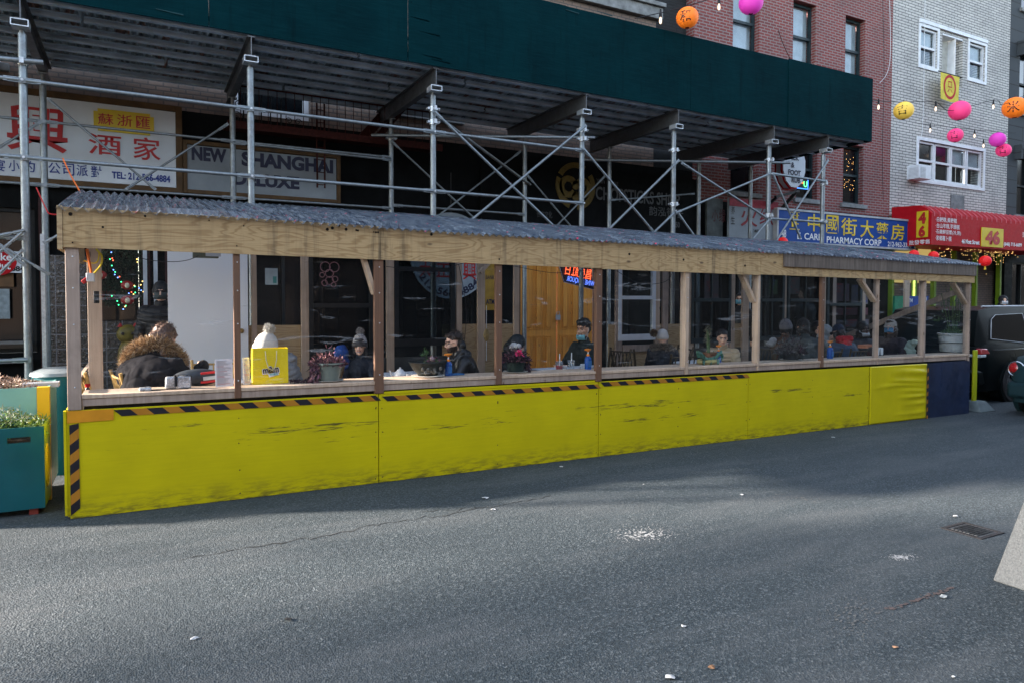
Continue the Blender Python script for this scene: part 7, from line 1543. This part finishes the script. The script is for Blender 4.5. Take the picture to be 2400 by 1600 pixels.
# 1 woman in the fur hooded parka, seen from behind, leaning over her food
Jp = cloth('charcoal_parka', (.012, .0115, .0135), .9, .3, .3, 90, spec=.08)
r1, HC, hr, N, d = person('diner in a charcoal parka with a tan fur hood, seen from behind', at(384, 799, Y=7.0), R(48), lean=R(26), pitch=R(38), jacket=Jp, style='smooth', hair=H_brown, hairstyle='long', width=1.12, fat=1.12, arms=[((.10, -.14, -.22), (.30, -.02, -.05)), ((.14, .07, -.24), (.34, -.05, -.14))])
P = [local(r1, x, y, Y) for x, y, Y in ((302, 874, 6.98), (298, 848, 6.95), (308, 824, 6.93), (330, 810, 6.9), (356, 804, 6.88), (384, 808, 6.88), (406, 820, 6.92), (421, 836, 6.98), (425, 853, 7.02), (418, 870, 7.05))]
fur(r1, P, FUR, 3, 11000, .042, .0035, .052)
b = MB(); ell(b, N+Vector((-.15, .02, -.08)), (.07, .19, .13), Matrix.Rotation(.5, 3, 'Y')); remesh(b, 'hood', Jp, r1, .012, 3, disp=fdisp(.012, 9, 4))
b = MB(); S_ = N+Vector((0, -.185, -.05)); h_ = S_+Vector((.30, -.02, -.05)); ell(b, h_+Vector((.03, 0, .03)), (.055, .045, .055)); ell(b, h_+Vector((.0, .03, .02)), (.03, .035, .03)); cap(b, h_+Vector((-.08, -.02, -.04)), h_, .045, .042); remesh(b, 'glove', cloth('black_knit', (.012, .012, .014), .9, .3, .5, 200), r1, .008, 2)
# 2 bystander in black behind the white panel
Jk = cloth('black_coat', (.010, .011, .013), .6)
person('bystander in a black cap and high collar standing left of the white panel', at(377, 686, Y=9.7), R(-95), seated=False, jacket=Jk, style='puffer', hands='down', hat=('beanie', Jk), mask=('face', cloth('charcoal_mask', (.05, .065, .065))), fat=1.15)
# 3 white beanie, grey puffer, face down behind the yellow bag
Wk = cloth('white_knit', (.62, .61, .58), .9, .12, .6, 120); Gp = cloth('grey_puffer', (.20, .205, .215), .5, .25, .15)
person('diner in a white pompom beanie and grey puffer behind the yellow bag', at(618, 822, Y=7.25), R(178), lean=R(16), neckfwd=.75, pitch=R(14), hatk=1.17, hatt=-.42, jacket=Gp, style='puffer', hair=H_dkbr, hairstyle='none', hat=('pompom', Wk, Wk, Wk, .052), hood='down', skinm=SK1, fat=1.2, hands='table')
# 4 smiling woman in speckled pompom hat
def speck(name, a, c, sc=220):
    k = NT(name); n = k.noise(k.coord(), sc, 2, .5); k.col(k.ramp(n, (.45, a), (.55, c))); k.set(rough=.9); k.bump(n, .6, .004); MATS[name] = k.m; return k.m
Sp1 = speck('speckled_pale_knit', (.70, .66, .62), (.12, .11, .11), 90); Sp2 = speck('speckled_dark_knit', (.006, .007, .008), (.10, .10, .11), 90)
Nv = cloth('navy_coat', (.012, .018, .03), .7)
r4, HC, hr, N, d = person('smiling diner in a black and white pompom hat and dark coat', at(843, 812, Y=8.25), R(-118), lean=R(6), yaw=R(6), pitch=R(4), jacket=Nv, skinm=SK1, hatk=1.10, hatt=-.30, hair=H_black, hairstyle='long', hat=('pompom', Sp1, Sp2, Sp1, .050), smile=True, hands='table')
b = MB(); q = local(r4, 800, 828, 8.3); ell(b, q, (.10, .10, .12)); ell(b, q+Vector((0, 0, -.14)), (.11, .11, .12)); remesh(b, 'blue_jacket', cloth('bright_blue', (.015, .07, .30), .6), r4, .012, 2, disp=fdisp(.016, 12))
# 5 bearded man with glasses in a leather jacket
Lj = cloth('black_leather', (.008, .009, .011), .38, .3, .15, 60, spec=.5)
person('bearded man with glasses in a black leather jacket, in profile', at(1063, 803, Y=7.45), R(176), lean=R(22), pitch=R(10), jacket=Lj, style='leather', hair=H_dkbr, hairstyle='short', beard=True, glasses=True, hood='half', skinm=SK1, hands='table', fat=1.05, width=1.05)
# 6 diner bowed under long black hair, hand up
Jd = cloth('black_puffer', (.012, .018, .022), .5)
r6, HC, hr, N, d = person('diner with bowed head, long black hair and dark puffer beside the doors', at(1212, 812, Y=7.45), R(-25), lean=R(16), pitch=R(45), yaw=R(-30), jacket=Jd, style='puffer', hair=H_black, hairstyle='none', hat=('hoodup', Jd), hood='half', skinm=SK1, fat=1.15, arms=[None, ((.10, .12, -.20), (.10, .06, .07))], mask=('face', M_maskW))
b = MB(); q = local(r6, 1204, 812, 7.3); ell(b, q, (.06, .05, .055)); ell(b, q+Vector((.06, -.06, 0)), (.04, .04, .045)); remesh(b, 'white_fleece_trim', cloth('white_fleece', (.5, .5, .5), .9), r6, .01, 2, disp=fdisp(.008, 20))
# 7 smiling young man, mask under the chin
person('smiling young man with black hair and a blue mask under his chin', at(1367, 772, Y=7.95), R(188), lean=R(3), yaw=R(14), pitch=R(6), jacket=cloth('dark_green_jacket', (.012, .022, .022), .7), hair=H_black, hairstyle='quiff', mask=('chin', M_mask), smile=True, skinm=SK2, hands='table')
# 8 white beanie with brown pompom and fur collar, from behind
r8, HC, hr, N, d = person('diner in a navy parka with grey fur collar and white beanie, seen from behind', at(1553, 792, Y=8.0), R(45), lean=R(8), pitch=R(8), jacket=cloth('navy_parka', (.010, .016, .026), .7), hair=H_dkbr, hairstyle='none', hat=('beanie', Wk), fat=1.15, hands='table')
fur(r8, [N+Vector((.06, -.15, -.10)), N+Vector((-.04, -.16, .0)), N+Vector((-.12, -.08, .06)), N+Vector((-.14, .04, .07)), N+Vector((-.08, .15, .04)), N+Vector((.04, .17, -.06))], FURG, 5, 3000, .05, .006, .04)
q = local(r8, 1532, 781, 7.95); fur(r8, [q, q+Vector((.01, 0, .01))], [FURG[1], FUR[1], FURG[0]], 7, 1500, .03, .005, .05, 'pompom', .4)
# 9 man in tan puffer
person('man with short black hair in a tan puffer jacket beside the cactus', at(1693, 793, Y=7.55), R(-142), lean=R(12), yaw=R(16), pitch=R(8), jacket=cloth('tan_puffer', (.42, .32, .19), .5, .15, .1), style='puffer', hair=H_black, hairstyle='short', skinm=SK2, hands='table', fat=1.12, width=1.1)
# the crowded far tables
Bk = cloth('brown_coat', (.12, .06, .035), .8); Ol = cloth('dark_olive_jacket', (.025, .035, .035), .6)
r10, *_ = person('diner in a grey knit beanie and brown coat at the crowded table', at(1843, 768, Y=7.9), R(10), lean=R(12), jacket=Bk, hair=H_black, hairstyle='sides', hat=('beanie', cloth('grey_knit', (.23, .22, .23), .9, .1, .5, 120)), fat=1.1, hands='table')
b = MB(); q = local(r10, 1812, 790, 7.95); q.z -= .06; ell(b, q, (.045, .06, .06)); ell(b, q+Vector((.02, .05, -.05)), (.06, .08, .05)); remesh(b, 'white_scarf', cloth('white_fleece', (.5, .5, .5), .9), r10, .012, 2, disp=fdisp(.012, 18))
person('broad diner in a black cap and dark olive jacket, seen from behind', at(1882, 770, Y=7.35), R(60), lean=R(24), pitch=R(10), jacket=Ol, hair=H_black, hairstyle='sides', hat=('cap', Jk), width=1.2, fat=1.25, hands='table')
person('diner in a dark hood half hidden by the brown post', at(1916, 772, Y=8.15), R(-120), lean=R(5), jacket=Nv, hat=('hoodup', Jk), skinm=SK2, hands='table')
r13, HC, hr, N, d = person('diner in a navy cap, bright red scarf and blue jacket, seen from behind', at(1965, 780, Y=7.35), R(75), lean=R(20), pitch=R(15), jacket=cloth('blue_jacket', (.015, .04, .08), .7), hair=H_black, hairstyle='sides', hat=('cap', cloth('navy_cap', (.012, .025, .06), .7)), hands='table', fat=1.15)
b = MB(); cap(b, N+Vector((-.06, -.09, .07)), N+Vector((-.06, .09, .07)), .065, .06); ell(b, N+Vector((-.10, 0, .0)), (.07, .09, .07)); remesh(b, 'scarf', cloth('red_scarf', (.42, .012, .02), .8), r13, .010, 2, disp=fdisp(.012, 20))
r12, HC, hr, N, d = person('diner in a pale grey hood leaning between the olive jacket and the red scarf', at(1938, 783, Y=7.8), R(-40), lean=R(25), pitch=R(20), jacket=cloth('pale_grey_fleece', (.33, .35, .35), .9), hair=H_dkbr, hairstyle='none', hat=('hoodup', MATS['pale_grey_fleece']), hands='table')
person('diner in a large black hood with a pale mask band facing the street', at(2024, 772, Y=7.9), R(-112), lean=R(2), jacket=Nv, hat=('hoodup', Jk), skinm=SK3, mask=('chin', M_maskW), hands='table', width=1.15, fat=1.2)
Cc = cloth('beige_cap', (.40, .38, .34), .8)
r15, HC, hr, N, d = person('diner in a beige cap and light blue face mask near the far end', at(2087, 768, Y=7.45), R(-165), lean=R(10), jacket=cloth('dark_flowered_coat', (.03, .02, .025), .8, .8, .2, 30, 40), hair=H_dkbr, hairstyle='long', hat=('cap', Cc), mask=('face', plain('light_blue_mask', (.12, .33, .60), .7)), hands='table', fat=1.1)
b = MB(); q = local(r15, 2125, 815, 7.2); ell(b, q+Vector((0, 0, -.06)), (.10, .14, .12)); ell(b, q+Vector((.03, .07, .05)), (.06, .07, .08)); ell(b, q+Vector((.08, .14, .10)), (.05, .06, .05)); remesh(b, 'pale_shawl', cloth('mint_fleece', (.36, .44, .36), .9), r15, .012, 2, disp=fdisp(.014, 16))
# passers-by on the pavement beyond
person('masked passer-by seen through the gap between two posts', at(1735, 703, Y=10.0), R(-150), seated=False, jacket=Jk, hair=H_black, hairstyle='short', mask=('face', M_mask), hands='down', skinm=SK2)
person('tall passer-by in a dark blue grey coat standing behind the crowded table', at(1885, 690, Y=9.6), R(100), seated=False, jacket=cloth('slate_coat', (.02, .035, .042), .7), hair=H_black, hairstyle='short', hands='down', width=1.2, fat=1.2)
person('masked passer-by in black beyond the dark minivan', at(2352, 706, Y=10.3), R(-130), seated=False, jacket=Jk, hat=('hoodup', Jk), mask=('face', M_maskW), hands='down', skinm=SK2)
# ================================================================ cars
def paint(name, c):
    k = NT(name); co = k.coord(); n = k.noise(co, 2.5, 4); k.col(k.ramp(n, (.3, tuple(v*.8 for v in c)), (.7, c))); k.set(rough=.35, metal=0, spec=.12); k.b.inputs['Coat Weight'].default_value = .03; k.b.inputs['Coat Roughness'].default_value = .06; MATS[name] = k.m; return k.m
M_vanP = paint('dark_green_grey_paint', (.004, .0065, .007)); M_carP = paint('teal_grey_paint', (.014, .034, .040)); M_glassC = dark_glass('car_glass', (.002, .003, .004), .12, .3); M_glassR = dark_glass('rear_glass', (.01, .04, .08), .06, .8)
M_chrome = plain('chrome', (.6, .62, .64), .15, .9, .05); M_lampR = plain('red_lamp', (.35, .01, .012), .12, 0, .25, 30, .2, 60, .9); M_lampW = plain('clear_lamp', (.45, .5, .52), .12, 0, .1, 30)
def loft(b, secs, mi=None):
    n = len(secs[0]); vs = [v for s_ in secs for v in s_]; fs = [(i*n+j, (i+1)*n+j, (i+1)*n+(j+1) % n, i*n+(j+1) % n) for i in range(len(secs)-1) for j in range(n)]
    fs += [tuple(range(n))[::-1], tuple((len(secs)-1)*n+j for j in range(n))]; return b.add(vs, fs, mi)
def car(name, label, cat, x0, yl, L, W, H, paintm, prof, glassprof, wheels, wr, tail, belt, lampm=M_lampR):
    """car pointing to +X; x0 rear bumper, yl the side nearest the street's middle; profiles are lists of (x, z)"""
    g0 = gz(x0+L/2); t = thing(name, label, cat, (x0+L/2, yl+W/2, g0))
    # lower body: sections along X with a rounded plan
    secs = []
    for x, zt, inset in prof:
        a = inset; zb = .24; P = []
        for (fy, fz) in ((0, .0), (0, .35), (.0, .62), (.012, .86), (.05, .98), (.12, 1.)): P.append((fy, fz))
        pts = [(x0+x, yl+a+.03*(1-min(1, abs(f-.55)*2))*-1+fy*.8, g0+zb+(zt-zb)*f) for fy, f in P]; pts2 = [(x0+x, yl+W-a+.03*(1-min(1, abs(f-.55)*2))-fy*.8, g0+zb+(zt-zb)*f) for fy, f in P[::-1]]
        secs.append(pts+pts2)
    b = MB(); loft(b, secs); body = b.ob('body', paintm, t, ang=42)
    # greenhouse
    secs = []
    for x, z0, z1, a0, a1 in glassprof:
        secs.append([(x0+x, yl+a0, g0+z0), (x0+x, yl+a0+(a1-a0)*.5, g0+z0+(z1-z0)*.5), (x0+x, yl+a1, g0+z1), (x0+x, yl+W-a1, g0+z1), (x0+x, yl+W-a0-(a1-a0)*.5, g0+z0+(z1-z0)*.5), (x0+x, yl+W-a0, g0+z0)])
    b = MB(); loft(b, secs); b.ob('cabin', paintm, t, ang=35)
    for wx in wheels:
        for side in (0, 1):
            yc = yl+.035 if side == 0 else yl+W-.035; sg = -1 if side == 0 else 1
            b = MB(); b.lathe([(wr*.62, -.1), (wr*.93, -.1), (wr, -.07), (wr, .07), (wr*.93, .1), (wr*.62, .1)], (x0+wx, yc, g0+wr), 36, 'y'); o = b.ob('wheel', M_rubber, t, ang=50)
            b = MB()
            for k_ in range(7):
                a = 2*math.pi*k_/7
                for da in (-.13, .13): b.beam((x0+wx+.05*math.cos(a), yc+sg*.085, g0+wr+.05*math.sin(a)), (x0+wx+wr*.64*math.cos(a+da), yc+sg*.095, g0+wr+wr*.64*math.sin(a+da)), .035, .02, up=(0, 1, 0))
            b.lathe([(0, .0), (.06, .0), (.06, .02), (0, .022)], (x0+wx, yc+sg*.085, g0+wr), 16, 'y'); b.lathe([(wr*.60, -.012), (wr*.66, -.012), (wr*.66, .012), (wr*.60, .012)], (x0+wx, yc+sg*.095, g0+wr), 36, 'y'); b.ob('rim', M_chrome, o, ang=45)
            b = MB(); b.lathe([(wr*1.0, -.05), (wr*1.13, -.05), (wr*1.13, .02), (wr*1.0, .02)], (x0+wx, yl-.030 if side == 0 else yl+W+.030, g0+wr), 36, 'y'); b.v = [v for v in b.v]; b.ob('wheel_arch', paintm, t, ang=60)
            b = MB(); b.tube([(x0+wx, yl-.034 if side == 0 else yl+W+.034, g0+wr), (x0+wx, yl+.2 if side == 0 else yl+W-.2, g0+wr)], wr*1.08, 30); b.ob('wheel_well', M_dark, t, ang=50)
    return t, g0
# wheel centre and rear corner come from the survey
VX, VY, VW = 13.05, 6.78, 1.98
prof = [(.0, .95, .10), (.04, 1.02, .05), (.25, 1.08, .012), (.9, 1.09, .0), (2.2, 1.07, 0), (3.6, 1.05, 0), (4.2, 1.0, .02), (4.8, .92, .08), (5.1, .75, .2), (5.15, .5, .28)]
gp = [(.06, 1.0, 1.06, .10, .14), (.16, 1.04, 1.45, .06, .17), (.30, 1.06, 1.66, .04, .21), (.6, 1.06, 1.71, .03, .23), (1.8, 1.06, 1.73, .03, .23), (2.9, 1.05, 1.69, .03, .23), (3.5, 1.04, 1.45, .04, .19), (4.15, 1.0, 1.06, .06, .12)]
t, g0 = car('minivan', 'dark green grey minivan parked beyond the far end of the dining shed', 'minivan', VX, VY, 5.15, VW, 1.75, M_vanP, prof, gp, (.98, 4.05), .345, 0, 1.06)
# side glass: slim panes standing just proud of the cabin, chrome line round them
def sidepane(pts, name='side_window', m=None, yy=None, parent=None):
    b = MB(); P = [(VX+x, z) for x, z in pts]
    def ys(z): f = (z-1.06)/.66; return VY+.03+.20*f-.006
    n = len(P); vs = [(x, ys(z), g0+z) for x, z in P]+[(x, ys(z)+.012, g0+z) for x, z in P]; b.add(vs, [tuple(range(n)), tuple(range(2*n-1, n-1, -1))]+[(i, n+i, n+(i+1) % n, (i+1) % n) for i in range(n)]); o = b.ob(name, M_glassC, parent, ang=30)
    b = MB(); b.tube([(x, ys(z)-.003, g0+z) for x, z in P]+[(P[0][0], ys(P[0][1])-.003, g0+P[0][1])], .006, 6); b.ob('chrome_trim', M_alu, o)
sidepane([(.42, 1.16), (.62, 1.50), (.80, 1.58), (1.75, 1.60), (1.75, 1.10), (1.52, 1.06)], parent=t); sidepane([(1.83, 1.12), (1.83, 1.60), (2.7, 1.58), (2.75, 1.12)], parent=t); sidepane([(2.83, 1.12), (2.80, 1.57), (3.15, 1.50), (3.6, 1.12)], parent=t)
b = MB(); b.add([(VX+.075, VY+.17, g0+1.09), (VX+.075, VY+VW-.17, g0+1.09), (VX+.255, VY+VW-.27, g0+1.58), (VX+.255, VY+.27, g0+1.58), (VX+.095, VY+.17, g0+1.09), (VX+.095, VY+VW-.17, g0+1.09), (VX+.275, VY+VW-.27, g0+1.58), (VX+.275, VY+.27, g0+1.58)], [(0, 3, 2, 1), (4, 5, 6, 7), (0, 1, 5, 4), (1, 2, 6, 5), (2, 3, 7, 6), (3, 0, 4, 7)]); b.ob('rear_window', M_glassR, t)
for sy, w_ in ((VY-.012, 1), (VY+VW-.30, -1)):
    b = MB()
    if w_ == 1: b.box(VX+.01, VX+.30, sy+.0, sy+.30, g0+.90, g0+1.0, top=(VX+.035, VX+.22, sy+.015, sy+.28))
    else: b.box(VX-.015, VX+.34, sy, sy+.31, g0+.86, g0+1.02)
    b.ob('tail_light', M_lampR, t, bevel=.015); b = MB(); b.box(VX-.008, VX+.16, sy-.004, sy+.26, g0+.845, g0+.895); b.ob('reversing_lamp', M_lampW, t, bevel=.01)
b = MB(); b.box(VX-.05, VX+.3, VY+.015, VY+VW-.015, g0+.34, g0+.62); b.ob('bumper', M_vanP, t, bevel=.05); b = MB(); b.box(VX-.02, VX+.01, VY+.35, VY+VW-.35, g0+.80, g0+.84); b.ob('chrome_bar', M_chrome, t)
b = MB(); b.box(VX+.35, VX+4.4, VY-.045, VY-.03, g0+.965, g0+.975); b.ob('chrome_strip', M_chrome, t); b = MB(); b.tube([(VX+.5, VY+.26, g0+1.735), (VX+2.8, VY+.26, g0+1.74)], .018, 8); b.ob('roof_rail', M_alu, t)
b = MB(); b.tube([(VX+1.0+.10*math.cos(a*.35), VY-.032, g0+.82+.11*math.sin(a*.35)) for a in range(19)], .0035, 5); b.ob('fuel_door_seam', M_dark, t)
# second car, only its rear corner in view
CX, CYL, CW = 12.22, 4.22, 1.78
prof = [(.0, .78, .20), (.05, .86, .12), (.28, .95, .03), (.9, 1.0, 0), (2.4, .98, 0), (3.4, .92, .0), (4.2, .84, .06), (4.45, .6, .2)]; gp = [(.5, .9, 1.0, .08, .14), (1.1, .97, 1.36, .05, .22), (1.9, .98, 1.44, .04, .25), (2.6, .97, 1.38, .04, .24), (3.3, .92, 1.0, .06, .12)]
t, g0c = car('sedan', 'teal grey sedan showing only its rear corner at the right edge', 'car', CX, CYL, 4.45, CW, 1.45, M_carP, prof, gp, (.8, 3.5), .31, 0, .95)
b = MB(); yl_ = CYL+CW-.17; b.sphere((CX+.12, yl_+.02, g0c+.76), (.11, .14, .105), 18, 12); b.ob('tail_light', M_lampR, t); b = MB(); b.lathe([(.115, 0), (.125, .01), (.115, .02)], (CX+.02, yl_, g0c+.76), 24, 'x'); b.ob('lamp_ring', M_chrome, t)
b = MB(); b.sphere((CX+.12, CYL+.15, g0c+.76), (.15, .16, .135), 18, 12); b.ob('tail_light', M_lampR, t); b = MB(); b.box(CX-.05, CX+.3, CYL+.06, CYL+CW-.06, g0c+.3, g0c+.56); b.ob('bumper', M_carP, t, bevel=.06)
text('BE', 'badge', M_chrome, t, (CX-.02, CYL+CW-.42, g0c+.60), w=.1, h=.06, n=(-1, 0, 0))
